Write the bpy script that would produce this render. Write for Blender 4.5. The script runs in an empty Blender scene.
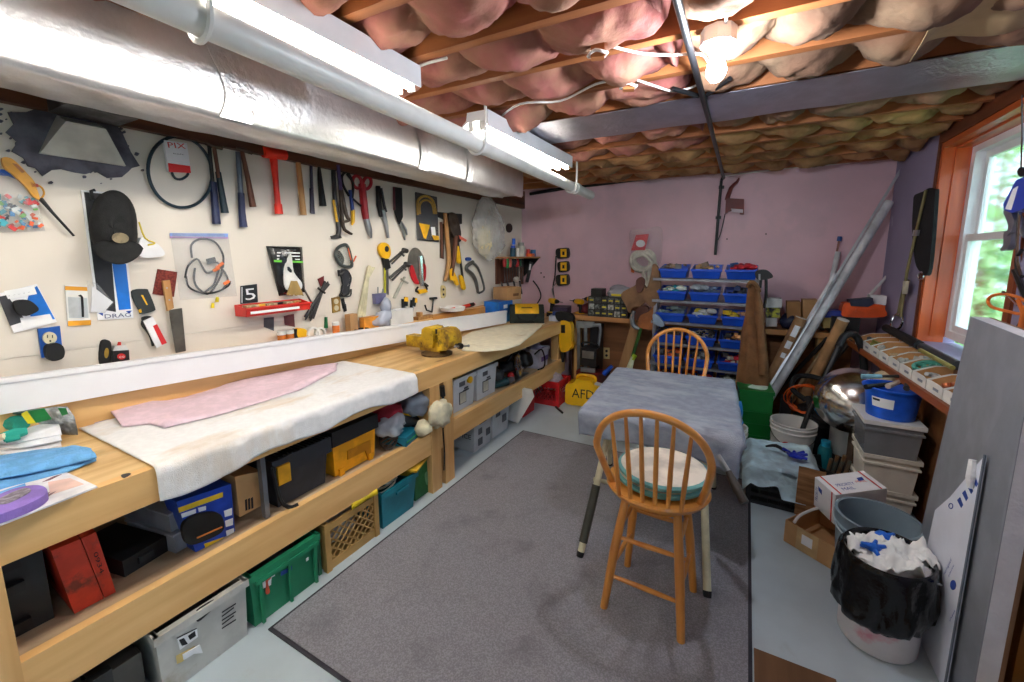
import bpy, bmesh, math, random
from mathutils import Vector, Matrix, noise
random.seed(7)
S = bpy.context.scene
COL = S.collection
V = Vector
# ------------------------------------------------------------------ camera, world, exposure
PX, PY, FL, HC = 520.0, 317.0, 418.0, 1.62
YAW = math.atan2(748 - PX, math.hypot(FL, PY - 255)); PIT = math.atan2(PY - 255, FL)
FW = V((-math.sin(YAW) * math.cos(PIT), math.cos(YAW) * math.cos(PIT), -math.sin(PIT)))
RT = V((math.cos(YAW), math.sin(YAW), 0)); UPV = RT.cross(FW); CAM = V((0, 0, HC))
cd = bpy.data.cameras.new('camera'); cam = bpy.data.objects.new('camera', cd); COL.objects.link(cam)
cd.sensor_width = 36; cd.lens = 36 * FL / 1024; cd.shift_x = (512 - PX) / 1024; cd.shift_y = (PY - 341) / 1024
cd.clip_start = .03; cd.clip_end = 200
R3 = Matrix((RT, UPV, -FW)).transposed(); cam.matrix_world = Matrix.Translation(CAM) @ R3.to_4x4()
S.camera = cam
S.view_settings.view_transform = 'Standard'; S.view_settings.look = 'None'
S.view_settings.gamma = 1; S.view_settings.use_curve_mapping = False
S.view_settings.exposure = 1.08
TUBE_E, BULB_E, SKY_E = 16.5, 300.0, 2.8
w = bpy.data.worlds.new('sky'); S.world = w; w.use_nodes = True
nt = w.node_tree; bg = nt.nodes['Background']; bg.inputs[0].default_value = (.64, .84, 1, 1); bg.inputs[1].default_value = SKY_E

XL, XR, YB, YF, ZC = -2.6, 1.08, 4.87, -1.6, 2.42   # room planes; ZC = underside of the joists
# ------------------------------------------------------------------ pixel -> point on a known plane
def ray(x, y): return FW * FL + RT * (x - PX) - UPV * (y - PY)
def FX(x, y, X): r = ray(x, y); return CAM + r * (X / r.x)
def FY(x, y, Y): r = ray(x, y); return CAM + r * (Y / r.y)
def FZ(x, y, Z=0): r = ray(x, y); return CAM + r * ((Z - HC) / r.z)
def LW(x, y, off=0): return FX(x, y, XL + off)        # on the left wall
def BW(x, y, off=0): return FY(x, y, YB - off)        # on the back wall
def RW(x, y, off=0): return FX(x, y, XR - off)        # on the right wall
# ------------------------------------------------------------------ materials
MATS = {}
def lin(c):
    out = []
    for v in c:
        v /= 255.0; out.append(v / 12.92 if v <= .04045 else ((v + .055) / 1.055) ** 2.4)
    return (*out, 1)
def M(name, rgb, rough=.5, metal=0, var=.12, scale=9, bump=0, bscale=80, rgb2=None, alpha=1, trans=0, lo=.42, hi=.62, coat=0, detail=4, stretch=None):
    if name in MATS: return MATS[name]
    m = bpy.data.materials.new(name); MATS[name] = m; m.use_nodes = True
    N, L = m.node_tree.nodes, m.node_tree.links; b = N['Principled BSDF']
    b.inputs['Roughness'].default_value = rough; b.inputs['Metallic'].default_value = metal
    b.inputs['Alpha'].default_value = alpha; b.inputs['Transmission Weight'].default_value = trans
    b.inputs['Coat Weight'].default_value = coat
    c = lin(rgb); c2 = lin(rgb2) if rgb2 else tuple(v * (1 - 2.2 * var) for v in c[:3]) + (1,)
    if rgb2 is None: c = tuple(min(1, v * (1 + .5 * var)) for v in c[:3]) + (1,)
    tc = N.new('ShaderNodeTexCoord'); mp = N.new('ShaderNodeMapping'); L.new(tc.outputs['Object'], mp.inputs[0])
    if stretch: mp.inputs['Scale'].default_value = stretch
    nz = N.new('ShaderNodeTexNoise'); nz.inputs['Scale'].default_value = scale; nz.inputs['Detail'].default_value = detail
    L.new(mp.outputs[0], nz.inputs['Vector'])
    rp = N.new('ShaderNodeValToRGB'); rp.color_ramp.elements[0].position = lo; rp.color_ramp.elements[1].position = hi
    rp.color_ramp.elements[0].color = c2; rp.color_ramp.elements[1].color = c
    L.new(nz.outputs[0], rp.inputs[0]); L.new(rp.outputs[0], b.inputs['Base Color'])
    if bump:
        nb = N.new('ShaderNodeTexNoise'); nb.inputs['Scale'].default_value = bscale; nb.inputs['Detail'].default_value = 5
        bp = N.new('ShaderNodeBump'); bp.inputs['Strength'].default_value = bump; bp.inputs['Distance'].default_value = .01
        L.new(mp.outputs[0], nb.inputs['Vector']); L.new(nb.outputs[0], bp.inputs['Height']); L.new(bp.outputs[0], b.inputs['Normal'])
    return m
def WOOD(name, rgb, rgb2, axis='Y', rough=.5, scale=14, knots=True, coat=0):
    if name in MATS: return MATS[name]
    st = {'X': (.08, 1, 1), 'Y': (1, .08, 1), 'Z': (1, 1, .08)}[axis]
    m = M(name, rgb, rough, rgb2=rgb2, scale=scale, stretch=st, lo=.3, hi=.7, detail=6, bump=.08, bscale=60, coat=coat)
    if knots:
        N, L = m.node_tree.nodes, m.node_tree.links; b = N['Principled BSDF']
        src = b.inputs['Base Color'].links[0].from_socket
        vo = N.new('ShaderNodeTexVoronoi'); vo.inputs['Scale'].default_value = 3.2
        tc = N.new('ShaderNodeTexCoord'); mp = N.new('ShaderNodeMapping'); mp.inputs['Scale'].default_value = tuple(.45 if v < 1 else 1.3 for v in st)
        L.new(tc.outputs['Object'], mp.inputs[0]); L.new(mp.outputs[0], vo.inputs['Vector'])
        r = N.new('ShaderNodeValToRGB'); r.color_ramp.elements[0].position = .02; r.color_ramp.elements[1].position = .09
        r.color_ramp.elements[0].color = (.25, .12, .05, 1); r.color_ramp.elements[1].color = (1, 1, 1, 1)
        mx = N.new('ShaderNodeMixRGB'); mx.blend_type = 'MULTIPLY'; mx.inputs[0].default_value = .8
        L.new(vo.outputs['Distance'], r.inputs[0]); L.new(src, mx.inputs[1]); L.new(r.outputs[0], mx.inputs[2]); L.new(mx.outputs[0], b.inputs['Base Color'])
    return m
def STAIN(m, rgb, scale=5, lo=.55, hi=.7, fac=.7, stretch=None):
    """dirt patches with a shape of their own over an existing material"""
    N, L = m.node_tree.nodes, m.node_tree.links; b = N['Principled BSDF']; src = b.inputs['Base Color'].links[0].from_socket
    tc = N.new('ShaderNodeTexCoord'); mp = N.new('ShaderNodeMapping'); mp.inputs['Location'].default_value = (3.1, 1.7, .4)
    if stretch: mp.inputs['Scale'].default_value = stretch
    nz = N.new('ShaderNodeTexNoise'); nz.inputs['Scale'].default_value = scale; nz.inputs['Detail'].default_value = 7; nz.inputs['Roughness'].default_value = .62
    L.new(tc.outputs['Object'], mp.inputs[0]); L.new(mp.outputs[0], nz.inputs['Vector'])
    r = N.new('ShaderNodeValToRGB'); r.color_ramp.elements[0].position = lo; r.color_ramp.elements[1].position = hi
    r.color_ramp.elements[0].color = (0, 0, 0, 1); r.color_ramp.elements[1].color = (fac, fac, fac, 1)
    mx = N.new('ShaderNodeMixRGB'); L.new(nz.outputs[0], r.inputs[0]); L.new(r.outputs[0], mx.inputs[0]); L.new(src, mx.inputs[1])
    mx.inputs[2].default_value = lin(rgb); L.new(mx.outputs[0], b.inputs['Base Color']); return m
def EMIT(name, rgb, e):
    m = M(name, rgb, .4, var=0); b = m.node_tree.nodes['Principled BSDF']
    b.inputs['Emission Color'].default_value = lin(rgb); b.inputs['Emission Strength'].default_value = e; return m
def CLEAR(name, rgb=(235, 240, 245), a=.25, rough=.15, bump=.35):
    return M(name, rgb, rough, alpha=a, var=.05, bump=bump, bscale=25)
# ------------------------------------------------------------------ mesh builder
def axes(n):
    n = n.normalized(); t = V((0, 0, 1)) if abs(n.z) < .9 else V((1, 0, 0)); u = t.cross(n).normalized(); return u, n.cross(u), n
class B:
    def __init__(s): s.bm = bmesh.new()
    def _add(s, verts, faces, bev=0, seg=2, ang=.5):
        vs = [s.bm.verts.new(v) for v in verts]; fs = []
        for f in faces:
            try: fs.append(s.bm.faces.new([vs[i] for i in f]))
            except ValueError: pass
        if bev:
            es = {e for f in fs for e in f.edges if len(e.link_faces) == 2 and e.calc_face_angle(0) > ang}
            if es: bmesh.ops.bevel(s.bm, geom=list(es), offset=bev, segments=seg, affect='EDGES', profile=.5)
        return s
    def box(s, c, d, R=None, bev=0, taper=1.0, seg=2):
        """c centre, d full sizes, R 3x3 rotation (or z-angle), taper: scale of the bottom face"""
        c = V(c); h = [x / 2 for x in d]
        if R is None: R = Matrix.Identity(3)
        elif isinstance(R, (int, float)): R = Matrix.Rotation(R, 3, 'Z')
        vs = []
        for z in (-1, 1):
            k = taper if z < 0 else 1
            for x, y in ((-1, -1), (1, -1), (1, 1), (-1, 1)): vs.append(c + R @ V((x * h[0] * k, y * h[1] * k, z * h[2])))
        return s._add(vs, [(3, 2, 1, 0), (4, 5, 6, 7), (0, 1, 5, 4), (1, 2, 6, 5), (2, 3, 7, 6), (3, 0, 4, 7)], bev, seg)
    def span(s, a, b, bev=0, taper=1.0): 
        a, b = V(a), V(b); return s.box((a + b) / 2, [abs(b[i] - a[i]) for i in range(3)], None, bev, taper)
    def prism(s, pts, vec, bev=0, seg=2):
        """pts: outline of the front; vec: from the front to the back"""
        pts = [V(p) for p in pts]; n = len(pts); vec = V(vec)
        nr = V((0, 0, 0))
        for i in range(n): a, b = pts[i], pts[(i + 1) % n]; nr += a.cross(b)
        if nr.dot(vec) > 0: pts.reverse()
        vs = pts + [p + vec for p in pts]
        fs = [tuple(range(n)), tuple(range(2 * n - 1, n - 1, -1))] + [((i + 1) % n, i, n + i, n + (i + 1) % n) for i in range(n)]
        return s._add(vs, fs, bev, seg)
    def tube(s, pts, r, n=8, smooth=0, closed=False, caps=True):
        pts = [V(p) for p in pts]
        rs = list(r) if isinstance(r, (list, tuple)) else [r] * len(pts)
        if smooth and len(pts) > 2:
            P, Q, m = [], [], len(pts); rng = range(m if closed else m - 1)
            for i in rng:
                if closed: a, b, c, d = pts[i - 1], pts[i], pts[(i + 1) % m], pts[(i + 2) % m]
                else: a, b, c, d = pts[max(i - 1, 0)], pts[i], pts[i + 1], pts[min(i + 2, m - 1)]
                for k in range(smooth):
                    t = k / smooth
                    P.append(.5 * ((2 * b) + (c - a) * t + (2 * a - 5 * b + 4 * c - d) * t * t + (3 * b - a - 3 * c + d) * t ** 3))
                    Q.append(rs[i] * (1 - t) + rs[(i + 1) % m] * t)
            if not closed: P.append(pts[-1]); Q.append(rs[-1])
            pts, rs = P, Q
        m = len(pts); rings = []; u = None
        for i, p in enumerate(pts):
            if closed: d = pts[(i + 1) % m] - pts[i - 1]
            else: d = pts[min(i + 1, m - 1)] - pts[max(i - 1, 0)]
            if d.length < 1e-9: d = V((0, 0, 1))
            d.normalize()
            if u is None: u = axes(d)[0]
            u = (u - d * u.dot(d))
            if u.length < 1e-6: u = axes(d)[0]
            u.normalize(); v = d.cross(u)
            rings.append([s.bm.verts.new(p + (u * math.cos(a) + v * math.sin(a)) * rs[i]) for a in (2 * math.pi * k / n for k in range(n))])
        for i in range(m if closed else m - 1):
            A, C = rings[i], rings[(i + 1) % m]
            for k in range(n): s.bm.faces.new((A[k], A[(k + 1) % n], C[(k + 1) % n], C[k]))
        if caps and not closed: s.bm.faces.new(rings[0][::-1]); s.bm.faces.new(rings[-1])
        return s
    def lathe(s, prof, o=(0, 0, 0), ax=(0, 0, 1), n=24, sx=1, sy=1, u=None):
        """prof: [(radius, height)] from the bottom, r=0 closes"""
        o = V(o); U, W, A = axes(V(ax))
        if u is not None: U = V(u).normalized(); W = A.cross(U)
        rings = []
        for r, h in prof:
            if r < 1e-6: rings.append([s.bm.verts.new(o + A * h)])
            else: rings.append([s.bm.verts.new(o + A * h + U * (r * sx * math.cos(2 * math.pi * k / n)) + W * (r * sy * math.sin(2 * math.pi * k / n))) for k in range(n)])
        for a, c in zip(rings, rings[1:]):
            for k in range(n):
                k2 = (k + 1) % n
                if len(a) == 1 and len(c) == 1: break
                if len(a) == 1: s.bm.faces.new((a[0], c[k2], c[k]))
                elif len(c) == 1: s.bm.faces.new((a[k], a[k2], c[0]))
                else: s.bm.faces.new((a[k], a[k2], c[k2], c[k]))
        return s
    def grid(s, f, nu, nv, thick=0):
        """f(u,v) -> point, u,v in 0..1; thick extrudes along the normals for cloth and sheets"""
        g = [[s.bm.verts.new(f(i / nu, j / nv)) for j in range(nv + 1)] for i in range(nu + 1)]
        fs = [s.bm.faces.new((g[i][j], g[i + 1][j], g[i + 1][j + 1], g[i][j + 1])) for i in range(nu) for j in range(nv)]
        if thick:
            s.bm.normal_update()
            bmesh.ops.solidify(s.bm, geom=fs, thickness=thick)
        return s
    def blob(s, c, rad, seed=0, amp=.25, freq=2.0, sub=2, flat=None, R=None):
        c = V(c); t = bmesh.new(); bmesh.ops.create_icosphere(t, subdivisions=sub, radius=1)
        mp = {}
        for v in t.verts:
            p = v.co.copy(); k = 1 + amp * noise.noise(p * freq + V((seed * 7.3, seed * 3.1, seed)))
            q = V((p.x * rad[0] * k, p.y * rad[1] * k, p.z * rad[2] * k))
            if R is not None: q = R @ q
            q = c + q
            if flat is not None and q.z < flat: q.z = flat
            mp[v] = s.bm.verts.new(q)
        for f in t.faces: s.bm.faces.new([mp[v] for v in f.verts])
        t.free(); return s
    # ---- linking
    def mesh(s, name, mat, origin, ang=40):
        bmesh.ops.recalc_face_normals(s.bm, faces=s.bm.faces[:])
        for v in s.bm.verts: v.co -= origin
        me = bpy.data.meshes.new(name); s.bm.to_mesh(me); s.bm.free()
        me.materials.append(mat); me.shade_smooth(); me.set_sharp_from_angle(angle=math.radians(ang)); return me
    def part(s, name, mat, parent, label=None, ang=40):
        o = bpy.data.objects.new(name, s.mesh(name, mat, wpos(parent), ang)); COL.objects.link(o); o.parent = parent
        if label: o['label'] = label
        return o
    def solo(s, name, mat, label, cat, group=None, kind=None, ang=40):
        xs = [v.co.copy() for v in s.bm.verts]
        lo = V([min(p[i] for p in xs) for i in range(3)]); hi = V([max(p[i] for p in xs) for i in range(3)])
        org = V(((lo.x + hi.x) / 2, (lo.y + hi.y) / 2, lo.z))
        o = bpy.data.objects.new(name, s.mesh(name, mat, org, ang)); o.location = org; COL.objects.link(o)
        return tag(o, label, cat, group, kind)
    def struct(s, name, mat, ang=40):
        o = bpy.data.objects.new(name, s.mesh(name, mat, V((0, 0, 0)), ang)); COL.objects.link(o); o['kind'] = 'structure'; return o
def wpos(o):
    p = V((0, 0, 0))
    while o: p += o.location; o = o.parent
    return p
def tag(o, label, cat, group=None, kind=None):
    o['label'] = label; o['category'] = cat
    if group: o['group'] = group
    if kind: o['kind'] = kind
    return o
def thing(name, label, cat, loc, group=None):
    o = bpy.data.objects.new(name, None); COL.objects.link(o); o.location = V(loc); o.empty_display_size = .02
    return tag(o, label, cat, group)
def dup(root, loc, label=None, rz=0, group=None):
    r = root.copy(); COL.objects.link(r); r.location = V(loc); r.rotation_euler = (0, 0, rz)
    if label: r['label'] = label
    if group: r['group'] = group
    for ch in list(root.children):
        c = ch.copy(); COL.objects.link(c); c.parent = r
        for g in list(ch.children):
            d = g.copy(); COL.objects.link(d); d.parent = c
    return r
def text(s, o, right, up, h, mat, parent, name='lettering', width=None, lift=.0012):
    """real lettering lying on a surface: o = lower left corner, h = capital height"""
    cu = bpy.data.curves.new('t', 'FONT'); cu.body = s; cu.size = 1; cu.extrude = .01; cu.resolution_u = 2
    t = bpy.data.objects.new('t', cu); COL.objects.link(t); bpy.context.view_layer.update()
    me = bpy.data.meshes.new_from_object(t.evaluated_get(bpy.context.evaluated_depsgraph_get()))
    bpy.data.objects.remove(t); bpy.data.curves.remove(cu)
    right, up = V(right).normalized(), V(up).normalized(); nr = right.cross(up)
    k = h / .69; x1 = max(v.co.x for v in me.vertices); kx = (width / x1) if width else k; base = wpos(parent)
    for v in me.vertices:
        v.co = V(o) + right * (v.co.x * kx) + up * (v.co.y * k) + nr * (lift * .5 + .05 * lift * (v.co.z > 0)) - base
    me.materials.clear(); me.materials.append(mat); me.name = name
    ob = bpy.data.objects.new(name, me); COL.objects.link(ob); ob.parent = parent; return ob
def smooth_pts(pts, k=4):
    P, m = [], len(pts)
    for i in range(m):
        a, b, c, d = [V(pts[(i + j) % m]) for j in (-1, 0, 1, 2)]
        for q in range(k):
            t = q / k; P.append(.5 * ((2 * b) + (c - a) * t + (2 * a - 5 * b + 4 * c - d) * t * t + (3 * b - a - 3 * c + d) * t ** 3))
    return P
def lab(o, label):
    o['label'] = label; return o
# ------------------------------------------------------------------ palette
wood_y = WOOD('bench pine along', (240, 198, 134), (216, 162, 96), 'Y')
wood_z = WOOD('bench pine upright', (238, 196, 134), (212, 158, 94), 'Z')
wood_top = STAIN(WOOD('worn bench top', (232, 198, 140), (196, 152, 92), 'Y', scale=18), (120, 92, 58), 4, .56, .75, .6)
joist_m = WOOD('joist spruce', (186, 116, 64), (140, 80, 40), 'X', .65)
beam_m = WOOD('dark sill beam', (112, 66, 36), (66, 36, 20), 'Y', .6, knots=False)
orange_z = WOOD('stained cedar upright', (222, 104, 44), (176, 72, 24), 'Z', .4, coat=.2)
orange_y = WOOD('stained cedar along', (216, 102, 44), (160, 64, 22), 'Y', .4, coat=.2)
brown_z = WOOD('brown stud', (128, 62, 26), (84, 38, 16), 'Z', .55, knots=False)
ply = WOOD('bench plywood', (150, 98, 56), (112, 70, 38), 'X', .6, knots=False)
white_en = M('white enamel', (236, 236, 238), .3, var=.02)
white_pl = M('white plastic', (232, 231, 226), .4, var=.03)
black_pl = M('black plastic', (26, 26, 28), .42, var=.1)
black_rub = M('black rubber', (20, 20, 21), .7, var=.1)
dark_grey = M('dark grey plastic', (52, 54, 58), .5)
steel = M('steel', (170, 172, 175), .32, .9, var=.08)
dark_steel = M('dark steel', (72, 70, 70), .45, .8, var=.15)
chrome = M('chrome', (215, 215, 218), .15, 1, var=.03)
foil = M('foil wrap', (206, 206, 208), .36, .85, var=.04, bump=.22, bscale=45)
foil_m2 = M('foil joist panning', (190, 188, 200), .34, .85, var=.05, bump=.5, bscale=55)
yellow_pl = M('yellow plastic', (244, 186, 20), .42, var=.05)
orange_pl = M('orange plastic', (244, 110, 30), .42, var=.05)
red_pl = M('red plastic', (224, 44, 34), .4, var=.05)
blue_pl = M('blue plastic', (18, 78, 190), .4, var=.05)
green_pl = M('green plastic', (24, 128, 84), .45, var=.06)
white_paper = M('white paper', (238, 238, 240), .8, var=.03)
kraft = M('cardboard', (190, 146, 98), .8, var=.06)
kraft_d = M('brown cardboard inside', (158, 112, 68), .85, var=.08)
black_ink = M('black ink', (22, 22, 26), .6, var=0)
red_ink = M('red ink', (206, 34, 36), .5, var=0)
blue_ink = M('blue ink', (30, 70, 160), .5, var=0)
white_ink = M('white ink', (240, 240, 240), .5, var=0)
clear_bag = CLEAR('clear bag film', (236, 240, 244), .11)
grey_bag = CLEAR('grey bag film', (196, 204, 214), .62, .2, .5)
# ------------------------------------------------------------------ room shell
floor_m = STAIN(M('painted concrete', (188, 202, 209), .38, var=.04, scale=3, bump=.05, bscale=30), (150, 150, 146), 6, .6, .75, .35)
wl_m = M('painted white board', (226, 217, 204), .5, var=.015, scale=2)
wb_m = STAIN(M('pink painted wall', (226, 188, 198), .6, var=.04, scale=1.3), (206, 176, 186), 3, .5, .62, .5)
wr_m = STAIN(M('purple painted wall', (150, 142, 172), .6, var=.04, scale=2), (196, 194, 206), 5, .66, .7, .45, (1, 1, .5))
B().span((XL - .3, YF - .2, -.12), (XR + .5, YB + .3, 0)).struct('floor', floor_m)
zs = 1.205
wl = B().span((XL - .14, YF, 0), (XL, YB, zs - .0015)).span((XL - .14, YF, zs + .0015), (XL, YB, 2.7)).span((XL - .15, YF, zs - .01), (XL - .004, YB, zs + .01)).struct('wall_left', wl_m)
B().span((XL - .15, YB, 0), (XR + .2, YB + .15, 2.7)).struct('wall_back', wb_m)
B().span((XL - .15, YF - .15, 0), (XR + .3, YF, 2.7)).struct('wall_front', M('front wall paint', (210, 204, 204), .6))
WY0, WY1, WZ0, WZ1 = 2.78, 3.83, 1.07, 2.31
rw = B()
rw.span((XR, WY1 + .04, 0), (XR + .2, YB, 2.7)).span((XR, -.25, 0), (XR + .2, WY0 - .05, 2.7)).span((XR, YF, 0), (XR + .2, -1.45, 2.7)).span((XR, -1.45, 0), (XR + .2, -.25, .95)).span((XR, -1.45, 2.3), (XR + .2, -.25, 2.7))
rw.span((XR, WY0 - .05, 0), (XR + .2, WY1 + .04, WZ0 - .04)).span((XR + .02, WY0 - .05, WZ1 + .2), (XR + .2, WY1 + .04, 2.7)).struct('wall_right', wr_m)
B().span((XL - .15, YF - .15, 2.68), (XR + .3, YB + .15, 2.74)).struct('ceiling', M('subfloor boards', (120, 84, 54), .8))
B().span((XL + .001, YF, 2.205), (XL + .045, YB - .001, 2.42), .004).struct('trim_1', beam_m)
# window jamb, header, sash
B().span((XR - .004, WY1, WZ0 - .04), (XR + .13, WY1 + .035, WZ1 + .04)).span((XR + .055, WY1 - .012, WZ0), (XR + .13, WY1, WZ1)).struct('trim_2', orange_z)
B().span((XR - .012, WY1 + .035, .95), (XR + .1, WY1 + .075, 2.42)).struct('trim_3', brown_z)
B().span((XR - .004, WY0 - .04, WZ1), (XR + .13, WY1, WZ1 + .035)).span((XR + .055, WY0, WZ1 - .012), (XR + .13, WY1 - .012, WZ1)).struct('trim_4', orange_y)
B().span((XR - .012, WY0 - 1.2, WZ1 + .036), (XR + .1, WY1 + .034, 2.67)).struct('trim_5', WOOD('brown header', (112, 54, 24), (76, 36, 16), 'Y', .55, knots=False))
B().span((XR - .012, WY0 - .05, .95), (XR + .13, WY0, WZ1)).struct('trim_6', WOOD('brown cedar post', (150, 74, 32), (110, 50, 20), 'Z', .5, knots=False))
fx = XR + .135
wf = B()
def ring(b, x0, x1, y0, y1, z0, z1, t):
    b.span((x0, y0, z0), (x1, y1, z0 + t), .003).span((x0, y0, z1 - t), (x1, y1, z1), .003)
    b.span((x0, y0, z0 + t), (x1, y0 + t, z1 - t), .003).span((x0, y1 - t, z0 + t), (x1, y1, z1 - t), .003)
ring(wf, fx, fx + .09, WY0, WY1, WZ0, WZ1, .05)
ring(wf, fx + .012, fx + .045, WY0 + .05, WY1 - .05, WZ0 + .05, 1.75, .042)
ring(wf, fx + .05, fx + .08, WY0 + .05, WY1 - .05, 1.71, WZ1 - .05, .042)
wo = wf.struct('window_1', white_en)
w2 = B(); ring(w2, XR + .08, XR + .14, -1.45, -.25, .95, 2.3, .06); w2o = w2.struct('added_window', white_en)  # added window behind the camera, unseen, brings in bluish daylight
gm = M('window glass', (240, 250, 246), .05, trans=1, var=0); gm.node_tree.nodes['Principled BSDF'].inputs['IOR'].default_value = 1.3
B().span((XR + .105, -1.4, 1.0), (XR + .107, -.3, 2.25)).part('pane', gm, w2o)
B().span((fx + .028, WY0 + .09, WZ0 + .09), (fx + .030, WY1 - .09, 1.71)).part('pane', gm, wo)
B().span((fx + .064, WY0 + .09, 1.75), (fx + .066, WY1 - .09, WZ1 - .09)).part('pane', gm, wo)
B().box((fx + .02, WY1 - .035, 2.08), (.012, .02, .03), None, .003).part('latch', dark_steel, wo)
# garden outside the window
B().span((XR + .5, -4, .4), (14, 16, .45)).struct('ground', M('garden lawn', (120, 170, 90), .9, var=.2, scale=3))
random.seed(3)
leafm = [M('light leaves', (150, 190, 110), .6, var=.2, scale=3), M('bright leaves', (176, 206, 140), .6, var=.2, scale=3), M('deep leaves', (96, 146, 84), .6, var=.2, scale=3)]
for i, (x, y, z, r, n) in enumerate([(3.7, 10.4, 2.7, 2.2, 2600), (2.75, 7.9, 1.25, .8, 900), (6.2, 15.4, 3.6, 3.0, 2400), (3.9, 8.3, 1.5, .9, 900), (2.2, 6.2, .95, .45, 500)]):
    t = thing('garden_bush', ['broad green bush outside the window, behind the blue hoist', 'low leafy shrub close outside the window pane', 'tall pale tree farthest outside the window', 'green bush outside by the window jamb', 'small shrub outside low behind the window sill'][i], 'bush', (x, y, .45))
    b = B()
    for k in range(n):
        a = random.uniform(0, 6.28); c = random.uniform(-1, 1); rr = r * random.uniform(.55, 1); q = math.sqrt(1 - c * c)
        p = V((x + rr * q * math.cos(a), y + rr * q * math.sin(a), z + rr * c * .9))
        if p.z < .5: p.z = .5 + random.random() * .4
        u = V((random.gauss(0, 1), random.gauss(0, 1), random.gauss(0, 1))).normalized(); s2 = axes(u)[0]; L_ = random.uniform(.05, .11) * (.7 + .35 * r)
        b._add([p - u * L_, p + s2 * L_ * .45, p + u * L_, p - s2 * L_ * .45], [(0, 1, 2, 3)])
    b.part('foliage', leafm[i % 3], t)
    B().tube([(x, y, .45), (x + .05, y, z - r * .3), (x, y + .05, z + r * .4)], [.06, .05, .02], 6).part('trunk', brown_z, t)
# ------------------------------------------------------------------ joists, insulation, foil
JY = [-1.2, -.8, -.4, 0, .38, .74, 1.08, 1.42, 1.74, 2.08, 2.42, 2.83, 3.2, 3.56, 3.92, 4.3, 4.7]
for i, y in enumerate(JY):
    B().span((XL, y, ZC), (XR + (.0 if y > 2.7 else .02), y + .045, 2.68), .003).struct('trim_%d' % (i + 10), joist_m)
ins_p = STAIN(M('pink glass wool', (186, 110, 104), .95, var=.1, scale=5, rgb2=(122, 68, 60), lo=.35, hi=.65, bump=.6, bscale=22), (170, 134, 100), 2.2, .42, .62, .75)
ins_t = STAIN(M('dirty glass wool', (164, 120, 92), .95, var=.1, scale=4, rgb2=(96, 70, 52), lo=.3, hi=.7, bump=.6, bscale=22), (144, 120, 92), 2.6, .45, .62, .7)
ins_y = STAIN(M('yellowed glass wool', (196, 146, 98), .95, var=.1, scale=4, rgb2=(124, 84, 50), lo=.3, hi=.7, bump=.6, bscale=22), (120, 96, 66), 3, .5, .66, .7)
def batt(x0, x1, y0, y1, seed, m, label, sag=.1, lump=.42):
    def f(u, v):
        x, y = x0 + (x1 - x0) * u, y0 + (y1 - y0) * v
        c = x / lump + .28 * noise.noise(V((x * 2, y * 3, seed))) + .5 * (v - .5) * math.sin(seed); e = c - math.floor(c)
        pil = (max(0, math.sin(math.pi * e))) ** .45
        edge = (max(0, math.sin(math.pi * v))) ** .4
        wx, wy = x + .06 * noise.noise(V((x * 4, y * 4, seed + 9))), y + .05 * noise.noise(V((x * 4, y * 4, seed + 4)))
        n = abs(noise.noise(V((wx * 2.8, wy * 3.2, seed * 1.7)))) * .08 + abs(noise.noise(V((wx * 7, wy * 8, seed)))) * .04 + abs(noise.noise(V((wx * 17, wy * 19, seed)))) * .014
        z = ZC + .15 - sag * (.35 + .65 * pil) * (.25 + .75 * edge) - n * (.4 + .6 * edge) - .006 * random.random()
        if u in (0, 1): z = ZC + .16
        return V((x, y, min(z, 2.66)))
    nu = int((x1 - x0) / .018); b = B().grid(f, nu, 18)
    return b.solo('insulation_batt', m, label, 'insulation', ang=180)
names = ['over the long fluorescent lamp', 'past the end of the long fluorescent lamp', 'one bay before the bare bulb', 'in the bay just before the bare bulb', 'in the bay above the bare bulb', 'in the bay just before the foil strip', None, 'in the first bay beyond the foil strip', 'in the second bay beyond the foil strip', 'in the third bay beyond the foil strip', 'in the bay second from the pink wall', 'in the bay against the pink wall']
random.seed(11)
for i in range(4, 16):
    nm = names[i - 4]
    if nm is None: continue
    y0, y1 = JY[i] + .046, JY[i + 1] - .001; far = i >= 11
    batt(XL + .45, -.3, y0, y1, i * 1.3 + 1, ins_y if i > 12 else ins_p, 'pinkish insulation left of the conduit ' + nm, .14 if far else .16, .36)
    batt(-.28, XR - .01, y0, y1, i * 2.1 + 5, ins_y if i > 11 else ins_t, 'tan insulation right of the conduit ' + nm, .14 if far else .16, .3)
def strip(u, v):
    x, y = -1.75 + (XR + 1.74) * u, 2.40 + .46 * v
    return V((x, y, ZC - .012 - .006 * noise.noise(V((x * 3, y * 6, 2))) - .012 * math.sin(math.pi * v)))
B().grid(strip, 90, 14, .004).solo('foil_panning', foil_m2, 'silvery foil strip stapled across two joists beyond the bulb', 'foil sheet')
def vap(u, v):
    xa, ya = 944 + 96 * u, 0 - 30 * u; xb, yb = 911 + 120 * u, 45 - 20 * u + 8 * (u - .5) ** 2
    p = FZ(xa + (xb - xa) * v, ya + (yb - ya) * v, ZC - .02); p.z -= .05 * max(0, .12 - u) / .12 * v + .012 * math.sin(u * 7 + v * 3) * v; return p
B().grid(vap, 24, 8, .002).solo('kraft_facing_sheet', M('kraft facing', (196, 164, 118), .8, var=.05), 'tan paper insulation facing hanging loose above the window', 'paper')
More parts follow.
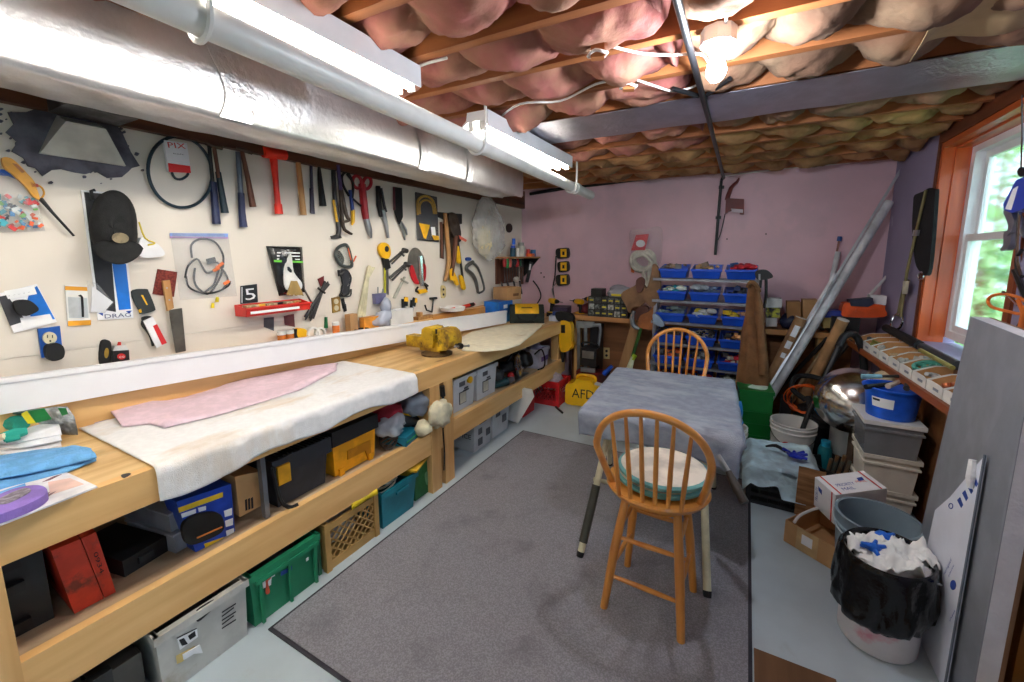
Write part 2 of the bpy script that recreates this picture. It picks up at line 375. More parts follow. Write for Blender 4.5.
# ------------------------------------------------------------------ foil-wrapped duct
x0, x1, z0 = -2.12, -1.85, 2.14
yd = [-1.55, .3, 1.1, 1.9, 2.7, 3.35, 3.52, 3.6]
b = B(); rings = []
for k in range(130):
    y = -1.55 + 5.12 * k / 129; e = max(0, (y - 3.2) / .37); sh = e * e * .10
    row = []
    prof = [(x1 - sh * .4, ZC), (x1 - sh * .4, z0 + .20), (x1 - sh * .5, z0 + .03), (x1 - .006 - sh * .6, z0 + .008), (x1 - .02 - sh * .6, z0 + .001 + sh * .3), ((x0 + x1) / 2, z0 + sh * .3), (x0 + .02, z0 + sh * .3), (x0, z0 + .02), (x0, ZC)]
    for j, (x, z) in enumerate(prof):
        n = noise.noise(V((x * 4, y * 3.2, z * 5))) * .008 + noise.noise(V((x * 14, y * 11, z * 14))) * .004
        row.append(b.bm.verts.new((x + (n if j < 5 else 0), y, z + (n if 2 < j < 7 else 0))))
    rings.append(row)
for a, c in zip(rings, rings[1:]):
    for j in range(len(a) - 1): b.bm.faces.new((a[j], a[j + 1], c[j + 1], c[j]))
b.bm.faces.new(rings[-1]); b.bm.faces.new(rings[0][::-1])
duct = thing('air_duct', 'long foil-wrapped air duct under the joists above the tool wall', 'duct', (x1 - .15, 1, z0))
b.part('foil_jacket', foil, duct, ang=60)
tape = M('foil tape', (206, 208, 212), .28, .9, var=.05, bump=.4, bscale=60)
for y, wd in ((1.02, .12), (2.13, .09), (2.62, .06)):
    B().grid(lambda u, v: V((x1 + .009 + .004 * noise.noise(V((u * 9, v * 9, y))) + 0, y + wd * (u - .5) + .03 * math.sin(v * 4), z0 + .012 + .25 * v)), 8, 14, .002).part('foil_tape', tape, duct)
B().span((x0 - .02, .58, 2.2), (x0 + .0, .98, 2.42), .004).part('takeoff_collar', dark_steel, duct)
# supply boot through the wall, smeared with mastic
bt = thing('duct_boot', 'flared sheet metal duct boot in the wall smeared with dark sealant', 'vent', (XL, .8, 1.98))
P = lambda x, y, off: LW(x, y, off)
top = [P(66, 121, .10), P(106, 129, .10)]; bot = [P(40, 153, .03), P(126, 166, .03)]
B()._add([bot[0], bot[1], top[1], top[0], V((XL, bot[0].y, bot[0].z)), V((XL, bot[1].y, bot[1].z)), V((XL, top[1].y, top[1].z + .04)), V((XL, top[0].y, top[0].z + .04))],
         [(0, 1, 2, 3), (1, 0, 4, 5), (2, 1, 5, 6), (0, 3, 7, 4), (3, 2, 6, 7)], .004).part('flare', M('galvanised boot', (196, 198, 190), .45, .25, var=.12, scale=6), bt)
B().box((XL + .14, .79, 2.28), (.2, .22, .16), None, .006).part('neck', STAIN(M('galvanised neck', (128, 128, 130), .5, .5, var=.15), (50, 50, 56), 7, .45, .55, .8), bt)
mast = M('dark sealant smear', (96, 94, 106), .75, var=.2, scale=12, bump=.8, bscale=30)
out = [(8, 112), (26, 112), (50, 104), (110, 115), (122, 132), (131, 152), (140, 166), (132, 168), (128, 172), (122, 177), (108, 178), (96, 171), (86, 174), (74, 172), (62, 169), (52, 170), (43, 176), (36, 168), (28, 166), (24, 158), (12, 151), (18, 142), (6, 132), (14, 124)]
B().prism([LW(x, y, .012) for x, y in out], (-.011, 0, 0), .003).part('sealant', mast, bt)
random.seed(5)
sm = B()
for k in range(46):
    x, y = random.choice(out); x += random.gauss(0, 5); y += random.gauss(0, 4.5); r = random.uniform(.6, 2.4)
    sm.prism([LW(x + r * math.cos(a) * random.uniform(.6, 1.5), y + r * math.sin(a) * random.uniform(.5, 1.1), .013 + .002 * random.random()) for a in (0, 1.05, 2.1, 3.14, 4.2, 5.2)], (-.012, 0, 0))
o = sm.part('sealant_spatter', mast, bt); o['kind'] = 'stuff'
# ------------------------------------------------------------------ lamps
tube_m = EMIT('lit fluorescent tube', (255, 250, 240), TUBE_E)
def fluorescent(name, y0, y1, x, z, label, tubes=(-.035, .035)):
    t = thing(name, label, 'lamp', (x, (y0 + y1) / 2, z))
    pr = [V((x + dx, y0, z + dz)) for dx, dz in ((-.055, .072), (.08, .072), (.08, -.012), (.076, -.012), (.066, .022), (-.05, .022), (-.112, -.016), (-.115, -.012), (-.062, .03))]
    B().prism(pr, (0, y1 - y0, 0)).part('housing', white_en, t, ang=20)
    for yy in (y0 + .005, y1 - .017):
        for dx in tubes: B().box((x + dx, yy + .006, z), (.03, .012, .05), None, .003).part('tube_holder', white_pl, t)
    for dx in tubes: B().tube([(x + dx, y0 + .018, z - .006), (x + dx, y1 - .018, z - .006)], .0165, 12).part('fluorescent_tube', tube_m, t)
    for yy in (y0 + .15, y1 - .15): B().tube([(x, yy, z + .07), (x, yy, ZC + .03)], .004, 6).part('hanger_wire', steel, t)
    return t
fluorescent('fluorescent_lamp', .22, 1.46, -1.34, 2.33, 'longer-looking white two-tube fluorescent lamp at the near end of the white pipe')
fluorescent('fluorescent_lamp', 1.98, 3.2, -1.34, 2.31, 'second white fluorescent lamp, beside the far end of the white pipe')
fluorescent('fluorescent_lamp', -1.3, -.08, -1.34, 2.33, 'added white fluorescent fill lamp behind the camera, out of view')  # added fixture out of view, brightens the room

bl = thing('ceiling_bulb', 'bare bright bulb in a white ceiling socket', 'lamp', (-.175, 2.06, 2.31))
bc = V((-.148, 1.77, 2.30))
B().lathe([(.0, .07), (.055, .07), (.058, .066), (.045, .064), (.03, .06), (.028, .035), (0, .035)], bc, n=20).part('socket', white_pl, bl)
bm_ = EMIT('lit bulb', (235, 243, 255), BULB_E)
B().lathe([(0, -.058), (.018, -.054), (.031, -.036), (.034, -.018), (.028, .006), (.018, .025), (.015, .04), (0, .04)], bc, n=18).part('bulb', bm_, bl)
B().lathe([(0, .118), (.06, .118), (.06, .07), (0, .07)], bc, n=8).part('junction_box', white_pl, bl)
# ------------------------------------------------------------------ pipe, conduit, wires
pp = thing('drain_pipe', 'long white drain pipe running beside the foil duct', 'pipe', (-1.3, 2, 2.15))
pz = lambda y: 2.2 - .012 * y
B().tube([(-1.138, -1.5, 2.2), (-1.40, 4.05, 2.2)], .042, 20).part('pipe', white_pl, pp)
B().tube([(-1.377, 3.55, 2.2), (-1.380, 3.62, 2.2)], .052, 20).part('coupling', white_pl, pp)
for y in (.62, 1.93, 3.45):
    x = -1.138 - .262 * (y + 1.5) / 5.55
    B().tube([V((x + .052 * math.cos(a), y, 2.2 - .052 * math.sin(a))) for a in [i * math.pi / 10 for i in range(-1, 12)]], .008, 6).tube([(x + .052, y, 2.2), (x + .055, y, 2.3), (x + .05, y + .01, ZC)], .008, 6).part('pipe_hanger', white_pl, pp)
ct = thing('electrical_conduit', 'black conduit running under the joists past the bulb and down the pink wall', 'conduit', (-.27, 4.8, 1.6))
B().tube([(-.225, -1.4, 2.38), (-.245, 2.0, 2.38), (-.27, 4.78, 2.385), (-.29, 4.825, 2.36), (-.3, 4.83, 1.62)], .014, 10, 3).part('conduit_run', black_pl, ct)
for p in ((-.285, 4.832, 2.3), (-.295, 4.835, 2.0)): B().box(p, (.05, .02, .03), None, .003).part('strap', black_pl, ct)
for sx in (-1, 1): B().tube([(-.245 + sx * .02, 2.32, 2.385), (-.245 + sx * .12, 2.18, 2.39)], .011, 8).part('brace', black_pl, ct)
wire = M('white cable', (236, 232, 228), .5, var=.02)
Z = ZC - .008
def cable(pts, label, m=wire, r=.0055, name='cable'): return B().tube(pts, r, 6, 5).solo(name, m, label, 'cable')
cz = lambda x, y, dz=0: FZ(x, y, Z - dz)
cable([cz(408, 71), cz(425, 64), cz(447, 58)], 'short white cable leaving the end of the near fluorescent lamp')
cable([cz(496, 121), cz(520, 104, .02), cz(560, 101), cz(596, 84), cz(622, 80)], 'white cable from the far fluorescent lamp to a wooden peg')
cable([cz(637, 80), cz(655, 86, .02), cz(672, 91, .02), cz(690, 88), cz(702, 82)], 'white cable from the wooden peg to the bulb socket')
cable([cz(610, 46), cz(640, 53), cz(668, 55), cz(700, 54), cz(708, 62)], 'white cable from the upper wooden peg to the bulb socket')
cable([cz(730, -12), cz(726, 20), cz(722, 48), cz(720, 62)], 'white cable running from overhead straight to the bulb socket')
for (x, y), l in (((598, 40), 'upper wooden peg with a loop of white cable on a joist'), ((629, 75), 'lower wooden peg with a loop of white cable on a joist')):
    c = FZ(x, y, ZC - .005); t = thing('cable_peg', l, 'peg', c + V((0, 0, -.05)))
    B().box(c + V((0, 0, -.02)), (.05, .035, .09), .3, .004).part('peg', joist_m, t)
    B().tube([c + V((.036 * math.cos(a), .03 * math.sin(a), -.05 + .004 * math.sin(a * 3))) for a in [k * .523 for k in range(12)]], .006, 6, 2, True).part('cable_loop', wire, t)
cable([BW(530, 194, .03), BW(560, 189, .05), BW(600, 184, .06), BW(650, 178, .05), BW(700, 172, .05), BW(724, 171, .03)], 'black cable along the top of the pink wall', black_rub, .02)
cable([BW(725, 176, .03), BW(790, 168, .03), BW(850, 163, .03)], 'thin white cable tucked under the last joist over the pink wall', wire, .006)
# carpet
cm = STAIN(M('grey carpet', (152, 150, 157), .97, var=.12, scale=160, detail=2, bump=.5, bscale=300), (112, 108, 114), 4.5, .54, .7, .6)
cb = B().span((-1.715, .905, .0005), (.114, 3.25, .010), .004)
ca = thing('carpet', 'large grey carpet lying on the painted floor', 'carpet', (-.8, 2.1, 0))
cb.part('pile', cm, ca); B().span((-1.73, .89, .0), (.129, 3.265, .006), .002).part('binding', M('carpet binding', (60, 58, 66), .9), ca)
# ------------------------------------------------------------------ things hung on walls: outlines set on the wall plane, each with its own thickness
NRM = {LW: V((1, 0, 0)), BW: V((0, -1, 0)), RW: V((-1, 0, 0))}
def pxs(F, x, y, off): return min((F(x, y, off) - F(x, y + 1, off)).length, (F(x, y, off) - F(x + 1, y, off)).length)
def AX(X):
    F = lambda x, y, off: FX(x, y, X + off)
    NRM[F] = V((1, 0, 0)); return F
def AXN(X):
    F = lambda x, y, off: FX(x, y, X - off)
    NRM[F] = V((-1, 0, 0)); return F
def AY(Y):
    F = lambda x, y, off: FY(x, y, Y - off)
    NRM[F] = V((0, -1, 0)); return F
def AZ(Z):
    F = lambda x, y, off: FZ(x, y, Z + off)
    NRM[F] = V((0, 0, 1)); return F
def ell(cx, cy, rx, ry, n=18, rot=0):
    c, s = math.cos(rot), math.sin(rot)
    return [(cx + rx * math.cos(a) * c - ry * math.sin(a) * s, cy + rx * math.cos(a) * s + ry * math.sin(a) * c) for a in (2 * math.pi * k / n for k in range(n))]
def layer(b, F, kind, pts, off, th, *ex):
    nr = NRM[F]
    if kind == 'p':
        bev = ex[0] if ex else min(.003, th * .3)
        b.prism([F(x, y, off + th) for x, y in pts], nr * -th, bev)
    elif kind == 's': b.prism(smooth_pts([F(x, y, off + th) for x, y in pts], 4), nr * -th, ex[0] if ex else 0)
    elif kind == 't':   # th = radius in pixels (number or list); centre line lies at off
        x, y = pts[0]; k = pxs(F, x, y, off)
        r = [q * k for q in th] if isinstance(th, (list, tuple)) else th * k
        b.tube([F(x, y, off) for x, y in pts], r, ex[1] if len(ex) > 1 else 8, ex[0] if ex else 0)
    elif kind == 'o':   # closed loop
        x, y = pts[0]; k = pxs(F, x, y, off)
        b.tube([F(x, y, off) for x, y in pts], th * k, 7, 3, True)
def hung(name, label, cat, layers, F=LW, group=None):
    """layers: (part name, material, [(kind, pts, off, th, ...), ...]); one layer makes a single mesh"""
    if len(layers) == 1:
        b = B()
        for a in layers[0][2]: layer(b, F, *a)
        return b.solo(layers[0][0] if name is None else name, layers[0][1], label, cat, group)
    allp = [F(x, y, 0) for l in layers for a in l[2] for x, y in a[1]]
    c = sum(allp, V((0, 0, 0))) / len(allp); c.z = min(p.z for p in allp)
    t = thing(name, label, cat, c, group)
    for l in layers:
        sets = [[a] for a in l[2]] if all(a[0] in 'ps' for a in l[2]) else [l[2]]
        for q in sets:
            b = B()
            for a in q: layer(b, F, *a)
            b.part(l[0], l[1], t)
    return t
def wtext(s, x0, y0, x1, y1, h, off, m, parent, F=LW):
    """text whose baseline runs from pixel (x0,y0) to (x1,y1), h pixels high"""
    a, c = F(x0, y0, off), F(x1, y1, off); k = pxs(F, x0, y0, off)
    r = (c - a); n = NRM[F]; up = n.cross(r.normalized())
    return text(s, a, r, up, h * k, m, parent, width=r.length)
rust = STAIN(M('worn tool steel', (96, 84, 74), .55, .7, var=.2), (60, 36, 22), 9, .5, .65, .6)
hick = WOOD('hickory handle', (198, 150, 92), (160, 110, 60), 'Z', .5, scale=30, knots=False)
brownh = WOOD('dark brown handle', (112, 66, 44), (80, 44, 28), 'Z', .5, scale=30, knots=False)
navy = M('navy grip', (28, 40, 84), .5); tealdk = M('dark teal grip', (16, 46, 60), .5); redgrip = M('red grip', (176, 26, 40), .45)
slate = M('slate blue shaft', (104, 112, 128), .4, .3)
# belt, hammers and cutters on the nails under the duct
t = hung('machine_belt', 'thin dark teal drive belt in a white and red paper sleeve', 'belt', [
    ('belt', tealdk, [('o', ell(180, 172, 31.5, 36, 16, -.35), .02, 1.5)]),
    ('sleeve', white_paper, [('p', [(164, 140), (187, 143), (191, 172), (169, 172)], .008, .022)]),
    ('red_band', red_ink, [('p', [(168, 163), (190, 166), (191, 173), (169, 172)], .030, .001, 0)]),
    ('belt_tail', tealdk, [('o', [(172, 170), (175, 178), (182, 179), (188, 174), (184, 168)], .018, 1.4)])])
wtext('PIX', 167.5, 147.5, 186, 149, 6, .031, red_ink, t)
for k in range(3): wtext(['belt', '- - - -', '- - - - -'][k], 173, 154 + 3 * k, 184, 155 + 3 * k, 1.2, .031, black_ink, t) if k == 0 else None
hung('claw_hammer', 'tall navy-gripped hammer nearest the belt sleeve', 'hammer', [('head', rust, [('t', [(196, 141), (204, 142), (213, 146)], .02, [1.6, 2.6, 2.8]), ('p', [(195, 140), (204, 139), (204, 143)], .012, .01)]), ('shaft', dark_steel, [('t', [(209, 145), (213, 185)], .02, 1.9)]), ('grip', navy, [('t', [(213, 182), (215, 205), (216.5, 224)], .02, [3.4, 3.6, 4.2], 2)])])
hung('claw_hammer', 'dark hammer with a teal-black grip leaning behind the navy one', 'hammer', [('head', rust, [('t', [(207, 143), (214, 146), (222, 148)], .035, [1.8, 2.5, 2.5])]), ('shaft', brownh, [('t', [(214, 147), (219, 178)], .035, 2)]), ('grip', tealdk, [('t', [(218, 172), (222, 195), (225, 213)], .03, [2.8, 3.2, 3.9], 2)])])
hung('claw_hammer', 'hammer with a slate shaft and navy lower grip', 'hammer', [('head', rust, [('t', [(234, 147), (241, 149), (250, 152)], .03, [2, 2.6, 2.4])]), ('shaft', slate, [('t', [(238, 152), (241, 196)], .022, 2.5)]), ('grip', navy, [('t', [(241, 193), (242, 212), (243.5, 227)], .022, [3.1, 3.3, 3.9], 2)])])
hung('claw_hammer', 'brown wooden-handled hammer crossing behind the slate one', 'hammer', [('head', rust, [('t', [(236, 148), (244, 150), (252, 153)], .042, [1.6, 2.4, 2])]), ('handle', brownh, [('t', [(242, 151), (248, 180), (253, 207)], .034, [2, 2.6, 3.3], 2)])])
hung('dead_blow_hammer', 'bright orange-red dead blow hammer', 'hammer', [('head', M('dead blow red', (244, 50, 26), .4), [('t', [(263, 152), (285, 155)], .04, 5.5, 0, 14)]), ('handle', M('dead blow red', (0, 0, 0)), [('t', [(273, 154), (276, 185), (278, 206)], .03, [4, 2.7, 2.9], 2), ('t', [(278, 204), (279, 214)], .03, [3.6, 3.9])])])
hung('ball_hammer', 'small hammer with a pale bare wood handle', 'hammer', [('head', dark_steel, [('t', [(291, 156), (298, 157), (307, 160)], .025, [2, 2.6, 1.9])]), ('handle', hick, [('t', [(298, 161), (301, 190), (303.5, 215)], .022, [2.4, 2.9, 3.1], 2)])])
hung('cold_chisel', 'slim dark chisel with a purple-black shaft beside the pale-handled hammer', 'chisel', [('shaft', M('purple black', (50, 44, 72), .5), [('t', [(311, 166), (312, 190)], .012, 1.5), ('p', [(310.5, 188), (313.5, 189), (315, 214), (311, 213)], .004, .01)])])
hung('tack_hammer', 'small hammer with a black tapered grip', 'hammer', [('head', dark_steel, [('t', [(313, 164), (319, 165), (326, 167)], .02, [1.2, 1.9, 1.8])]), ('grip', black_rub, [('t', [(319, 167), (320, 180), (323, 206)], .02, [1.4, 2.4, 3.6], 2)])])
hung('pry_bar', 'yellow and black pry bar with a flat hooked foot', 'pry bar', [('bar', dark_steel, [('t', [(333, 164), (335, 200), (339, 230), (337, 236)], .014, [2.2, 2.2, 2.4, 2.2], 2), ('p', [(332, 236), (340, 234), (342, 238), (333, 239)], .004, .02)]), ('decal', yellow_pl, [('t', [(333.5, 200), (337, 222)], .022, 1.3)])])
hung('pry_bar', 'dark curved pry bar hooked behind the yellow one', 'pry bar', [('bar', rust, [('t', [(338, 168), (341, 200), (343, 226), (348, 232), (352, 234)], .034, [1.8, 1.8, 1.9, 1.7, 1.2], 3)])])
hung('pruning_hook', 'bronze hooked tool with a purple grip', 'tool', [('grip', M('purple grip', (86, 70, 120), .5), [('t', [(338, 165), (341, 190)], .05, 1.7)]), ('hook', rust, [('t', [(341, 188), (346, 214), (349, 220), (343, 222)], .045, [1.7, 2, 1.8, 1], 3)])])
hung('pliers', 'black looped pliers with a blue and yellow tip', 'pliers', [('handle', black_rub, [('t', [(349, 196), (343, 185), (342, 176), (347, 172), (352, 180)], .02, 1.3, 4)]), ('handle', black_rub, [('t', [(352, 198), (353, 183), (347, 174)], .024, 1.4, 3), ('t', [(352, 198), (361, 206)], .02, 1.1)]), ('jaw', M('blue grip', (40, 66, 150), .5), [('t', [(350, 190), (353, 212)], .018, 1.8)]), ('tip', yellow_pl, [('t', [(353, 210), (353, 222), (352, 225)], .018, [2, 1.8, .8])])])
rs = hung('tin_snips', 'red-handled snips with open finger loops', 'snips', [('loop', redgrip, [('o', ell(357, 182, 4.3, 6.2, 10, -.2), .02, 1.7)]), ('loop', redgrip, [('o', ell(367, 183, 4, 6, 10, .2), .02, 1.7)]), ('grip', redgrip, [('t', [(362, 184), (364, 205), (366, 219)], .02, [3.6, 3.8, 3.2], 2)]), ('blade', steel, [('t', [(366, 218), (369, 230), (371, 238)], .02, [3, 3.2, 1.2], 2)])])
hung('locking_pliers', 'black-sleeved long pliers beside the red snips', 'pliers', [('handle', black_rub, [('t', [(378, 186), (379, 205), (381, 217)], .02, [2.4, 2.6, 1.8])]), ('handle', dark_steel, [('t', [(381, 188), (384, 205), (386, 212)], .025, 1.5)]), ('jaw', steel, [('t', [(382, 210), (386, 224), (388, 238)], .018, [3, 2.2, 1.5])])])
hung('locking_pliers', 'black and maroon wide pliers with thin steel jaws', 'pliers', [('handle', black_rub, [('p', [(395, 187), (402, 188), (403, 217), (400, 224), (396, 212)], .01, .022)]), ('handle', M('maroon grip', (100, 24, 34), .5), [('t', [(394, 187), (394.5, 210)], .02, 1.3)]), ('jaw', steel, [('t', [(399, 222), (403, 231), (405, 240)], .016, [1.7, 1.5, 1]), ('t', [(401, 222), (406, 230), (407, 235)], .016, [1.5, 1.3, .8])])])
t = hung('hose_package', 'clear clamshell pack with a coiled yellow cable and yellow card', 'package', [('backing_card', M('pack black card', (38, 36, 38), .5), [('p', [(416, 192), (437, 197), (439, 242), (418, 240)], .003, .012)]), ('blister', CLEAR('blister', (220, 225, 230), .08, .08, .2), [('p', [(417, 193), (437, 198), (439, 241), (418, 239)], .016, .03, .006)]), ('coil', M('yellow hose', (214, 160, 40), .45), [('t', [(418, 215), (418, 201), (425, 196), (433, 201), (436, 214)], .028, 1.3, 4), ('t', [(420, 214), (420, 204), (426, 200), (432, 204), (434, 214)], .028, 1.1, 4)]), ('yellow_card', M('yellow card', (240, 180, 20), .6), [('p', [(419, 223), (430, 225), (426, 239), (424, 238)], .046, .002, 0), ('p', [(432, 235), (439, 236), (439, 240), (434, 240)], .046, .002, 0)]), ('printing', white_ink, [('p', [(431, 227), (435, 227), (436, 236), (432, 236)], .046, .0015, 0)])])
# cap, packages and small things nearer the camera
card = thing('parts_package', 'tall white, black and blue card hung behind the black cap', 'package', LW(110, 320))
b = B(); layer(b, LW, 'p', [(81, 190), (121, 193), (133.5, 318), (98, 320)], .002, .006, .001); b.part('card', white_paper, card)
b = B(); layer(b, LW, 'p', [(84, 192), (106, 194), (116, 312), (99, 309)], .008, .001, 0); b.part('black_panel', M('black card print', (40, 40, 44), .45), card)
b = B(); layer(b, LW, 'p', [(112, 262), (126, 264), (131, 309), (119, 310)], .008, .001, 0); b.part('blue_panel', M('blue card print', (16, 120, 220), .45), card)
wtext('DRAG', 104, 318.5, 131, 316.5, 5.5, .009, M('navy ink', (30, 44, 110), .5), card)
b = B(); layer(b, LW, 'p', [(98, 313), (103, 313), (103, 316)], .008, .001, 0); layer(b, LW, 'p', [(126, 311), (132, 310.5), (129, 314)], .008, .001, 0); b.part('corner_mark', blue_ink, card)
# baseball cap, hung by its strap, brim down
cap = thing('baseball_cap', 'black baseball cap with a tan oval patch', 'cap', LW(115, 264, .06))
ck = STAIN(M('black cap cloth', (30, 30, 31), .9, var=.15, scale=30, bump=.3, bscale=200), (46, 46, 44), 6, .5, .7, .5)
A = LW(113, 232, 0); 
def capf(u, v):
    ph = math.pi * u; r = v ** .5 if v < 1 else 1
    x, y = -math.cos(ph), 0
    a = 2 * math.pi * u; rr = math.sin(math.pi / 2 * v)
    px_ = 113 + 24.5 * rr * math.cos(a) + (4 * rr * max(0, math.sin(a))) ; py_ = 229 + (rr * (-39 if math.sin(a) < 0 else 28)) * abs(math.sin(a)) ** .85
    d = .11 * math.cos(math.pi / 2 * v) ** .7 + .008 + .006 * noise.noise(V((u * 9, v * 5, 1)))
    return LW(px_, py_, .01 + d)
B().grid(capf, 40, 12).part('crown', ck, cap, ang=180)
def brim(u, v):
    x = 93 + (140 - 93) * u; s = math.sin(math.pi * u) ** .6
    return LW(x + 2 * v, 240 + v * 24.5 * (.35 + .65 * s) + (1 - v) * (1 - s) * 6, .10 + .045 * math.sin(math.pi * .5 * v) * s + .01)
B().grid(brim, 24, 10, .006).part('brim', ck, cap, ang=180)
b = B(); layer(b, LW, 's', ell(120.5, 238, 8.5, 5.2, 12, .12), .135, .004); b.part('patch', STAIN(M('tan patch', (138, 122, 92), .6), (70, 60, 44), 40, .5, .6, .6), cap)
b = B(); layer(b, LW, 't', [(93, 200), (91, 191), (95, 190)], .03, 2); b.part('strap', ck, cap)
# zip bag of coloured parts, lighter
wand = hung('utility_lighter', 'orange-yellow long-nosed lighter with a black barrel', 'lighter', [('body', M('lighter yellow', (240, 168, 24), .35), [('s', [(2, 159), (6, 157), (14, 160), (26, 172), (34, 181), (36, 186), (40, 199), (34, 197), (27, 188), (14, 175), (5, 168)], .02, .02)]), ('guard', M('lighter yellow', (0, 0, 0)), [('t', [(36, 184), (42, 188), (44, 194), (40, 200)], .03, 1.2, 3)]), ('slot', M('amber window', (176, 100, 20), .4), [('p', [(12, 163), (17, 164), (25, 172), (22, 173)], .040, .001, 0)]), ('trigger', M('red trigger', (190, 50, 30), .4), [('p', [(30, 182), (38, 184), (39, 187), (32, 187)], .028, .012)]), ('barrel', black_pl, [('t', [(40, 198), (52, 212), (74, 236)], .03, [3, 2, 1.6])])])
zb = thing('zip_bag', 'clear zip bag of coloured small parts with a blue seal', 'bag', LW(20, 232, .02))
random.seed(21); bitm = [M('bits ' + n, c, .4) for n, c in (('teal', (70, 176, 190)), ('orange', (240, 104, 50)), ('green', (120, 196, 90)), ('white', (225, 232, 230)), ('dark', (40, 46, 54)), ('blue', (60, 150, 214)), ('red', (214, 60, 60)))]
for k, m in enumerate(bitm):
    b = B()
    for j in range(17 if k in (0, 3) else 9):
        y = random.uniform(196, 229); x = random.uniform(-6, 34 + (y - 196) * .25); c = LW(x, y, random.uniform(.012, .035)); r = random.uniform(.004, .009)
        b.box(c, (r * 1.2, r * 2.6, r * 1.6), Matrix.Rotation(random.random() * 3, 3, 'X'), .001)
    o = b.part('small_parts', m, zb, ['teal', 'orange', 'green', 'white', 'dark', 'blue', 'red'][k] + ' small parts'); o['kind'] = 'stuff'
def bagf(x0, y0, x1, y1, x2, y2, x3, y3, d, sd):
    """puffed film over four corner pixels (top-left, top-right, bottom-right, bottom-left)"""
    def f(u, v):
        x = (x0 + (x1 - x0) * u) * (1 - v) + (x3 + (x2 - x3) * u) * v; y = (y0 + (y1 - y0) * u) * (1 - v) + (y3 + (y2 - y3) * u) * v
        e = (math.sin(math.pi * u) * math.sin(math.pi * min(1, v * .9 + .1))) ** .5 if 0 < u < 1 and 0 <= v < 1 else 0
        return LW(x, y, .006 + d * e + .006 * noise.noise(V((u * 6, v * 6, sd))))
    return f
B().grid(bagf(-12, 168, 34, 184, 45, 231, -14, 233, .04, 2), 16, 14, .0006).part('film', clear_bag, zb, ang=180)
b = B(); layer(b, LW, 'p', [(-12, 168), (10, 170), (33, 181), (33, 186), (8, 176), (-12, 174)], .01, .004); b.part('seal', M('blue zip seal', (40, 110, 220), .35), zb)
t = hung('blister_package', 'tilted blister card with a black part on grey and blue print', 'package', [('card', white_paper, [('p', [(-3, 294), (37, 284), (57, 322), (14, 333)], .006, .005, .001)]), ('grey_panel', M('dark card print', (66, 66, 70), .5), [('p', [(-2, 297), (7, 295), (26, 321), (10, 326)], .011, .0008, 0)]), ('blue_panel', M('blue card print', (0, 0, 0)), [('p', [(30, 290), (37, 286), (55, 319), (33, 322), (26, 305)], .011, .0008, 0)]), ('white_label', white_ink, [('p', [(4, 291), (34, 286), (37, 294), (8, 299)], .012, .0008, 0), ('p', [(20, 318), (50, 314), (54, 322), (23, 329)], .012, .0008, 0)]), ('fitting', black_rub, [('s', [(15, 302), (28, 300), (37, 306), (38, 311), (26, 316), (17, 312)], .012, .03, .006)])])
wtext('- - - - -', 8, 296.5, 30, 292.5, 2, .014, black_ink, t)
ob = hung('outlet_box', 'blue wall outlet box with a cream socket and a black plug', 'outlet', [('box', M('blue outlet box', (28, 96, 190), .5), [('p', [(38, 329), (60, 326), (63, 354), (42, 358)], .002, .012)]), ('socket', M('cream socket', (226, 214, 178), .45), [('s', ell(50, 338, 7, 6, 12), .012, .014)]), ('slot', black_pl, [('p', [(47, 335), (48, 335), (48, 338), (47, 338)], .026, .001, 0), ('p', [(52, 335), (53, 335), (53, 338), (52, 338)], .026, .001, 0), ('s', ell(50.3, 341, 1, 1, 8), .026, .001)]), ('plug', black_rub, [('s', [(47, 347), (56, 343), (63, 346), (65, 353), (62, 359), (52, 361), (47, 356)], .012, .04, .008)])])
hung('hex_key_pack', 'white and orange pack holding one black hex key', 'package', [('card', white_pl, [('p', [(65, 285), (87, 286), (91, 325), (68, 326)], .003, .006)]), ('orange_band', M('orange print', (246, 170, 40), .5), [('p', [(65, 286), (87, 287), (87.5, 291), (65, 290)], .009, .001, 0), ('p', [(68, 321), (91, 320), (91, 325), (68, 326)], .009, .001, 0)]), ('window', M('pale window', (206, 212, 214), .3), [('p', [(68, 297), (87, 298), (88.5, 318), (69, 318)], .009, .001, 0)]), ('hex_key', black_pl, [('t', [(79, 296), (82, 297), (83, 317)], .014, 1.3, 2)])])
hung('paper_packet', 'clear packet with a folded white paper between two cards', 'packet', [('paper', white_paper, [('p', [(92, 286), (113, 302), (105, 311), (91, 312)], .012, .003, 0)]), ('film', clear_bag, [('p', [(87, 281), (97, 283), (114, 303), (105, 313), (89, 313)], .016, .002, 0)])])
hung('dust_mask', 'white dust mask with a yellow strap behind the cap', 'mask', [('mask', white_paper, [('s', [(141, 238), (152, 241), (160, 246), (165, 254), (158, 257), (140, 256)], .004, .035, .01)]), ('strap', M('yellow strap', (236, 208, 60), .6), [('t', [(139, 222), (145, 238), (155, 243), (148, 245)], .042, 1, 3)])])
hung('tool_pouch', 'small black pouch with faint yellow writing', 'pouch', [('pouch', STAIN(M('black pouch', (46, 52, 54), .7, bump=.2), (30, 32, 34), 8), [('s', [(132, 292), (146, 289), (149, 292), (155, 307), (154, 311), (142, 314), (140, 311)], .003, .018, .004)]), ('tag', yellow_pl, [('p', [(138, 310), (141, 309), (142, 312), (140, 313)], .021, .001, 0), ('p', [(141, 295), (143, 295), (148, 305), (146.5, 305)], .021, .0005, 0)])])
hung('abrasive_pad', 'rust-brown square abrasive pad', 'pad', [('pad', M('maroon abrasive', (140, 60, 52), .95, var=.2, scale=120, bump=.4, bscale=400), [('p', [(158, 269), (177.5, 272), (174, 297), (153, 294)], .002, .007)])])
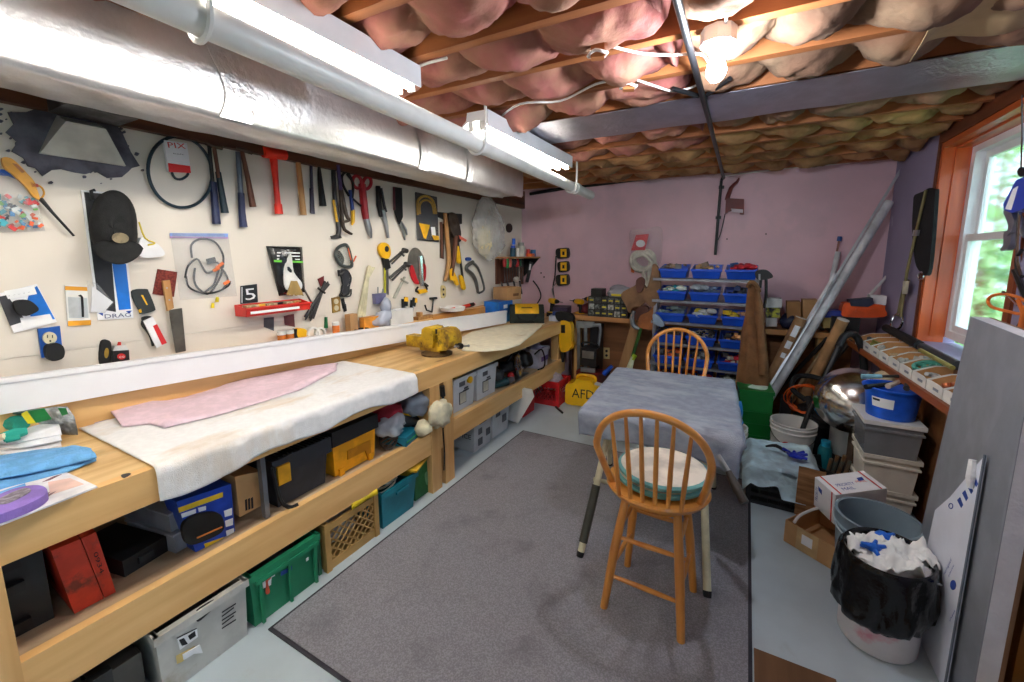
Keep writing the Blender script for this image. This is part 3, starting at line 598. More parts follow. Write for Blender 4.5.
t = hung('kitchen_knife', 'old wood-handled knife with a wide dark blade', 'knife', [('handle', hick, [('p', [(163, 281), (170, 280), (174, 308), (168, 311)], .022, .018, .005)]), ('blade', STAIN(M('old blade', (120, 112, 102), .4, .8), (80, 60, 44), 10), [('p', [(169, 310), (182, 308), (186, 351), (176, 353), (172, 330)], .028, .004, .001)]), ('rivet', steel, [('s', ell(167, 288, .9, .9, 8), .04, .001), ('s', ell(169.5, 300, .9, .9, 8), .04, .001)])])
t = hung('tape_dispenser_pack', 'white and red packaged tool with a black handle', 'package', [('handle', black_rub, [('t', [(146, 318), (143, 324), (147, 330), (151, 337), (153, 346)], .02, [3, 2.4, 2, 1.8, 1.4], 3), ('s', [(143, 318), (150, 316), (153, 320), (146, 323)], .008, .02)]), ('card', white_paper, [('p', [(144, 321), (153, 317), (167, 343), (157, 348)], .03, .012)]), ('red_panel', red_ink, [('p', [(153, 326), (157, 324), (167, 343), (162, 345)], .042, .001, 0)])])
zip2 = thing('zip_bag', 'large clear zip bag of black cables with orange ties', 'bag', LW(200, 298, .02))
b = B()
for pts in ([(192, 258), (191, 246), (197, 240), (206, 239), (216, 243), (223, 255), (223, 268)], [(185, 278), (188, 266), (197, 259), (203, 268), (208, 273), (220, 268)], [(186, 276), (189, 287), (202, 293), (216, 292), (228, 286), (230, 281)], [(195, 268), (194, 280), (199, 289), (210, 293), (222, 272), (217, 262)], [(205, 292), (214, 284), (220, 268), (228, 280), (222, 290)]): layer(b, LW, 't', pts, random.uniform(.014, .026), 1.15, 4)
b.part('cable', black_rub, zip2)
b = B()
for a, c in (((216, 268), (223, 263)), ((224, 284), (229, 281)), ((213, 271), (219, 268))): layer(b, LW, 't', [a, c], .03, 1.7)
b.part('tie', M('orange tie', (250, 124, 60), .5), zip2); b = B(); layer(b, LW, 'p', [(207, 259), (215, 257), (217, 263), (208, 264)], .02, .012); b.part('plug', black_pl, zip2)
B().grid(bagf(170, 233, 228, 234, 237, 296, 180, 300, .03, 5), 16, 16, .0006).part('film', clear_bag, zip2, ang=180)
b = B(); layer(b, LW, 'p', [(170, 233), (228, 233.5), (228, 237), (170, 236)], .008, .004); b.part('seal', M('pale blue zip seal', (128, 162, 226), .35), zip2)
b = B(); layer(b, LW, 'p', [(170, 236.2), (228, 237.2), (228, 238.6), (170, 238)], .008, .003); b.part('seal', M('violet zip line', (190, 130, 200), .35), zip2)
for x, y, l in ((213, 305, 'lower yellow foam earplug on the wall under the cable bag'), (217.5, 299, 'upper yellow foam earplug on the wall under the cable bag')): hung('earplug', l, 'earplug', [('earplug', M('foam yellow', (248, 220, 40), .7), [('t', [(x, y - 2), (x - .5, y + 3)], .008, [1.4, 1.9])])])
hung('utility_knife', 'short black tool with a gold oval badge standing behind the white board', 'tool', [('body', black_rub, [('s', [(102, 342), (111, 342.5), (110, 362), (101, 364)], .002, .022, .004)]), ('badge', M('gold badge', (196, 160, 70), .35, .6), [('s', ell(106.6, 353, 2.2, 5.2, 10, .08), .024, .001)])])
t = hung('glue_bottle', 'squat black and clear bottle with a red nozzle cap', 'bottle', [('bottle', black_pl, [('p', [(113, 351), (129, 350), (130, 366), (112, 368)], .003, .035, .006)]), ('shoulder', M('milky plastic', (220, 218, 214), .4), [('p', [(115, 346), (126, 345), (129, 351), (113, 352)], .006, .028, .004)]), ('cap', red_pl, [('t', [(119, 348), (119.5, 342)], .02, [2.6, 1.6]), ('t', [(121, 347), (125, 345), (124, 347.5)], .02, .7)]), ('badge', red_ink, [('s', ell(121.5, 356.5, 4.2, 3, 10), .038, .001)])])
wtext('CO', 119, 358, 124.5, 357.6, 2.4, .040, white_ink, t)
# red bin, sticker, strips below it
t = hung('number_sticker', 'black square sticker with a white numeral 5', 'sticker', [('plate', black_pl, [('p', [(240.5, 286), (257, 284), (258, 302), (240.5, 304)], .001, .003, 0)]), ('edge', white_ink, [('p', [(241.6, 287), (242.4, 287), (242.4, 303), (241.6, 303)], .004, .0004, 0)])])
wtext('5', 244.5, 300.5, 256, 299, 12, .005, white_ink, t)
rb = thing('parts_bin', 'open red hanging bin holding brushes', 'bin', LW(276, 318, .03))
f0, f1 = LW(246, 319, .11), LW(309, 311, .11); z0_, z1_ = f0.z + .01, f0.z + .075; ya, yb = f0.y, LW(309, 312, .10).y
b = B(); X0, X1 = XL + .004, XL + .11
b.span((X0, ya, z0_), (X1, yb, z0_ + .004)).span((X0, ya, z0_), (X0 + .004, yb, z1_)).prism([V((X1, ya, z0_)), V((X1, yb, z0_)), V((X1 + .015, yb, z0_ + .045)), V((X1 + .015, ya, z0_ + .045))], (-.004, 0, 0))
for y in (ya, yb - .004): b.prism([V((X0, y, z0_)), V((X1, y, z0_)), V((X1 + .015, y, z0_ + .045)), V((X0 + .02, y, z1_)), V((X0, y, z1_))], (0, .004, 0))
b.span((X1 + .006, ya - .004, z0_ + .042), (X1 + .022, yb + .004, z0_ + .05), .002); b.part('bin', M('red plastic', (0, 0, 0)), rb)
B().span((X1 + .014, ya + .02, z0_ + .015), (X1 + .0155, yb - .08, z0_ + .03)).part('label_slot', white_ink, rb)
for k in range(3):
    y = ya + .06 + .11 * k
    p = thing('paint_brush', ['flat tan brush lying in the red hanging bin, first', 'middle brush lying in the red hanging bin', 'end brush lying in the red hanging bin by the dark ties'][k], 'brush', (X0 + .05, y + .05, z0_ + .03))
    B().box((X0 + .055, y, z0_ + .055), (.05, .07, .012), .12 * k, .003).part('bristles', M('tan bristles', (196, 170, 130), .9, var=.2, scale=60), p); B().box((X0 + .055, y + .06, z0_ + .055), (.03, .06, .012), .12 * k, .004).part('handle', [yellow_pl, black_pl, hick][k], p)
hung('strip', 'short dark strip hanging under the red bin', 'strip', [('strip', M('slate card', (92, 90, 98), .6), [('p', [(264, 318), (274, 317), (274, 331), (264, 327)], .002, .003, 0)])])
hung('strip', 'short maroon strip hanging under the red bin', 'strip', [('strip', M('maroon card', (120, 62, 66), .6), [('p', [(284, 316), (294, 314), (295, 327), (285, 325)], .002, .003, 0)])])
bb = thing('product_bag', 'black printed clear-fronted bag of fibre, hung from its top', 'bag', LW(285, 295, .02))
B().grid(bagf(266, 246, 302, 247, 305, 292, 279, 296, .05, 8), 18, 18, .001).part('bag', M('black glossy bag', (34, 36, 38), .18, bump=.5, bscale=20, var=.05), bb, ang=180)
b = B(); layer(b, LW, 'p', [(274, 260), (303, 261), (303, 263), (274, 262)], .052, .001, 0); b.part('green_stripe', M('lime print', (120, 220, 70), .4), bb)
b = B(); 
for k in range(3): layer(b, LW, 'p', [(277, 252 + k * 3.2), (300, 252.5 + k * 3.2), (300, 253.6 + k * 3.2), (277, 253.3 + k * 3.2)], .047, .001, 0)
b.part('printing', white_ink, bb)
b = B(); layer(b, LW, 's', [(284, 268), (291, 254), (294, 272), (302, 283), (300, 290), (286, 289)], .05, .006); b.part('clear_window', M('white crumpled film', (226, 226, 222), .3, bump=.6, bscale=40), bb)
b = B()
for k in range(26): x = 287 + k * .65; layer(b, LW, 't', [(294 + (x - 295) * .3, 281), (x, 294 + random.random() * 2)], .058, .6)
o = b.part('bristle_tuft', M('straw bristle', (178, 150, 90), .9), bb); o['kind'] = 'stuff'
hung('pencil', 'grey pencil leaning beside the red bin', 'pencil', [('pencil', M('grey pencil', (120, 112, 104), .5), [('t', [(304, 289), (312, 303)], .006, .9)])])
# goggles, glasses, ties and blades
hung('safety_goggles', 'clear safety goggles with a dark seal and an orange strap edge', 'goggles', [('frame', M('grey goggle frame', (70, 76, 74), .4), [('o', [(337, 249), (343, 245), (348, 247), (352, 264), (349, 267), (341, 265), (336, 257)], .022, 1.7)]), ('lens', CLEAR('goggle lens', (220, 226, 214), .16, .08, .05), [('s', [(338, 249), (343, 246), (347, 248), (351, 263), (348, 265), (342, 264), (337, 257)], .016, .012)]), ('nose_seal', black_rub, [('s', [(337, 252), (340, 251), (344, 258), (343, 264), (339, 260)], .01, .012)]), ('strap', M('orange strap', (224, 96, 50), .6), [('t', [(348, 247), (352, 262), (356, 256)], .026, .8, 3)])])
hung('safety_glasses', 'black wraparound glasses hung by one arm', 'glasses', [('lens', M('smoked lens', (70, 70, 72), .12), [('s', [(342, 271), (347, 271), (350, 278), (348, 285), (343, 284)], .014, .012), ('s', [(343, 285), (348, 286), (349, 292), (345, 295), (342, 292)], .014, .012)]), ('frame', black_pl, [('o', [(340, 271), (347, 270.5), (351, 278), (349, 287), (349, 293), (345, 296), (341, 294), (343, 284)], .022, .9)]), ('arm', black_pl, [('t', [(339, 270), (339, 275), (344, 272)], .03, 1.6), ('t', [(341, 293), (340, 296), (350, 296), (351, 289)], .03, .8, 3)])])
hung('outlet_plate', 'bronze-edged outlet plate under the safety glasses', 'outlet', [('plate', M('bronze plate', (176, 140, 70), .4, .4), [('p', [(332, 298), (340, 296.5), (340.5, 311), (333, 313)], .001, .008)]), ('socket', M('cream socket', (0, 0, 0)), [('s', ell(336.3, 301.5, 2.3, 2.7, 8), .009, .003), ('s', ell(336.6, 308, 2.3, 2.7, 8), .009, .003)])])
hung('key_ring', 'grey keys hanging beside the bronze outlet plate', 'keys', [('keys', dark_steel, [('p', [(341, 299), (344, 298), (346, 307), (343, 309)], .004, .004), ('p', [(343, 303), (346, 304), (347, 311), (344, 312)], .009, .003)])])
random.seed(31)
b = B()
for k in range(16): x = random.uniform(-1, 1); layer(b, LW, 't', [(327 + x * 2.5, 281 + random.random() * 4), (321 + x * 1.2, 293), (309 + x * 4.5, 316 + random.random() * 5 + x)], .012 + .008 * random.random(), .8)
layer(b, LW, 't', [(318, 288), (325, 293)], .028, 1.2); b.solo('tie_bundle', M('black ties', (52, 50, 50), .5), 'large fanned bundle of black cable ties beside the red bin', 'cable ties')
hung('rag', 'small maroon rag tucked behind the black cable ties', 'rag', [('rag', M('maroon cloth', (128, 48, 50), .9), [('p', [(318, 279), (324, 276), (324, 284), (321, 287)], .004, .006)])])
b = B()
for k in range(16): x = random.uniform(-1, 1); layer(b, LW, 't', [(371 + x * 3.5, 266 + random.random() * 3 + x), (367 + x * 1.6, 278), (361 + x * 4, 314 + random.random() * 4)], .012 + .008 * random.random(), .8)
b.solo('tie_bundle', M('cream ties', (222, 214, 178), .5), 'tall bundle of cream cable ties', 'cable ties')
for pts, l in (([(391, 263), (405, 250)], 'upper short bundle of dark cable ties beside the round cutter'), ([(391, 279), (407, 264)], 'lower short bundle of dark cable ties beside the round cutter')):
    b = B(); (ax, ay), (cx, cy) = pts
    for k in range(8): x = random.uniform(-1, 1) * 2; layer(b, LW, 't', [(ax + x, ay + x), (cx + x * .5, cy + x * .6)], .01 + .008 * random.random(), .7)
    layer(b, LW, 't', [(cx - 5, cy + 2), (cx - 1, cy + 6)], .022, 1); layer(b, LW, 't', [(cx - 2, cy), (cx + 2, cy + 1)], .018, 2.4); b.solo('tie_bundle', M('charcoal ties', (74, 72, 70), .5), l, 'cable ties')
b = B()
for k in range(8): x = random.uniform(-1, 1) * 1.8; layer(b, LW, 't', [(395 + x, 298), (405 + x * .6, 277)], .01 + .008 * random.random(), .7)
layer(b, LW, 't', [(401, 279), (408, 283)], .022, 1); b.solo('tie_bundle', M('clear ties', (186, 184, 168), .4), 'short bundle of clear grey cable ties above the screwdrivers', 'cable ties')
hung('caulking_knife', 'yellow round-headed saw with a black collar and thin blade', 'saw', [('handle', yellow_pl, [('s', [(380, 246), (384, 242.5), (389, 245), (391, 253), (389, 258), (384, 258), (380, 252)], .008, .025, .004)]), ('pad', black_rub, [('s', ell(387, 249, 2, 3, 10), .033, .003)]), ('collar', black_rub, [('p', [(383, 258), (389, 259), (391, 268), (386, 270)], .01, .022)]), ('blade', steel, [('p', [(385.5, 269), (388.5, 269), (389, 295), (385, 294)], .018, .004, 0)]), ('edge', M('green yellow edge', (206, 200, 60), .4), [('p', [(384.5, 268), (386, 269), (386, 294), (384.5, 294)], .016, .007, 0)])])
hung('disc_cutter', 'round steel-disc cutter with a red lower guard and chrome body', 'power tool', [('disc', M('disc steel', (150, 146, 136), .4, .7), [('s', ell(417, 266, 8.5, 18.5, 20, -.12), .006, .008)]), ('guard', M('guard red', (206, 34, 44), .4), [('s', [(411, 267), (413, 266), (417, 278), (419, 284), (415, 283), (411, 275)], .014, .012), ('s', [(423, 265), (426, 266), (426, 278), (423, 281)], .014, .012)]), ('body', chrome, [('t', [(420, 256), (421, 270), (422, 286)], .03, [3, 2.6, 2.2])]), ('cord', black_rub, [('t', [(418, 287), (416, 291), (422, 292), (427, 289), (424, 283), (428, 286)], .02, 1, 3)]), ('foot', yellow_pl, [('p', [(418, 290), (426, 289), (428, 292), (420, 294)], .008, .022)])])
for pts, l in (([(406, 297), (405.5, 306), (407, 322)], 'yellow-and-black screwdriver nearer the cream ties'), ([(415, 298), (413, 306), (411, 322)], 'tilted yellow-and-black screwdriver beside the hex keys')):
    (a, c, d) = pts; hung('screwdriver', l, 'screwdriver', [('handle', black_rub, [('t', [a, c], .03, [2.2, 2.4]), ('t', [(a[0] - 3, a[1] + 2), (c[0] - 2, c[1] + 8)], .02, 1.6)]), ('cap', yellow_pl, [('t', [(a[0] + .3, a[1]), (a[0], a[1] + 4.5)], .034, [2, 2.5])]), ('shaft', steel, [('t', [c, d], .03, [1, .8])])])
hung('hex_key', 'black T-handled hex key standing on the ledge', 'hex key', [('handle', black_pl, [('t', [(430, 298.5), (436.5, 298)], .02, 1.2)]), ('shaft', dark_steel, [('t', [(433.5, 298), (432, 312)], .02, .8)])])
hung('hex_key', 'thin L-shaped hex key nearest the screwdrivers', 'hex key', [('shaft', dark_steel, [('t', [(425, 305), (426.5, 310), (432, 312)], .012, .8)])])
hung('outlet_plate', 'cream outlet plate below the hand saws', 'outlet', [('plate', M('ivory plate', (222, 200, 140), .4), [('s', [(441.5, 286), (445, 286), (446, 290), (445.5, 297), (442, 298), (441, 293)], .001, .008)]), ('slot', black_pl, [('s', ell(443.5, 289.5, .9, 1.2, 8), .009, .001), ('s', ell(443.6, 294.5, .9, 1.2, 8), .009, .001)])])
hung('fuse_cup', 'small slate-blue cup on the wall holding picks', 'cup', [('cup', M('slate cup', (104, 104, 140), .5), [('p', [(375, 294), (386, 293), (385.5, 304), (376, 304)], .002, .035, .005)]), ('pick', steel, [('t', [(378, 296), (378, 287)], .018, .5), ('t', [(382, 295), (383, 289)], .018, .5)])])
# saw bundle, bag of fibre, wrench frame
hung('hand_saw', 'brown wood-backed saw blade hanging first in the saw bundle', 'saw', [('blade', rust, [('p', [(440, 223), (444, 224), (444, 259), (440, 258)], .003, .004, 0)]), ('back', brownh, [('t', [(441, 222), (442, 258)], .012, 1.5)])])
hung('hand_saw', 'old saw with a long pale wooden handle', 'saw', [('handle', hick, [('t', [(445, 213), (447, 236), (449, 262), (445, 281)], .04, [2, 2.4, 2.5, 1.8], 2)]), ('blade', rust, [('p', [(447, 214), (455, 215), (457, 250), (449, 280)], .03, .003, 0)])])
hung('level_frame', 'dark rack plate behind the saw bundle', 'rack', [('plate', black_pl, [('p', [(438, 212), (462, 214), (462, 224), (457, 224), (457, 232), (450, 232), (450, 222), (439, 217)], .002, .02)])])
hung('hand_saw', 'brown pistol-grip saw hanging outermost in the bundle', 'saw', [('grip', rust, [('s', [(449, 214), (456, 214), (460, 226), (461, 236), (456, 238), (451, 230)], .05, .02, .004)]), ('blade', brownh, [('t', [(456, 236), (454, 258), (452, 276)], .06, [2.6, 2.4, 1.4])]), ('tip', yellow_pl, [('p', [(450, 270), (453, 268), (456, 281), (451, 280)], .055, .012)])])
hung('wood_clamp', 'yellow-ended black bar clamp beside the saw bundle', 'clamp', [('bar', dark_steel, [('t', [(457, 234), (460, 258), (464, 288)], .05, 1.3)]), ('jaw', yellow_pl, [('s', [(456, 248), (459, 247), (461, 262), (458, 262)], .045, .02), ('s', [(452, 272), (455, 273), (459, 284), (456, 284)], .045, .02), ('s', [(460, 276), (463, 277), (466, 288), (463, 289)], .045, .02)]), ('knob', black_rub, [('s', ell(458.5, 239, 3, 3.4, 10), .05, .02)]), ('tag', M('coral tag', (250, 120, 96), .5), [('p', [(459, 235), (467, 240), (466, 242), (460, 239)], .075, .003, 0)])])
fb = thing('plastic_bag', 'tall clear plastic bag of cream fibre hanging from the duct end', 'bag', LW(487, 262, .05))
def fbag(u, v):
    a = 2 * math.pi * u; prof = [.28, .55, .72, .85, .95, 1, 1, .92, .68, .1]; k = v * 9; i = min(8, int(k)); r = prof[i] + (prof[i + 1] - prof[i]) * (k - i)
    n = 1 + .16 * noise.noise(V((math.cos(a) * 2, math.sin(a) * 2, v * 7))) + .16 * abs(noise.noise(V((math.cos(a) * 5, math.sin(a) * 5, v * 13))))
    p = LW(485 + 4 * v + 14.5 * r * n * math.cos(a), 197 + 64 * v, .09); p.x = XL + .10 + .085 * r * n * math.sin(a); return p
B().grid(fbag, 60, 50).part('film', CLEAR('crinkled film', (250, 250, 248), .3, .1, 1.2), fb, ang=180)
B().blob(LW(485, 241, .10), (.055, .085, .16), 3, .5, 2.6, 3).part('fibre', M('cream fibre', (232, 214, 160), .95, var=.15, scale=20, bump=.7, bscale=40), fb)
hung('wall_knob', 'small dark round hole cover high in the corner', 'cover', [('cover', M('dark cover', (58, 42, 36), .6), [('s', ell(509.5, 228, 3, 4.6, 12), .001, .012)])])
hung('pipe_wrench', 'grey wrench with a curved frame hung under the fibre bag', 'wrench', [('frame', M('dull steel', (132, 136, 132), .4, .7), [('t', [(473, 262), (467, 266), (467, 270), (472, 274), (476, 282), (478, 293)], .02, [2, 1.9, 1.9, 2, 1.9, 1.4], 3), ('t', [(472, 262), (478, 268), (483, 282), (484, 290), (479, 293)], .02, [1.6, 1.2, 1.1, 1.1, 1.1], 3)]), ('knob', M('blue knob', (46, 84, 160), .5), [('s', ell(469, 259, 2.6, 1.8, 8), .012, .02)])])
# ------------------------------------------------------------------ the long workbench
BZ = .877; BXF = -1.79
wb = thing('workbench', 'long pine workbench with a lower shelf running along the tool wall', 'workbench', (-2.15, 2, 0))
b = B()
for i in range(5):
    xa = XL + .005 + i * .1533; b.span((xa, -.6, BZ - .038), (xa + .1528, 4.86, BZ), .002)
b.part('bench_top', wood_top, wb)
B().span((BXF - .038, -.6, .752), (BXF, 4.42, BZ), .004).part('front_rail', wood_y, wb)
B().span((XL + .004, -.6, BZ), (XL + .10, 2.95, 1.05), .004).part('back_ledge', wood_y, wb)
B().span((XL + .004, 2.951, BZ), (XL + .10, 4.2, 1.06), .004).part('back_ledge', WOOD('orange ledge', (226, 160, 80), (196, 128, 60), 'Y', .45), wb)
B().span((XL + .02, -.6, .392), (BXF - .038, 4.42, .43), .002).part('shelf_board', WOOD('pale shelf board', (206, 180, 150), (170, 140, 108), 'Y', .6), wb)
B().span((BXF - .038, -.6, .285), (BXF, 4.42, .437), .004).part('shelf_rail', wood_y, wb)
for y in (.10, 2.055, 2.20, 4.31): B().span((BXF - .13, y, 0), (BXF + .004 if y < 4 else BXF - .039, y + (.14 if y < 1 else .1), .752), .004).part('leg', wood_z, wb)
for y in (.115, 2.1, 4.1): B().span((XL + .02, y, 0), (XL + .11, y + .09, BZ - .04), .004).part('leg', wood_z, wb)
B().span((BXF - .08, .985, .437), (BXF - .05, 1.005, .80), .003).part('bracket', M('grey bracket', (126, 128, 134), .5, .4), wb)
B().span((XL + .002, -.6, .0), (XL + .018, 4.2, .83)).part('back_panel', M('shade-toned back panel', (84, 66, 52), .8), wb)  # dark colour puts the shade under the bench onto this sheet
F = AZ(BZ); b = B(); layer(b, F, 's', [(121, 475), (128, 473), (131, 474), (124, 478)], 0, .0006); b.part('burn_mark', black_ink, wb, 'small black mark on the bench top')
# cable hung on the middle leg
cable([V((BXF + .010, 2.176, .70)), V((BXF + .012, 2.182, .55)), V((BXF + .010, 2.174, .42)), V((BXF + .010, 2.182, .25)), V((BXF + .010, 2.17, .12))], 'dark cable hanging down the double middle leg of the bench', black_rub, .005)
hung('clamp_hook', 'black hook hanging at the top of the double middle bench leg', 'hook', [('hook', black_pl, [('t', [(442, 386), (443, 396)], .004, 2.6), ('t', [(443, 396), (445, 420)], .004, 1.3)])], AX(BXF + .008))
# ---- white board lying against the ledge
A_, C_ = FX(-30, 419, -2.495), FZ(505, 323, BZ + .002); up = V((0, 0, .140)); d = (C_ - A_).normalized(); nr = d.cross(V((0, 0, 1))).normalized()
up = (up - d * up.dot(d)); wbd = thing('trim_board', 'very long white trim board lying on edge against the bench ledge', 'board', (A_ + C_) / 2)
def bar(b, o, u0, u1, n0, n1): 
    q = [o + up * u0 + nr * n0, o + up * u1 + nr * n0, o + up * u1 + nr * n1, o + up * u0 + nr * n1]; b.prism(q, C_ - A_, .002)
b = B(); bar(b, A_, 0, .86, 0, .02); b.part('face', M('white pvc', (240, 240, 242), .35, var=.01), wbd); b = B(); bar(b, A_, .86, 1.0, -.004, .028); bar(b, A_, .80, .83, .02, .023); b.part('moulding', M('white pvc', (0, 0, 0)), wbd)
# ---- towel over the bench
tm = STAIN(M('white towel', (244, 243, 242), .95, var=.02, scale=40, bump=.4, bscale=260), (212, 186, 150), 4, .54, .72, .6, (1.5, .6, 0.2))
def towel(u, v):
    y = .60 + 1.32 * u; x0 = -2.47 - .012 * math.sin(u * 9) + .03 * u; L1 = BXF + .012 - x0; hang = .108 + .014 * math.sin(u * 16) + .010 * math.sin(u * 7 + 1) - .012 * u
    s = v * (L1 + hang); n = noise.noise(V((y * 5, s * 6, 3))) * .006 + noise.noise(V((y * 16, s * 16, 3))) * .002
    if s < L1 - .02: return V((x0 + s, y, BZ + .006 + abs(n)))
    t = (s - L1 + .02); f = .012 * math.sin(u * 40) * min(1, t / .05) * (.4 + .6 * math.sin(u * 5) ** 2)
    if t < .03: a = t / .03 * math.pi / 2; return V((BXF - .008 + .022 * math.sin(a), y, BZ + .006 - .02 * (1 - math.cos(a))))
    return V((BXF + .014 + max(0, f) + abs(n), y, BZ - .014 - (t - .03)))
B().grid(towel, 110, 80, .004).solo('towel', tm, 'big stained white towel spread over the bench and hanging over its edge', 'towel', ang=180)
pk = M('pink cloth', (234, 206, 216), .95, var=.04, scale=30, bump=.4, bscale=240)
def two(back, front, z, ruf=.012, sd=1, amp=.008):
    def pick(p, t): k = t * (len(p) - 1); i = min(len(p) - 2, int(k)); return tuple(p[i][j] + (p[i + 1][j] - p[i][j]) * (k - i) for j in (0, 1))
    def f(u, v):
        a, c = pick(back, u), pick(front, u); q = FZ(a[0] + (c[0] - a[0]) * v, a[1] + (c[1] - a[1]) * v, z)
        e = 1 - abs(2 * v - 1) ** 6
        q.z += e * (amp + ruf * noise.noise(V((q.x * 5, q.y * 5, sd))) + ruf * .4 * noise.noise(V((q.x * 15, q.y * 15, sd)))); q.z = max(q.z, z); return q
    return f
B().grid(two([(106, 411), (150, 402), (190, 394), (225, 383), (270, 374), (305, 367), (338, 364)], [(122, 427), (150, 424), (165, 428), (215, 416), (250, 406), (300, 390), (336, 371)], BZ + .016, .016, 2, .014), 60, 20, .004).solo('cloth', pk, 'long pale pink cloth lying along the back of the white towel', 'cloth', ang=180)
B().grid(two([(88, 421), (110, 418)], [(95, 424), (108, 427)], BZ + .002, .004, 2, .002), 6, 6, .002).solo('cloth', M('lilac cloth', (216, 206, 226), .9), 'small lilac cloth corner showing behind the foil bag', 'cloth', ang=180)
cr = STAIN(M('cream canvas', (238, 228, 200), .95, var=.03, scale=20, bump=.3, bscale=200), (196, 170, 120), 4, .6, .72, .5)
B().grid(two([(455, 341), (472, 332), (490, 328), (508, 325), (528, 324), (545, 324)], [(462, 351), (485, 352), (505, 350), (520, 345), (532, 335), (541, 327)], BZ + .002, .016, 7, .010), 50, 24, .004).solo('drop_cloth', cr, 'cream drop cloth spread on the bench past the yellow vise', 'cloth', ang=180)
# ---- vise
vc = FZ(437, 354, BZ); vy = STAIN(STAIN(M('vise yellow', (226, 184, 30), .5, var=.1), (130, 88, 30), 6, .46, .6, .85), (60, 44, 26), 14, .56, .66, .8)
vs = thing('bench_vise', 'worn yellow bench vise bolted near the bench edge', 'vise', vc)
sv = 1.02
def vp(x, y, z): return vc + V((x * sv, y * sv, z * sv))
B().lathe([(0, 0), (.115, 0), (.118, .012), (.09, .022), (.075, .03), (0, .03)], vc, n=28).part('swivel_base', STAIN(M('vise base iron', (120, 92, 52), .6, .3), (60, 44, 30), 10, .5, .6, .8), vs)
B().box(vp(-.03, 0, .062), (.19, .10, .07), None, .015).box(vp(-.16, 0, .085), (.20, .09, .085), None, .012).part('body', vy, vs)
bx = B(); bx.prism([vp(-.055, -.075, z) + V((x, 0, 0)) for x, z in ((-.01, .06), (.075, .06), (.085, .10), (.085, .175), (.06, .205), (.01, .21), (-.02, .19), (-.03, .11))], (0, .15, 0), .012); bx.part('rear_jaw', vy, vs)
bx = B(); bx.prism([vp(.075, -.078, z) + V((x, 0, 0)) for x, z in ((-.0, .05), (.07, .055), (.10, .08), (.105, .13), (.085, .185), (.05, .205), (.0, .205), (.0, .12))], (0, .155, 0), .016); bx.part('front_jaw', vy, vs)
B().box(vp(.062, 0, .186), (.02, .15, .034), None, .003).part('jaw_plate', dark_steel, vs)
B().tube([vp(.15, 0, .085), vp(.225, 0, .082)], .014, 12).part('screw', rust, vs)
B().lathe([(0, 0), (.022, 0), (.024, .012), (.02, .03), (0, .032)], vp(.20, 0, .083), (1, 0, 0), 14).part('screw_head', dark_steel, vs)
B().tube([vp(.216, -.06, .09), vp(.216, .10, .066)], .007, 8).blob(vp(.216, -.062, .09), (.011, .011, .011), 0, 0, 1, 1).blob(vp(.216, .10, .066), (.011, .011, .011), 0, 0, 1, 1).part('handle', steel, vs)
# ---- near end of the bench: cloths, bag, gloves, magazine
F = AZ(BZ)
bt_ = M('blue shop towel', (112, 176, 230), .9, var=.06, scale=30, bump=.5, bscale=160)
B().grid(two([(-30, 470), (10, 457), (40, 455), (70, 451), (88, 455)], [(-30, 500), (8, 488), (40, 480), (66, 473), (96, 461)], BZ + .004, .012, 3, .012), 50, 26, .004).grid(two([(-30, 460), (2, 456), (36, 451), (73, 447), (90, 453)], [(-30, 486), (6, 478), (30, 474), (62, 467), (97, 458)], BZ + .022, .022, 6, .012), 50, 26, .004).grid(two([(-40, 474), (0, 468), (22, 470)], [(-40, 508), (4, 500), (26, 488)], BZ + .002, .015, 9, .010), 24, 12, .004).solo('shop_towel', bt_, 'folded sky-blue shop towel at the near end of the bench', 'towel', ang=180)
wt = M('white folded rag', (240, 240, 244), .95, var=.03, scale=30, bump=.35, bscale=200)
wr = thing('folded_rags', 'flat pile of folded white rags behind the blue shop towel', 'rags', FZ(25, 448, BZ))
for k in range(3): B().grid(two([(-40, 434 - 3 * k), (20, 431 - 4 * k), (56, 428 - 4 * k)], [(-40, 456 - 5 * k), (20, 455 - 6 * k), (62, 447 - 6 * k)], BZ + .003 + .017 * k, .012, k + 4, .012), 30, 12, .006).part('rag', wt, wr)
sk = thing('seed_bag', 'crinkled foil and green printed bag lying against the white board', 'bag', FZ(55, 425, BZ))
def crk(back, front, z, h, sd): 
    g = two(back, front, z, .03, sd, h)
    return g
def sbag(u, v):
    xt, yt = 10 + 56 * u, 410 - 3 * u; xb, yb = 12 + 66 * u, 432 + 3 * u
    a, c = FX(xt, yt, -2.47), FZ(xb, yb, BZ + .006); q = a + (c - a) * v; n = noise.noise(V((q.y * 14, q.z * 14 + q.x * 9, 3))) * .02 + noise.noise(V((q.y * 34, q.z * 34, 3))) * .008
    return q + V((.035 * math.sin(math.pi * v) + n, 0, .02 * math.sin(math.pi * v) + n * .5 if v < .95 else 0))
B().grid(sbag, 40, 20).part('film', M('crinkled foil film', (206, 210, 212), .2, .6, var=.2, scale=30, bump=1, bscale=50), sk, ang=180)
F3 = AX(-2.395); b = B(); layer(b, F3, 'p', [(28, 411), (44, 408), (52, 419), (36, 423)], 0, .002, 0); layer(b, F3, 'p', [(58, 408), (66, 408), (68, 414), (62, 416)], 0, .002, 0); b.part('green_print', M('green print', (22, 120, 56), .35), sk)
b = B(); layer(b, F3, 'p', [(21, 414), (27, 411), (36, 423), (28, 424)], 0, .002, 0); b.part('yellow_print', M('yellow print', (230, 214, 40), .35), sk)
gl = M('teal glove', (30, 160, 140), .7, bump=.3, bscale=120); gv = thing('work_gloves', 'pair of teal work gloves lying on the white rags', 'gloves', FZ(10, 428, BZ + .06))
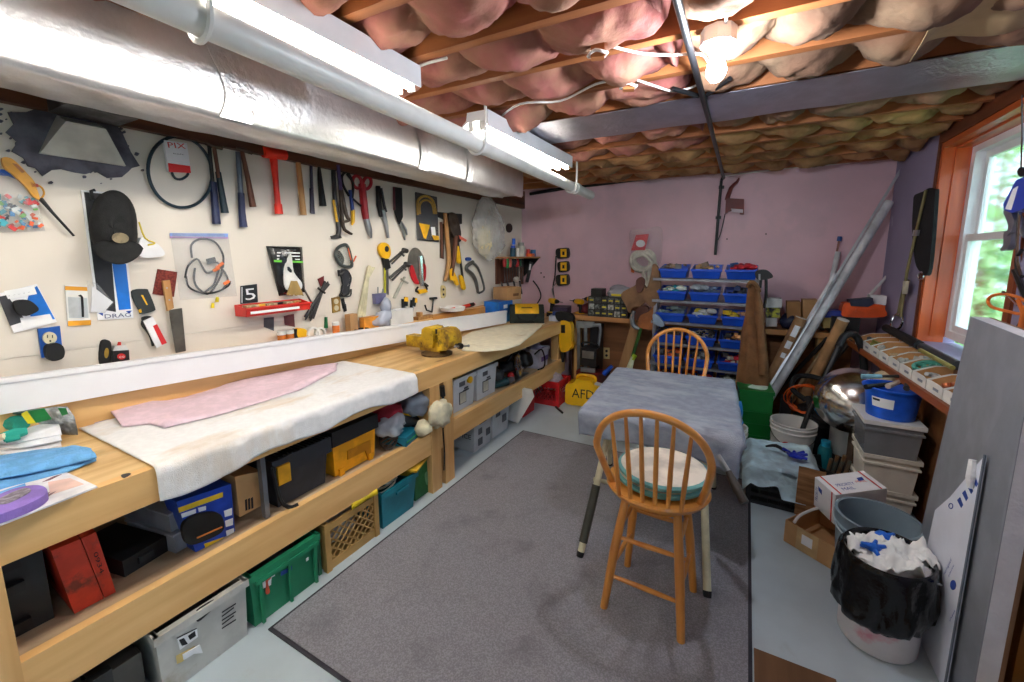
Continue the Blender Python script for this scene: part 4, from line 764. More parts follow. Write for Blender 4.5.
B().tube([FZ(-30, 423, BZ + .075), FZ(0, 421, BZ + .09), FZ(22, 424, BZ + .085)], [.03, .034, .028], 10, 3).part('glove', gl, gv); B().tube([FZ(2, 438, BZ + .07), FZ(14, 434, BZ + .075), FZ(27, 431, BZ + .075)], [.018, .021, .014], 8, 3).tube([FZ(6, 440, BZ + .065), FZ(20, 437, BZ + .066)], [.012, .010], 8).part('fingers', gl, gv)
B().tube([FZ(-8, 440, BZ + .07), FZ(5, 436, BZ + .08)], [.012, .012], 8).part('cuff', M('cuff cream', (236, 210, 180), .8), gv)
mg = thing('magazine', 'open glossy magazine page under the purple scrubber', 'magazine', FZ(40, 495, BZ)); b = B(); layer(b, F, 'p', [(-40, 540), (-40, 500), (62, 470), (97, 486)], .001, .006, 0); b.part('page', M('magazine page', (240, 236, 238), .3), mg)
b = B(); layer(b, F, 'p', [(48, 482), (70, 478), (84, 484), (50, 495)], .007, .0006, 0); b.part('photo', M('peach photo', (238, 196, 180), .3), mg); 
for q in ([(24, 506), (44, 496), (56, 491), (44, 500)], [(42, 482), (54, 476), (62, 474), (50, 480)], [(5, 514), (20, 508), (30, 505), (10, 516)], [(30, 497), (50, 492), (46, 497)]): b = B(); layer(b, F, 'p', q, .0076, .0006, 0); b.part('print', M('dark print', (120, 70, 80), .3), mg)
sb = thing('scrub_pad', 'oval purple sponge scrubber with a grey centre', 'sponge', FZ(20, 500, BZ + .008)); b = B(); layer(b, AZ(BZ + .034), 's', [(-20, 506), (0, 494), (20, 487), (38, 485), (47, 489), (44, 495), (30, 503), (10, 511), (-10, 516)], -.026, .026, .006); b.part('pad', M('purple sponge', (152, 122, 206), .9, bump=.5, bscale=150), sb)
b = B(); layer(b, AZ(BZ + .034), 's', [(-6, 502), (8, 494), (24, 488), (31, 490), (22, 496), (6, 503)], 0, .003); b.part('hollow', M('grey hollow', (150, 142, 150), .9, var=.2, scale=60), sb)
# ---- small things standing on the ledge behind the white board (feet at z = 1.0)
def ledge(px, py=None): p = FX(px, 330, XL + .06); return V((XL + .06, p.y, 1.051))
def bottle(px, r, h, m, capm, label, name='pill_bottle'):
    o = ledge(px); t = thing(name, label, 'bottle', o)
    B().lathe([(0, 0), (r, 0), (r, h * .72), (r * .9, h * .76), (0, h * .76)], o, n=16).part('body', m, t); B().lathe([(0, h * .76), (r * 1.03, h * .76), (r * 1.03, h), (0, h)], o, n=16).part('cap', capm, t); return t
amb = M('amber bottle', (236, 130, 40), .25, trans=.2)
bottle(281, .024, .098, amb, white_pl, 'amber pill bottle nearer the camera of two under the red bin'); bottle(289.5, .024, .096, amb, white_pl, 'amber pill bottle beside the yellow tape measure')
tmz = hung('tape_measure', 'yellow and black tape measure on the ledge', 'tape measure', [('case', yellow_pl, [('s', [(294, 343), (294, 333), (299, 328.5), (305, 329), (308, 333), (307, 341)], -.03, .035, .004)]), ('grip', black_rub, [('s', [(293, 341), (293, 334), (297, 329), (297, 335), (300, 341)], -.032, .04, .003)])], AX(XL + .06))
for px, r in ((312, .046), (319, .040)):
    o = ledge(px); B().lathe([(r * .7, 0), (r, 0), (r, .022), (r * .7, .022), (r * .7, 0)], o + V((0, 0, r)), (1, 0, .2), 16).solo('plastic_ring', white_pl, 'larger white plastic ring on the ledge past the tape measure' if r > .043 else 'smaller white plastic ring on the ledge past the tape measure', 'ring')
hung('screwdriver', 'small green-handled screwdriver stuck in the wall over the ledge', 'screwdriver', [('handle', M('green grip', (22, 112, 60), .4), [('t', [(326, 317), (326, 328)], .02, [1.4, 1.9])]), ('shaft', steel, [('t', [(326, 328), (325.5, 334)], .02, .6)])])
bottle(336, .024, .10, M('orange jar', (240, 130, 44), .4), white_pl, 'short orange jar with a white top on the ledge', 'jar')
o = ledge(352); B().box(o + V((0, 0, .07)), (.05, .075, .14), .1, .004).solo('small_box', kraft, 'little tan box with a dark front, before the orange one on the ledge', 'box')
o = ledge(360); B().lathe([(.05, 0), (.062, .006), (.062, .02), (.05, .026), (.05, 0)], o + V((.045, -.02, .0)), n=24).solo('tape_roll', black_rub, 'flat black coil lying on the ledge', 'coil')
o = ledge(370); B().box(o + V((0, 0, .05)), (.05, .15, .098), 0, .004).solo('small_box', M('orange box', (238, 156, 50), .6), 'long orange box on the ledge', 'box')
B().blob(ledge(381) + V((.01, 0, .06)), (.05, .10, .07), 5, .5, 2, 3, 1.052).blob(ledge(384) + V((.01, .02, .16)), (.03, .05, .08), 6, .5, 2, 2).solo('plastic_bag', CLEAR('pale blue film', (206, 214, 232), .75, .15, .8), 'scrunched pale blue plastic bag on the ledge', 'bag', ang=180)
o = ledge(397); t = thing('plastic_tub', 'square white tub on the ledge under the clear cable ties', 'tub', o); B().box(o + V((.0, .03, .06)), (.075, .26, .12), 0, .008).part('tub', white_pl, t); B().box(o + V((.02, .0, .124)), (.05, .10, .012), 0, .003).part('lid', white_en, t)
o = ledge(420); B().box(o + V((0, .05, .014)), (.06, .2, .028), 0, .003).box(o + V((0, 0, .045)), (.04, .04, .04), 0, .003).solo('wood_block', hick, 'small wooden blocks on the ledge beyond the screwdrivers', 'block')
o = ledge(440); t = thing('tray', 'shallow round white tray lid on the ledge', 'lid', o + V((.03, .1, .035))); B().lathe([(0, 0), (.11, 0), (.125, .035), (.118, .035), (.105, .006), (0, .006)], o + V((.05, .14, .036)), n=28).part('tray', white_pl, t)
lv = thing('spirit_level', 'orange-red level lying on the orange part of the ledge', 'level', LW(460, 306, .06)); L0, L1 = FX(449, 309, XL + .06), FX(474, 302.5, XL + .06); L0.z = 1.082; L1.z = 1.10
B().tube([L0, L1], .02, 4).part('body', M('level red', (236, 60, 36), .4), lv); B().tube([L0 + (L1 - L0) * .3 + V((0, 0, .012)), L0 + (L1 - L0) * .42 + V((0, 0, .012))], .012, 6).part('vial_window', dark_steel, lv); B().tube([L0 + (L1 - L0) * .8, L0 + (L1 - L0) * .98], .021, 4).part('end_cap', black_pl, lv)
# ---- far end of the bench
bb_ = FZ(487, 323, BZ); o = V((-2.42, 3.98, BZ))
t = thing('storage_tub', 'blue plastic tub with a pale lid under the small carton', 'tub', o); B().box(o + V((0, 0, .16)), (.19, .30, .16), 0, .01).part('tub', M('tub blue', (24, 112, 204), .4), t); B().box(o + V((0, -.01, .055)), (.19, .36, .105), 0, .01).part('lid', M('tub pale blue', (70, 160, 230), .4), t); B().box(o + V((.0965, -.01, .18)), (.003, .08, .04), 0, .0005).part('label', white_ink, t)
o2 = V((-2.40, 4.14, BZ + .242)); t = thing('carton', 'small open cardboard carton on the blue tub', 'box', o2)
R_ = Matrix.Rotation(-.18, 3, 'Z'); b = B()
for dx, dy, sx, sy in ((0, -.125, .20, .006), (0, .125, .20, .006), (-.1, 0, .006, .25), (.1, 0, .006, .25)): b.box(o2 + R_ @ V((dx, dy, .07)), (sx, sy, .14), R_, .001)
b.box(o2 + V((0, 0, .004)), (.2, .25, .006), R_); b.part('carton', kraft, t); B().box(o2 + R_ @ V((.1035, .03, .055)), (.001, .10, .03), R_).part('printing', M('carton print', (120, 80, 48), .7), t)
db = thing('tool_bag', 'black and yellow zip-top tool bag at the end of the white board', 'bag', FZ(520, 321, BZ)); o = V((-2.15, 4.14, BZ + .001)); R_ = Matrix.Rotation(-1.05, 3, 'Z')
B().prism([o + R_ @ V((x, -.19, z)) for x, z in ((-.13, 0), (.13, 0), (.145, .05), (.12, .13), (.04, .19), (-.04, .19), (-.12, .13), (-.145, .05))], R_ @ V((0, .38, 0)), .02).part('body', M('black bag cloth', (34, 42, 36), .8, bump=.3, bscale=150), db)
B().prism([o + R_ @ V((x, -.13, z)) for x, z in ((.118, .136), (.134, .105), (.140, .11), (.126, .142), (.045, .198), (-.04, .198), (-.04, .192), (.04, .192))], R_ @ V((0, .26, 0)), .002).part('yellow_flap', M('bag yellow', (248, 186, 20), .6), db)
for sx, xx in ((1, .135), (-1, -.135)): B().tube([o + R_ @ V((xx, -.10, .10)), o + R_ @ V((xx + .03 * sx, -.08, .05)), o + R_ @ V((xx + .035 * sx, 0, .035)), o + R_ @ V((xx + .03 * sx, .08, .05)), o + R_ @ V((xx, .10, .10))], .009, 6, 3).part('handle', black_rub, db)
B().tube([o + R_ @ V((.09, -.06, .165)), o + R_ @ V((.09, .06, .165))], .008, 6).part('grip', black_rub, db)
# drills and small goods in the corner
def drill(o, rz, label, bit=.07, batt=True):
    R = Matrix.Rotation(rz, 3, 'Z'); q = lambda x, y, z: o + R @ V((x, y, z))
    t = thing('cordless_drill', label, 'drill', o)
    B().tube([q(-.08, 0, .20), q(-.06, 0, .20), q(.03, 0, .20), q(.05, 0, .20)], [.024, .034, .034, .026], 12).part('motor_body', yellow_pl, t)
    B().tube([q(.05, 0, .20), q(.075, 0, .20), q(.10, 0, .20)], [.027, .024, .012], 10).tube([q(.10, 0, .20), q(.10 + bit, 0, .20)], .004, 6).part('chuck', black_pl, t)
    B().tube([q(-.03, 0, .18), q(-.04, 0, .12), q(-.045, 0, .06)], [.022, .02, .024], 8).part('grip', black_rub, t)
    B().box(q(.0, 0, .155), (.018, .02, .03), R, .004).part('trigger', black_pl, t)
    B().box(q(-.03, 0, .035), (.12, .075, .05), R, .008).part('battery', black_pl, t); B().box(q(-.03, 0, .064), (.10, .065, .014), R, .004).part('foot', yellow_pl, t); return t
drill(V((-2.0, 4.55, BZ)), -.5, 'first yellow cordless drill behind the tool bag')
drill(V((-1.72, 4.64, BZ + .0)), 2.6, 'yellow cordless drill lying toward the first, behind the small cartons')
drill(V((-1.58, 4.70, .905)), 2.9, 'yellow cordless drill nearest the pink wall chargers', .03)
for p, s_, m, l in (((-1.90, 4.36, BZ + .03), (.11, .12, .06), M('blue white box', (200, 208, 226), .6), 'pale blue and white carton beside the tool bag'), ((-1.88, 4.37, BZ + .085), (.08, .10, .04), M('navy box', (44, 70, 140), .6), 'small navy carton on the pale one'), ((-1.97, 4.72, BZ + .06), (.2, .26, .12), M('dark purple case', (56, 36, 70), .5), 'dark purple case behind the drills')): B().box(p, s_, .2, .004).solo('carton', m, l, 'box')
B().blob((-1.46, 4.66, 1.02), (.10, .07, .12), 4, .35, 2, 3, .906).solo('plastic_bag', grey_bag, 'grey plastic bag of goods between the drill and the parts organiser', 'bag', ang=180)
# ------------------------------------------------------------------ things under the bench
SZ = .431
def quad(X, pts, zmin): 
    out = []
    for x, y in pts: p = FX(x, y, X); p.z = max(p.z, zmin); out.append(p)
    zb = min(p.z for p in out)
    for p in out:
        if p.z < zmin + .05: p.z = zmin + .0005
    return out
def qbox(name, mat, X, pts, depth, zmin, parent, bev=.006): return B().prism(quad(X, pts, zmin), (-depth, 0, 0), bev).part(name, mat, parent)
def rbox(b, x1, y0, y1, z0, z1, depth, bev=.006, taper=1.0): return b.box((x1 - depth / 2, (y0 + y1) / 2, (z0 + z1) / 2), (depth, y1 - y0, z1 - z0), None, bev, taper)
U = -1.86; FU = AX(U)
# shelf, near bay
t = thing('tool_case', 'big black ribbed plastic case at the near end of the shelf', 'case', (-2.05, .22, SZ)); b = B(); rbox(b, -1.93, -.02, .185, SZ, .72, .38, .02); b.part('shell', black_pl, t); b = B(); rbox(b, -1.94, .19, .345, SZ, .70, .36, .025); b.part('lid', M('black case lid', (36, 38, 40), .4), t)
[B().box((-1.925, y, z), (.02, .05, .03), None, .004).part('rib', black_pl, t) for y in (.1, .27) for z in (.47, .6, .68)]
redm = STAIN(M('red tool chest paint', (214, 62, 36), .5, var=.12), (80, 44, 34), 9, .58, .68, .8)
t = thing('tool_chest', 'leaning scratched red metal toolbox marked 0934', 'toolbox', (-2.0, .42, SZ))
qd = quad(-1.90, [(51, 551), (80, 539), (104, 600), (75, 617)], SZ); qe = quad(-1.90, [(81, 538.5), (96, 532), (116, 592), (105, 599.5)], SZ)
B().prism(qd, (-.26, .0, .03), .006).part('body', redm, t); B().prism(qe, (-.26, 0, .03), .008).part('lid', redm, t)
wtext('0934', 93, 553, 100, 574, 4, .001, black_ink, t, AX(-1.90))
t = thing('flat_case', 'flat black case lying on the shelf behind the grey organisers', 'case', (-2.05, .58, SZ)); b = B(); b.box((-2.12, .575, SZ + .034), (.30, .15, .065), .2, .02); b.part('case', M('matt black case', (28, 30, 32), .5), t); B().box((-1.98, .60, SZ + .035), (.03, .05, .025), .2, .006).part('latch', dark_grey, t)
for k, (z, l) in enumerate(((SZ + .04, 'lower grey organiser case beside the blue boxed tool'), (SZ + .125, 'upper grey organiser case stacked beside the blue boxed tool'))):
    t = thing('organiser_case', l, 'case', (-2.05, .74, z - .04)); B().box((-2.1 - .02 * k, .745, z), (.30, .17, .075), .15, .012).part('base', M('grey organiser', (150, 152, 160), .45), t); B().box((-2.1 - .02 * k, .745, z + .040), (.31, .18, .008), .15, .003).part('lid', M('grey organiser lid', (176, 178, 186), .3), t)
t = thing('tool_package', 'blue and yellow retail box with a black tool in its window', 'package', (-1.95, .83, SZ)); bx_ = M('retail blue', (28, 74, 190), .35)
qd = quad(-1.88, [(176, 502), (231, 484), (236, 540), (196, 554)], SZ); B().prism(qd, (-.12, 0, 0), .004).part('box', bx_, t)
F = AX(-1.88)
for qq in ([(178, 508), (223, 492), (223, 497), (179, 513)], [(204, 544), (224, 537), (224, 541), (206, 549)]): b = B(); layer(b, F, 'p', qq, 0, .0012, 0); b.part('yellow_band', M('retail yellow', (250, 206, 40), .4), t)
b = B(); layer(b, F, 's', [(184, 524), (198, 515), (218, 513), (224, 522), (222, 532), (205, 541), (190, 545), (184, 538)], 0, .02, .004); b.part('tool', black_rub, t); b = B(); layer(b, F, 't', [(197, 538), (222, 527)], .022, .9); b.part('orange_trim', M('orange trim', (224, 130, 50), .4), t)
for q in ([(181, 514), (196, 509), (196, 513), (182, 518)], [(198, 508), (206, 506), (206, 510), (199, 512)], [(224, 511), (232, 508), (232, 515), (225, 517)], [(225, 521), (233, 518), (233, 525), (226, 527)], [(226, 531), (234, 528), (234, 535), (227, 537)]): b = B(); layer(b, F, 'p', q, 0, .0014, 0); b.part('white_print', white_ink, t)
t = thing('carton', 'plain brown carton on the shelf beside the dark toolbox', 'box', (-1.98, 1.0, SZ)); qd = quad(-1.88, [(235, 477), (262, 471), (264, 504), (240, 517)], SZ); B().prism(qd, (-.2, 0, 0), .003).part('carton', M('cardboard', (0, 0, 0)), t)
b = B(); [layer(b, AX(-1.88), 'p', [(245 + 3 * k, 500 - k), (247 + 3 * k, 499 - k), (247.5 + 3 * k, 510 - k), (245.5 + 3 * k, 511 - k)], 0, .001, 0) for k in range(3)]; b.part('printing', black_ink, t)
chg = M('charcoal toolbox', (50, 54, 62), .5); t = thing('tool_box', 'charcoal plastic toolbox with a yellow latch', 'toolbox', (-2.0, 1.2, SZ)); b = B(); rbox(b, -1.87, 1.055, 1.335, SZ, .60, .26, .02, .9); b.part('body', chg, t); b = B(); rbox(b, -1.85, 1.04, 1.35, .60, .68, .30, .02); b.part('lid', chg, t); b = B(); b.box((-1.845, 1.085, .605), (.016, .06, .09), None, .006); b.part('latch', M('latch yellow', (240, 170, 30), .45), t)
b = B(); b.tube([(-2.0, 1.1, .685), (-2.0, 1.14, .715), (-2.0, 1.29, .715), (-2.0, 1.33, .685)], .012, 8, 3); b.part('handle', black_pl, t); b = B(); [b.box((-1.98 + .0, 1.08 + .02 * k, .683), (.24, .006, .006)) for k in range(14)]; b.part('ribs', black_pl, t)
B().tube([(-1.84, 1.035, .66), (-1.83, 1.05, .5), (-1.82, 1.085, SZ + .012), (-1.81, 1.12, SZ + .01)], .009, 6, 4).solo('strap', black_rub, 'black strap hanging beside the charcoal toolbox', 'strap')
t = thing('tool_box', 'bright yellow toolbox with a black lid', 'toolbox', (-2.0, 1.53, SZ)); yb_ = M('toolbox yellow', (250, 172, 20), .4)
b = B(); rbox(b, -1.87, 1.37, 1.66, SZ + .005, .61, .24, .012, .94); b.part('body', yb_, t); b = B(); rbox(b, -1.855, 1.36, 1.672, .612, .695, .27, .014); b.part('lid', M('toolbox black lid', (34, 34, 36), .45), t)
b = B(); b.prism([V((-1.868, y, z)) for y, z in ((1.46, .50), (1.46, .55), (1.62, .55), (1.62, .44), (1.60, .44), (1.58, .50))], (-.012, 0, 0), .004); b.part('recess', M('toolbox amber', (216, 140, 10), .45), t); b = B(); rbox(b, -1.862, 1.40, 1.43, SZ, .47, .02, .004); rbox(b, -1.862, 1.60, 1.63, SZ, .47, .02, .004); b.part('foot', yb_, t)
# loose goods before the middle leg
def lump(name, mat, c, r, label, cat, sd, amp=.4, fr=2.2, flat=SZ, sub=3): return B().blob(c, r, sd, amp, fr, sub, flat).solo(name, mat, label, cat, ang=180)
lump('cloth_bag', M('crimson cloth', (176, 34, 52), .8, bump=.4), (-1.98, 1.86, .61), (.10, .11, .10), 'crumpled red cloth bag behind the yellow toolbox', 'bag', 3)
lump('plastic_bag', CLEAR('milky bag', (206, 214, 222), .7, .2, .7), (-1.90, 1.80, .56), (.09, .09, .07), 'clear crumpled bag beside the yellow toolbox', 'bag', 5, .5)
lump('plastic_bag', CLEAR('blue grey bag', (160, 170, 186), .75, .2, .7), (-1.90, 2.03, .65), (.10, .10, .09), 'grey-blue plastic bag piled before the middle leg', 'bag', 6, .5)
t = thing('power_tool', 'black and yellow power tool lying in the shelf clutter', 'power tool', (-1.96, 1.97, SZ)); B().tube([(-2.02, 1.86, .58), (-1.94, 1.95, .55), (-1.90, 2.03, .50)], [.05, .055, .045], 10, 3).part('body', dark_grey, t); B().tube([(-1.93, 1.93, .60), (-1.90, 1.99, .57)], .022, 8).part('yellow_trim', yellow_pl, t); B().tube([(-1.92, 1.99, .52), (-1.84, 2.0, .47), (-1.88, 2.05, .455)], .02, 8, 3).part('handle', black_rub, t)
t = thing('folder', 'teal flat case with a green line lying on the shelf', 'case', (-1.9, 1.86, SZ)); B().box((-1.90, 1.90, SZ + .035), (.18, .20, .06), .25, .008).part('case', M('teal case', (24, 124, 150), .45), t); B().box((-1.806, 1.912, SZ + .035), (.003, .18, .006), .25).part('green_line', M('green line', (60, 190, 110), .5), t)
B().box((-2.02, 1.95, .715), (.18, .12, .03), .4, .006).tube([(-2.05, 1.92, SZ), (-2.05, 1.92, .70)], .05, 10).solo('plastic_tub', M('lime lid tub', (130, 176, 50), .45), 'lime green lidded tub behind the shelf clutter', 'tub')
B().blob((-1.735, 2.09, .575), (.045, .105, .09), 9, .45, 2.4, 3).blob((-1.79, 1.99, .50), (.06, .06, .055), 4, .4).solo('sack', M('cream sack', (232, 222, 190), .85, bump=.5, bscale=40), 'cream cloth sack bulging out against the middle leg', 'sack', ang=180)
random.seed(4); t = thing('cable_coil', 'coiled brown-black cords on the shelf beside the teal case', 'cords', (-1.9, 1.78, SZ))
b = B()
for k in range(5): c = V((-1.90, 1.79, SZ + .03 + .012 * k)); b.tube([c + V((.05 * math.cos(a) + .01 * random.random(), .06 * math.sin(a), .02 * math.sin(a * 2 + k))) for a in [q * .7 for q in range(9)]], .007, 6, 3, True)
b.part('coil', M('brown cord', (70, 58, 50), .6), t); B().tube([(-1.87, 1.80, .47), (-1.82, 1.82, SZ + .012), (-1.80, 1.84, SZ + .012)], .006, 6, 2).part('plug_end', black_rub, t)
# floor, near bay
def tote(name, mat, x1, y0, y1, z1, label, depth=.36, rim=.03, wall=.012, taper=.93, cat='tote', holes=True, z0=.002):
    t = thing(name, label, cat, (x1 - depth / 2, (y0 + y1) / 2, z0)); b = B(); c = V((x1 - depth / 2, (y0 + y1) / 2, 0)); dx, dy = depth, y1 - y0
    def ringq(k, z): return [V((c.x + sx * dx / 2 * k, c.y + sy * dy / 2 * k, z)) for sx, sy in ((-1, -1), (1, -1), (1, 1), (-1, 1))]
    o0, o1 = ringq(taper, z0), ringq(.985, z1); i1 = [c * 1 + (p - c) for p in ringq(.985 - 2 * wall / min(dx, dy), z1)]; i0 = ringq(taper - 2 * wall / min(dx, dy), z0 + wall)
    vs = o0 + o1 + i1 + i0; fs = [(3, 2, 1, 0), (12, 13, 14, 15)]
    for k in range(4): n = (k + 1) % 4; fs += [(k, n, 4 + n, 4 + k), (4 + k, 4 + n, 8 + n, 8 + k), (8 + k, 8 + n, 12 + n, 12 + k)]
    b._add(vs, fs, .004); b.part('tub', mat, t); b = B()
    for a in (0, 1):
        y = y0 + .004 if a == 0 else y1 - .004; b.box((c.x, y, z1 - rim / 2), (dx + .012, .016, rim), None, .004)
        x = c.x - dx / 2 if a == 0 else x1; b.box((x, c.y, z1 - rim / 2), (.016, dy + .01, rim), None, .004)
    b.part('rim', mat, t)
    return t
gm_ = STAIN(M('dirty grey tote', (198, 196, 190), .5, var=.06), (150, 132, 100), 5, .58, .7, .7)
t = thing('tool_case', 'dark grey metal-look case on the floor beside the dirty grey tote', 'case', (-1.95, .40, .002)); b = B(); rbox(b, -1.80, .21, .36, .002, .23, .36, .03); b.part('shell', M('gunmetal case', (104, 98, 90), .4, .3), t); b = B(); rbox(b, -1.80, .37, .50, .002, .225, .36, .03); b.part('lid', M('gunmetal lid', (84, 80, 76), .4, .3), t); b = B(); rbox(b, -1.79, .30, .42, .19, .24, .03, .008); b.part('handle', black_pl, t)
t = tote('postal_tote', gm_, -1.77, .53, .845, .265, 'dirty pale grey postal tote with a torn sticker', .40)
F = AX(-1.775)
b = B(); layer(b, F, 's', [(196, 612), (206, 604), (217, 599), (218, 604), (212, 610), (198, 622)], 0, .004); b.part('hand_hole', black_pl, t)
b = B(); layer(b, F, 'p', [(177, 638), (197, 628), (198, 637), (180, 650)], 0, .0012, 0); b.part('label', white_ink, t); b = B(); [layer(b, F, 'p', q, 0, .002, 0) for q in ([(179, 640), (184, 638), (188, 644), (182, 646)], [(188, 636), (195, 631), (196, 636), (190, 640)], [(177, 638), (197, 628), (197, 628.8), (177, 638.8)])]
for k in range(5): layer(b, F, 'p', [(222, 612 + 4 * k), (236 - 2 * (k % 2), 603 + 4 * k), (236 - 2 * (k % 2), 604.2 + 4 * k), (222, 613.2 + 4 * k)], 0, .0012, 0)
b.part('printing', black_ink, t); b = B(); layer(b, F, 'p', [(176, 656), (195, 646), (196, 651), (182, 662), (177, 664)], 0, .001, 0); b.part('glue_patch', M('old glue', (200, 176, 110), .8), t); b = B(); layer(b, F, 'p', [(183, 655), (200, 645), (203, 653), (194, 654), (184, 660)], 0, .006, 0); b.part('torn_sticker', white_paper, t)
random.seed(8); lump('rag_pile', M('mixed rags', (60, 56, 58), .9), (-1.95, .69, .22), (.13, .12, .06), 'dark odds and ends heaped in the dirty grey tote', 'rags', 2, .5, 3, .05)
B().tube([(-1.93, .62, .27), (-1.84, .66, .28)], .025, 10).solo('bottle', white_pl, 'white bottle end poking from the dirty grey tote', 'bottle'); B().box((-1.9, .77, .265), (.10, .08, .05), .4, .006).solo('small_box', M('dark red pack', (130, 36, 40), .5), 'dark red pack in the dirty grey tote', 'box')
gt = M('tote green', (30, 132, 92), .5, var=.05); t = tote('storage_tote', gt, -1.78, .86, 1.19, .255, 'green flip-lid tote with a red-stained label', .38)
b = B(); [b.box((-1.774, y, .12), (.012, .012, .22), None, .003) for y in (.90, 1.03, 1.16)]; b.box((-1.772, 1.03, .215), (.014, .30, .02), None, .003); b.part('rib', gt, t); b = B(); rbox(b, -1.80, 1.193, 1.21, .01, .24, .36, .004); b.part('hinged_lid', M('dark tote green', (20, 104, 72), .5), t)
F = AX(-1.778); b = B(); layer(b, F, 'p', [(261, 577), (272, 573), (271, 585), (260, 590)], .002, .0012, 0); layer(b, F, 'p', [(264, 571), (275, 568), (275, 576), (266, 580)], .002, .0016, 0); b.part('label', white_paper, t); b = B(); layer(b, F, 's', [(265, 575), (272, 571), (271, 578), (268, 582), (270, 592), (266, 594), (266, 584)], .004, .0012); b.part('red_stain', M('rusty stain', (196, 84, 56), .8), t)
b = B(); layer(b, F, 'p', [(281, 572), (292, 566), (292, 570), (281, 576)], .002, .0016, 0); b.part('blue_label', M('blue label', (36, 80, 170), .5), t); B().box((-1.773, 1.12, .165), (.003, .012, .015)).part('white_mark', white_ink, t)
lump('cable_pile', M('dark cables', (44, 44, 48), .6), (-1.97, 1.02, .2), (.14, .13, .05), 'dark jumble of cables inside the green tote', 'cables', 4, .6, 4, .05)
# tan milk crate with diagonal lattice
tan = M('crate tan', (186, 146, 84), .5, var=.06); t = thing('milk_crate', 'tan lattice-sided milk crate under the shelf', 'crate', (-1.96, 1.40, .002)); y0, y1, x1, zt = 1.245, 1.565, -1.80, .265; b = B()
for y in (y0, y1): b.box((x1 - .16, y, .035), (.33, .012, .07), None, .003).box((x1 - .16, y, zt - .03), (.33, .012, .06), None, .003)
for x in (x1, x1 - .32): b.box((x, (y0 + y1) / 2, .025), (.012, y1 - y0, .05), None, .003).box((x, (y0 + y1) / 2, zt - .03), (.016, y1 - y0, .035), None, .003)
for x in (x1, x1 - .32):
    for y in (y0, y1): b.box((x, y, zt / 2), (.03, .03, zt), None, .004)
b.box((x1 - .16, (y0 + y1) / 2, .008), (.32, y1 - y0, .01)); b.part('frame', tan, t); b = B()
for x in (x1, ):
    for s_ in (1, -1):
        for k in range(-5, 7):
            ya = (y0 + y1) / 2 + k * .05; q = [(ya - s_ * .09, .05), (ya + s_ * .09, zt - .045)]
            (a1, c1), (a2, c2) = q
            lo, hi = y0 + .015, y1 - .015
            def clip(a1, c1, a2, c2):
                t0, t1 = 0, 1; da = a2 - a1
                for L_, sg in ((lo, 1), (hi, -1)):
                    if abs(da) < 1e-6: continue
                    tt = (L_ - a1) / da
                    if (da > 0) == (sg > 0): t0 = max(t0, tt)
                    else: t1 = min(t1, tt)
                return (t0, t1)
            t0, t1 = clip(a1, c1, a2, c2)
            if t1 - t0 > .05: b.tube([(x, a1 + (a2 - a1) * t0, c1 + (c2 - c1) * t0), (x, a1 + (a2 - a1) * t1, c1 + (c2 - c1) * t1)], .0045, 5)
b.part('lattice', tan, t); b = B()
for y in (y0, y1):
    for k in range(7): b.box((x1 - .04 - .04 * k, y, .13), (.008, .010, .16))
b.part('side_slats', tan, t)
lump('bag_pile', CLEAR('clear goods film', (210, 206, 200), .8, .2, .8), (-1.96, 1.38, .14), (.13, .13, .11), 'clear wrapped goods filling the tan milk crate', 'goods', 7, .5, 3, .02)
B().grid(two([(348, 500), (362, 493), (374, 488)], [(352, 510), (366, 500), (378, 494)], .262, .03, 5, .03), 12, 8, .003).solo('plastic_bag', M('yellow film', (246, 212, 40), .4, bump=.4), 'yellow plastic bag on top of the tan milk crate', 'bag', ang=180)
tl = M('teal tub', (20, 132, 150), .4); t = tote('storage_tub', tl, -1.78, 1.60, 1.90, .24, 'teal plastic tub holding white rope coils', .34, .03, .008, .86, 'tub')
b = B(); b.box((-1.772, 1.76, .19), (.014, .10, .018), None, .005); b.part('grip', tl, t)
b = B(); random.seed(9)
for k in range(7): c = V((-1.93 + .02 * random.random(), 1.72 + .03 * random.random(), .20 + .011 * k)); b.tube([c + V(((.07 + .02 * random.random()) * math.cos(a), .08 * math.sin(a), .018 * math.sin(a + k))) for a in [q * .785 for q in range(8)]], .006, 6, 3, True)
b.solo('rope_coil', M('white rope', (226, 222, 206), .85), 'white coiled rope lying in the teal tub', 'rope')
B().box((-1.9, 1.865, .235), (.2, .05, .04), .3, .005).solo('plastic_bag', M('olive yellow film', (196, 170, 40), .5), 'olive-yellow packet beside the rope in the teal tub', 'packet')
t = thing('fuel_can', 'dark green container with a pale emblem beside the middle leg', 'can', (-1.9, 2.0, .002)); b = B(); rbox(b, -1.83, 1.93, 2.09, .002, .25, .2, .02); b.part('body', M('can green', (20, 104, 50), .45), t); b = B(); layer(b, AX(-1.83), 's', [(425, 474), (430, 471), (432, 478), (427, 485)], 0, .002); b.part('emblem', M('pale emblem', (120, 170, 130), .5), t); B().tube([(-1.93, 1.97, .25), (-1.93, 2.0, .272), (-1.93, 2.04, .25)], .009, 6, 3).part('handle', M('can green', (0, 0, 0)), t)
B().box((-1.92, 1.96, .264), (.26, .30, .012), .35, .004).solo('bag', M('mustard bag', (204, 164, 40), .7, bump=.3), 'flat mustard bag lying over the dark green container', 'bag')
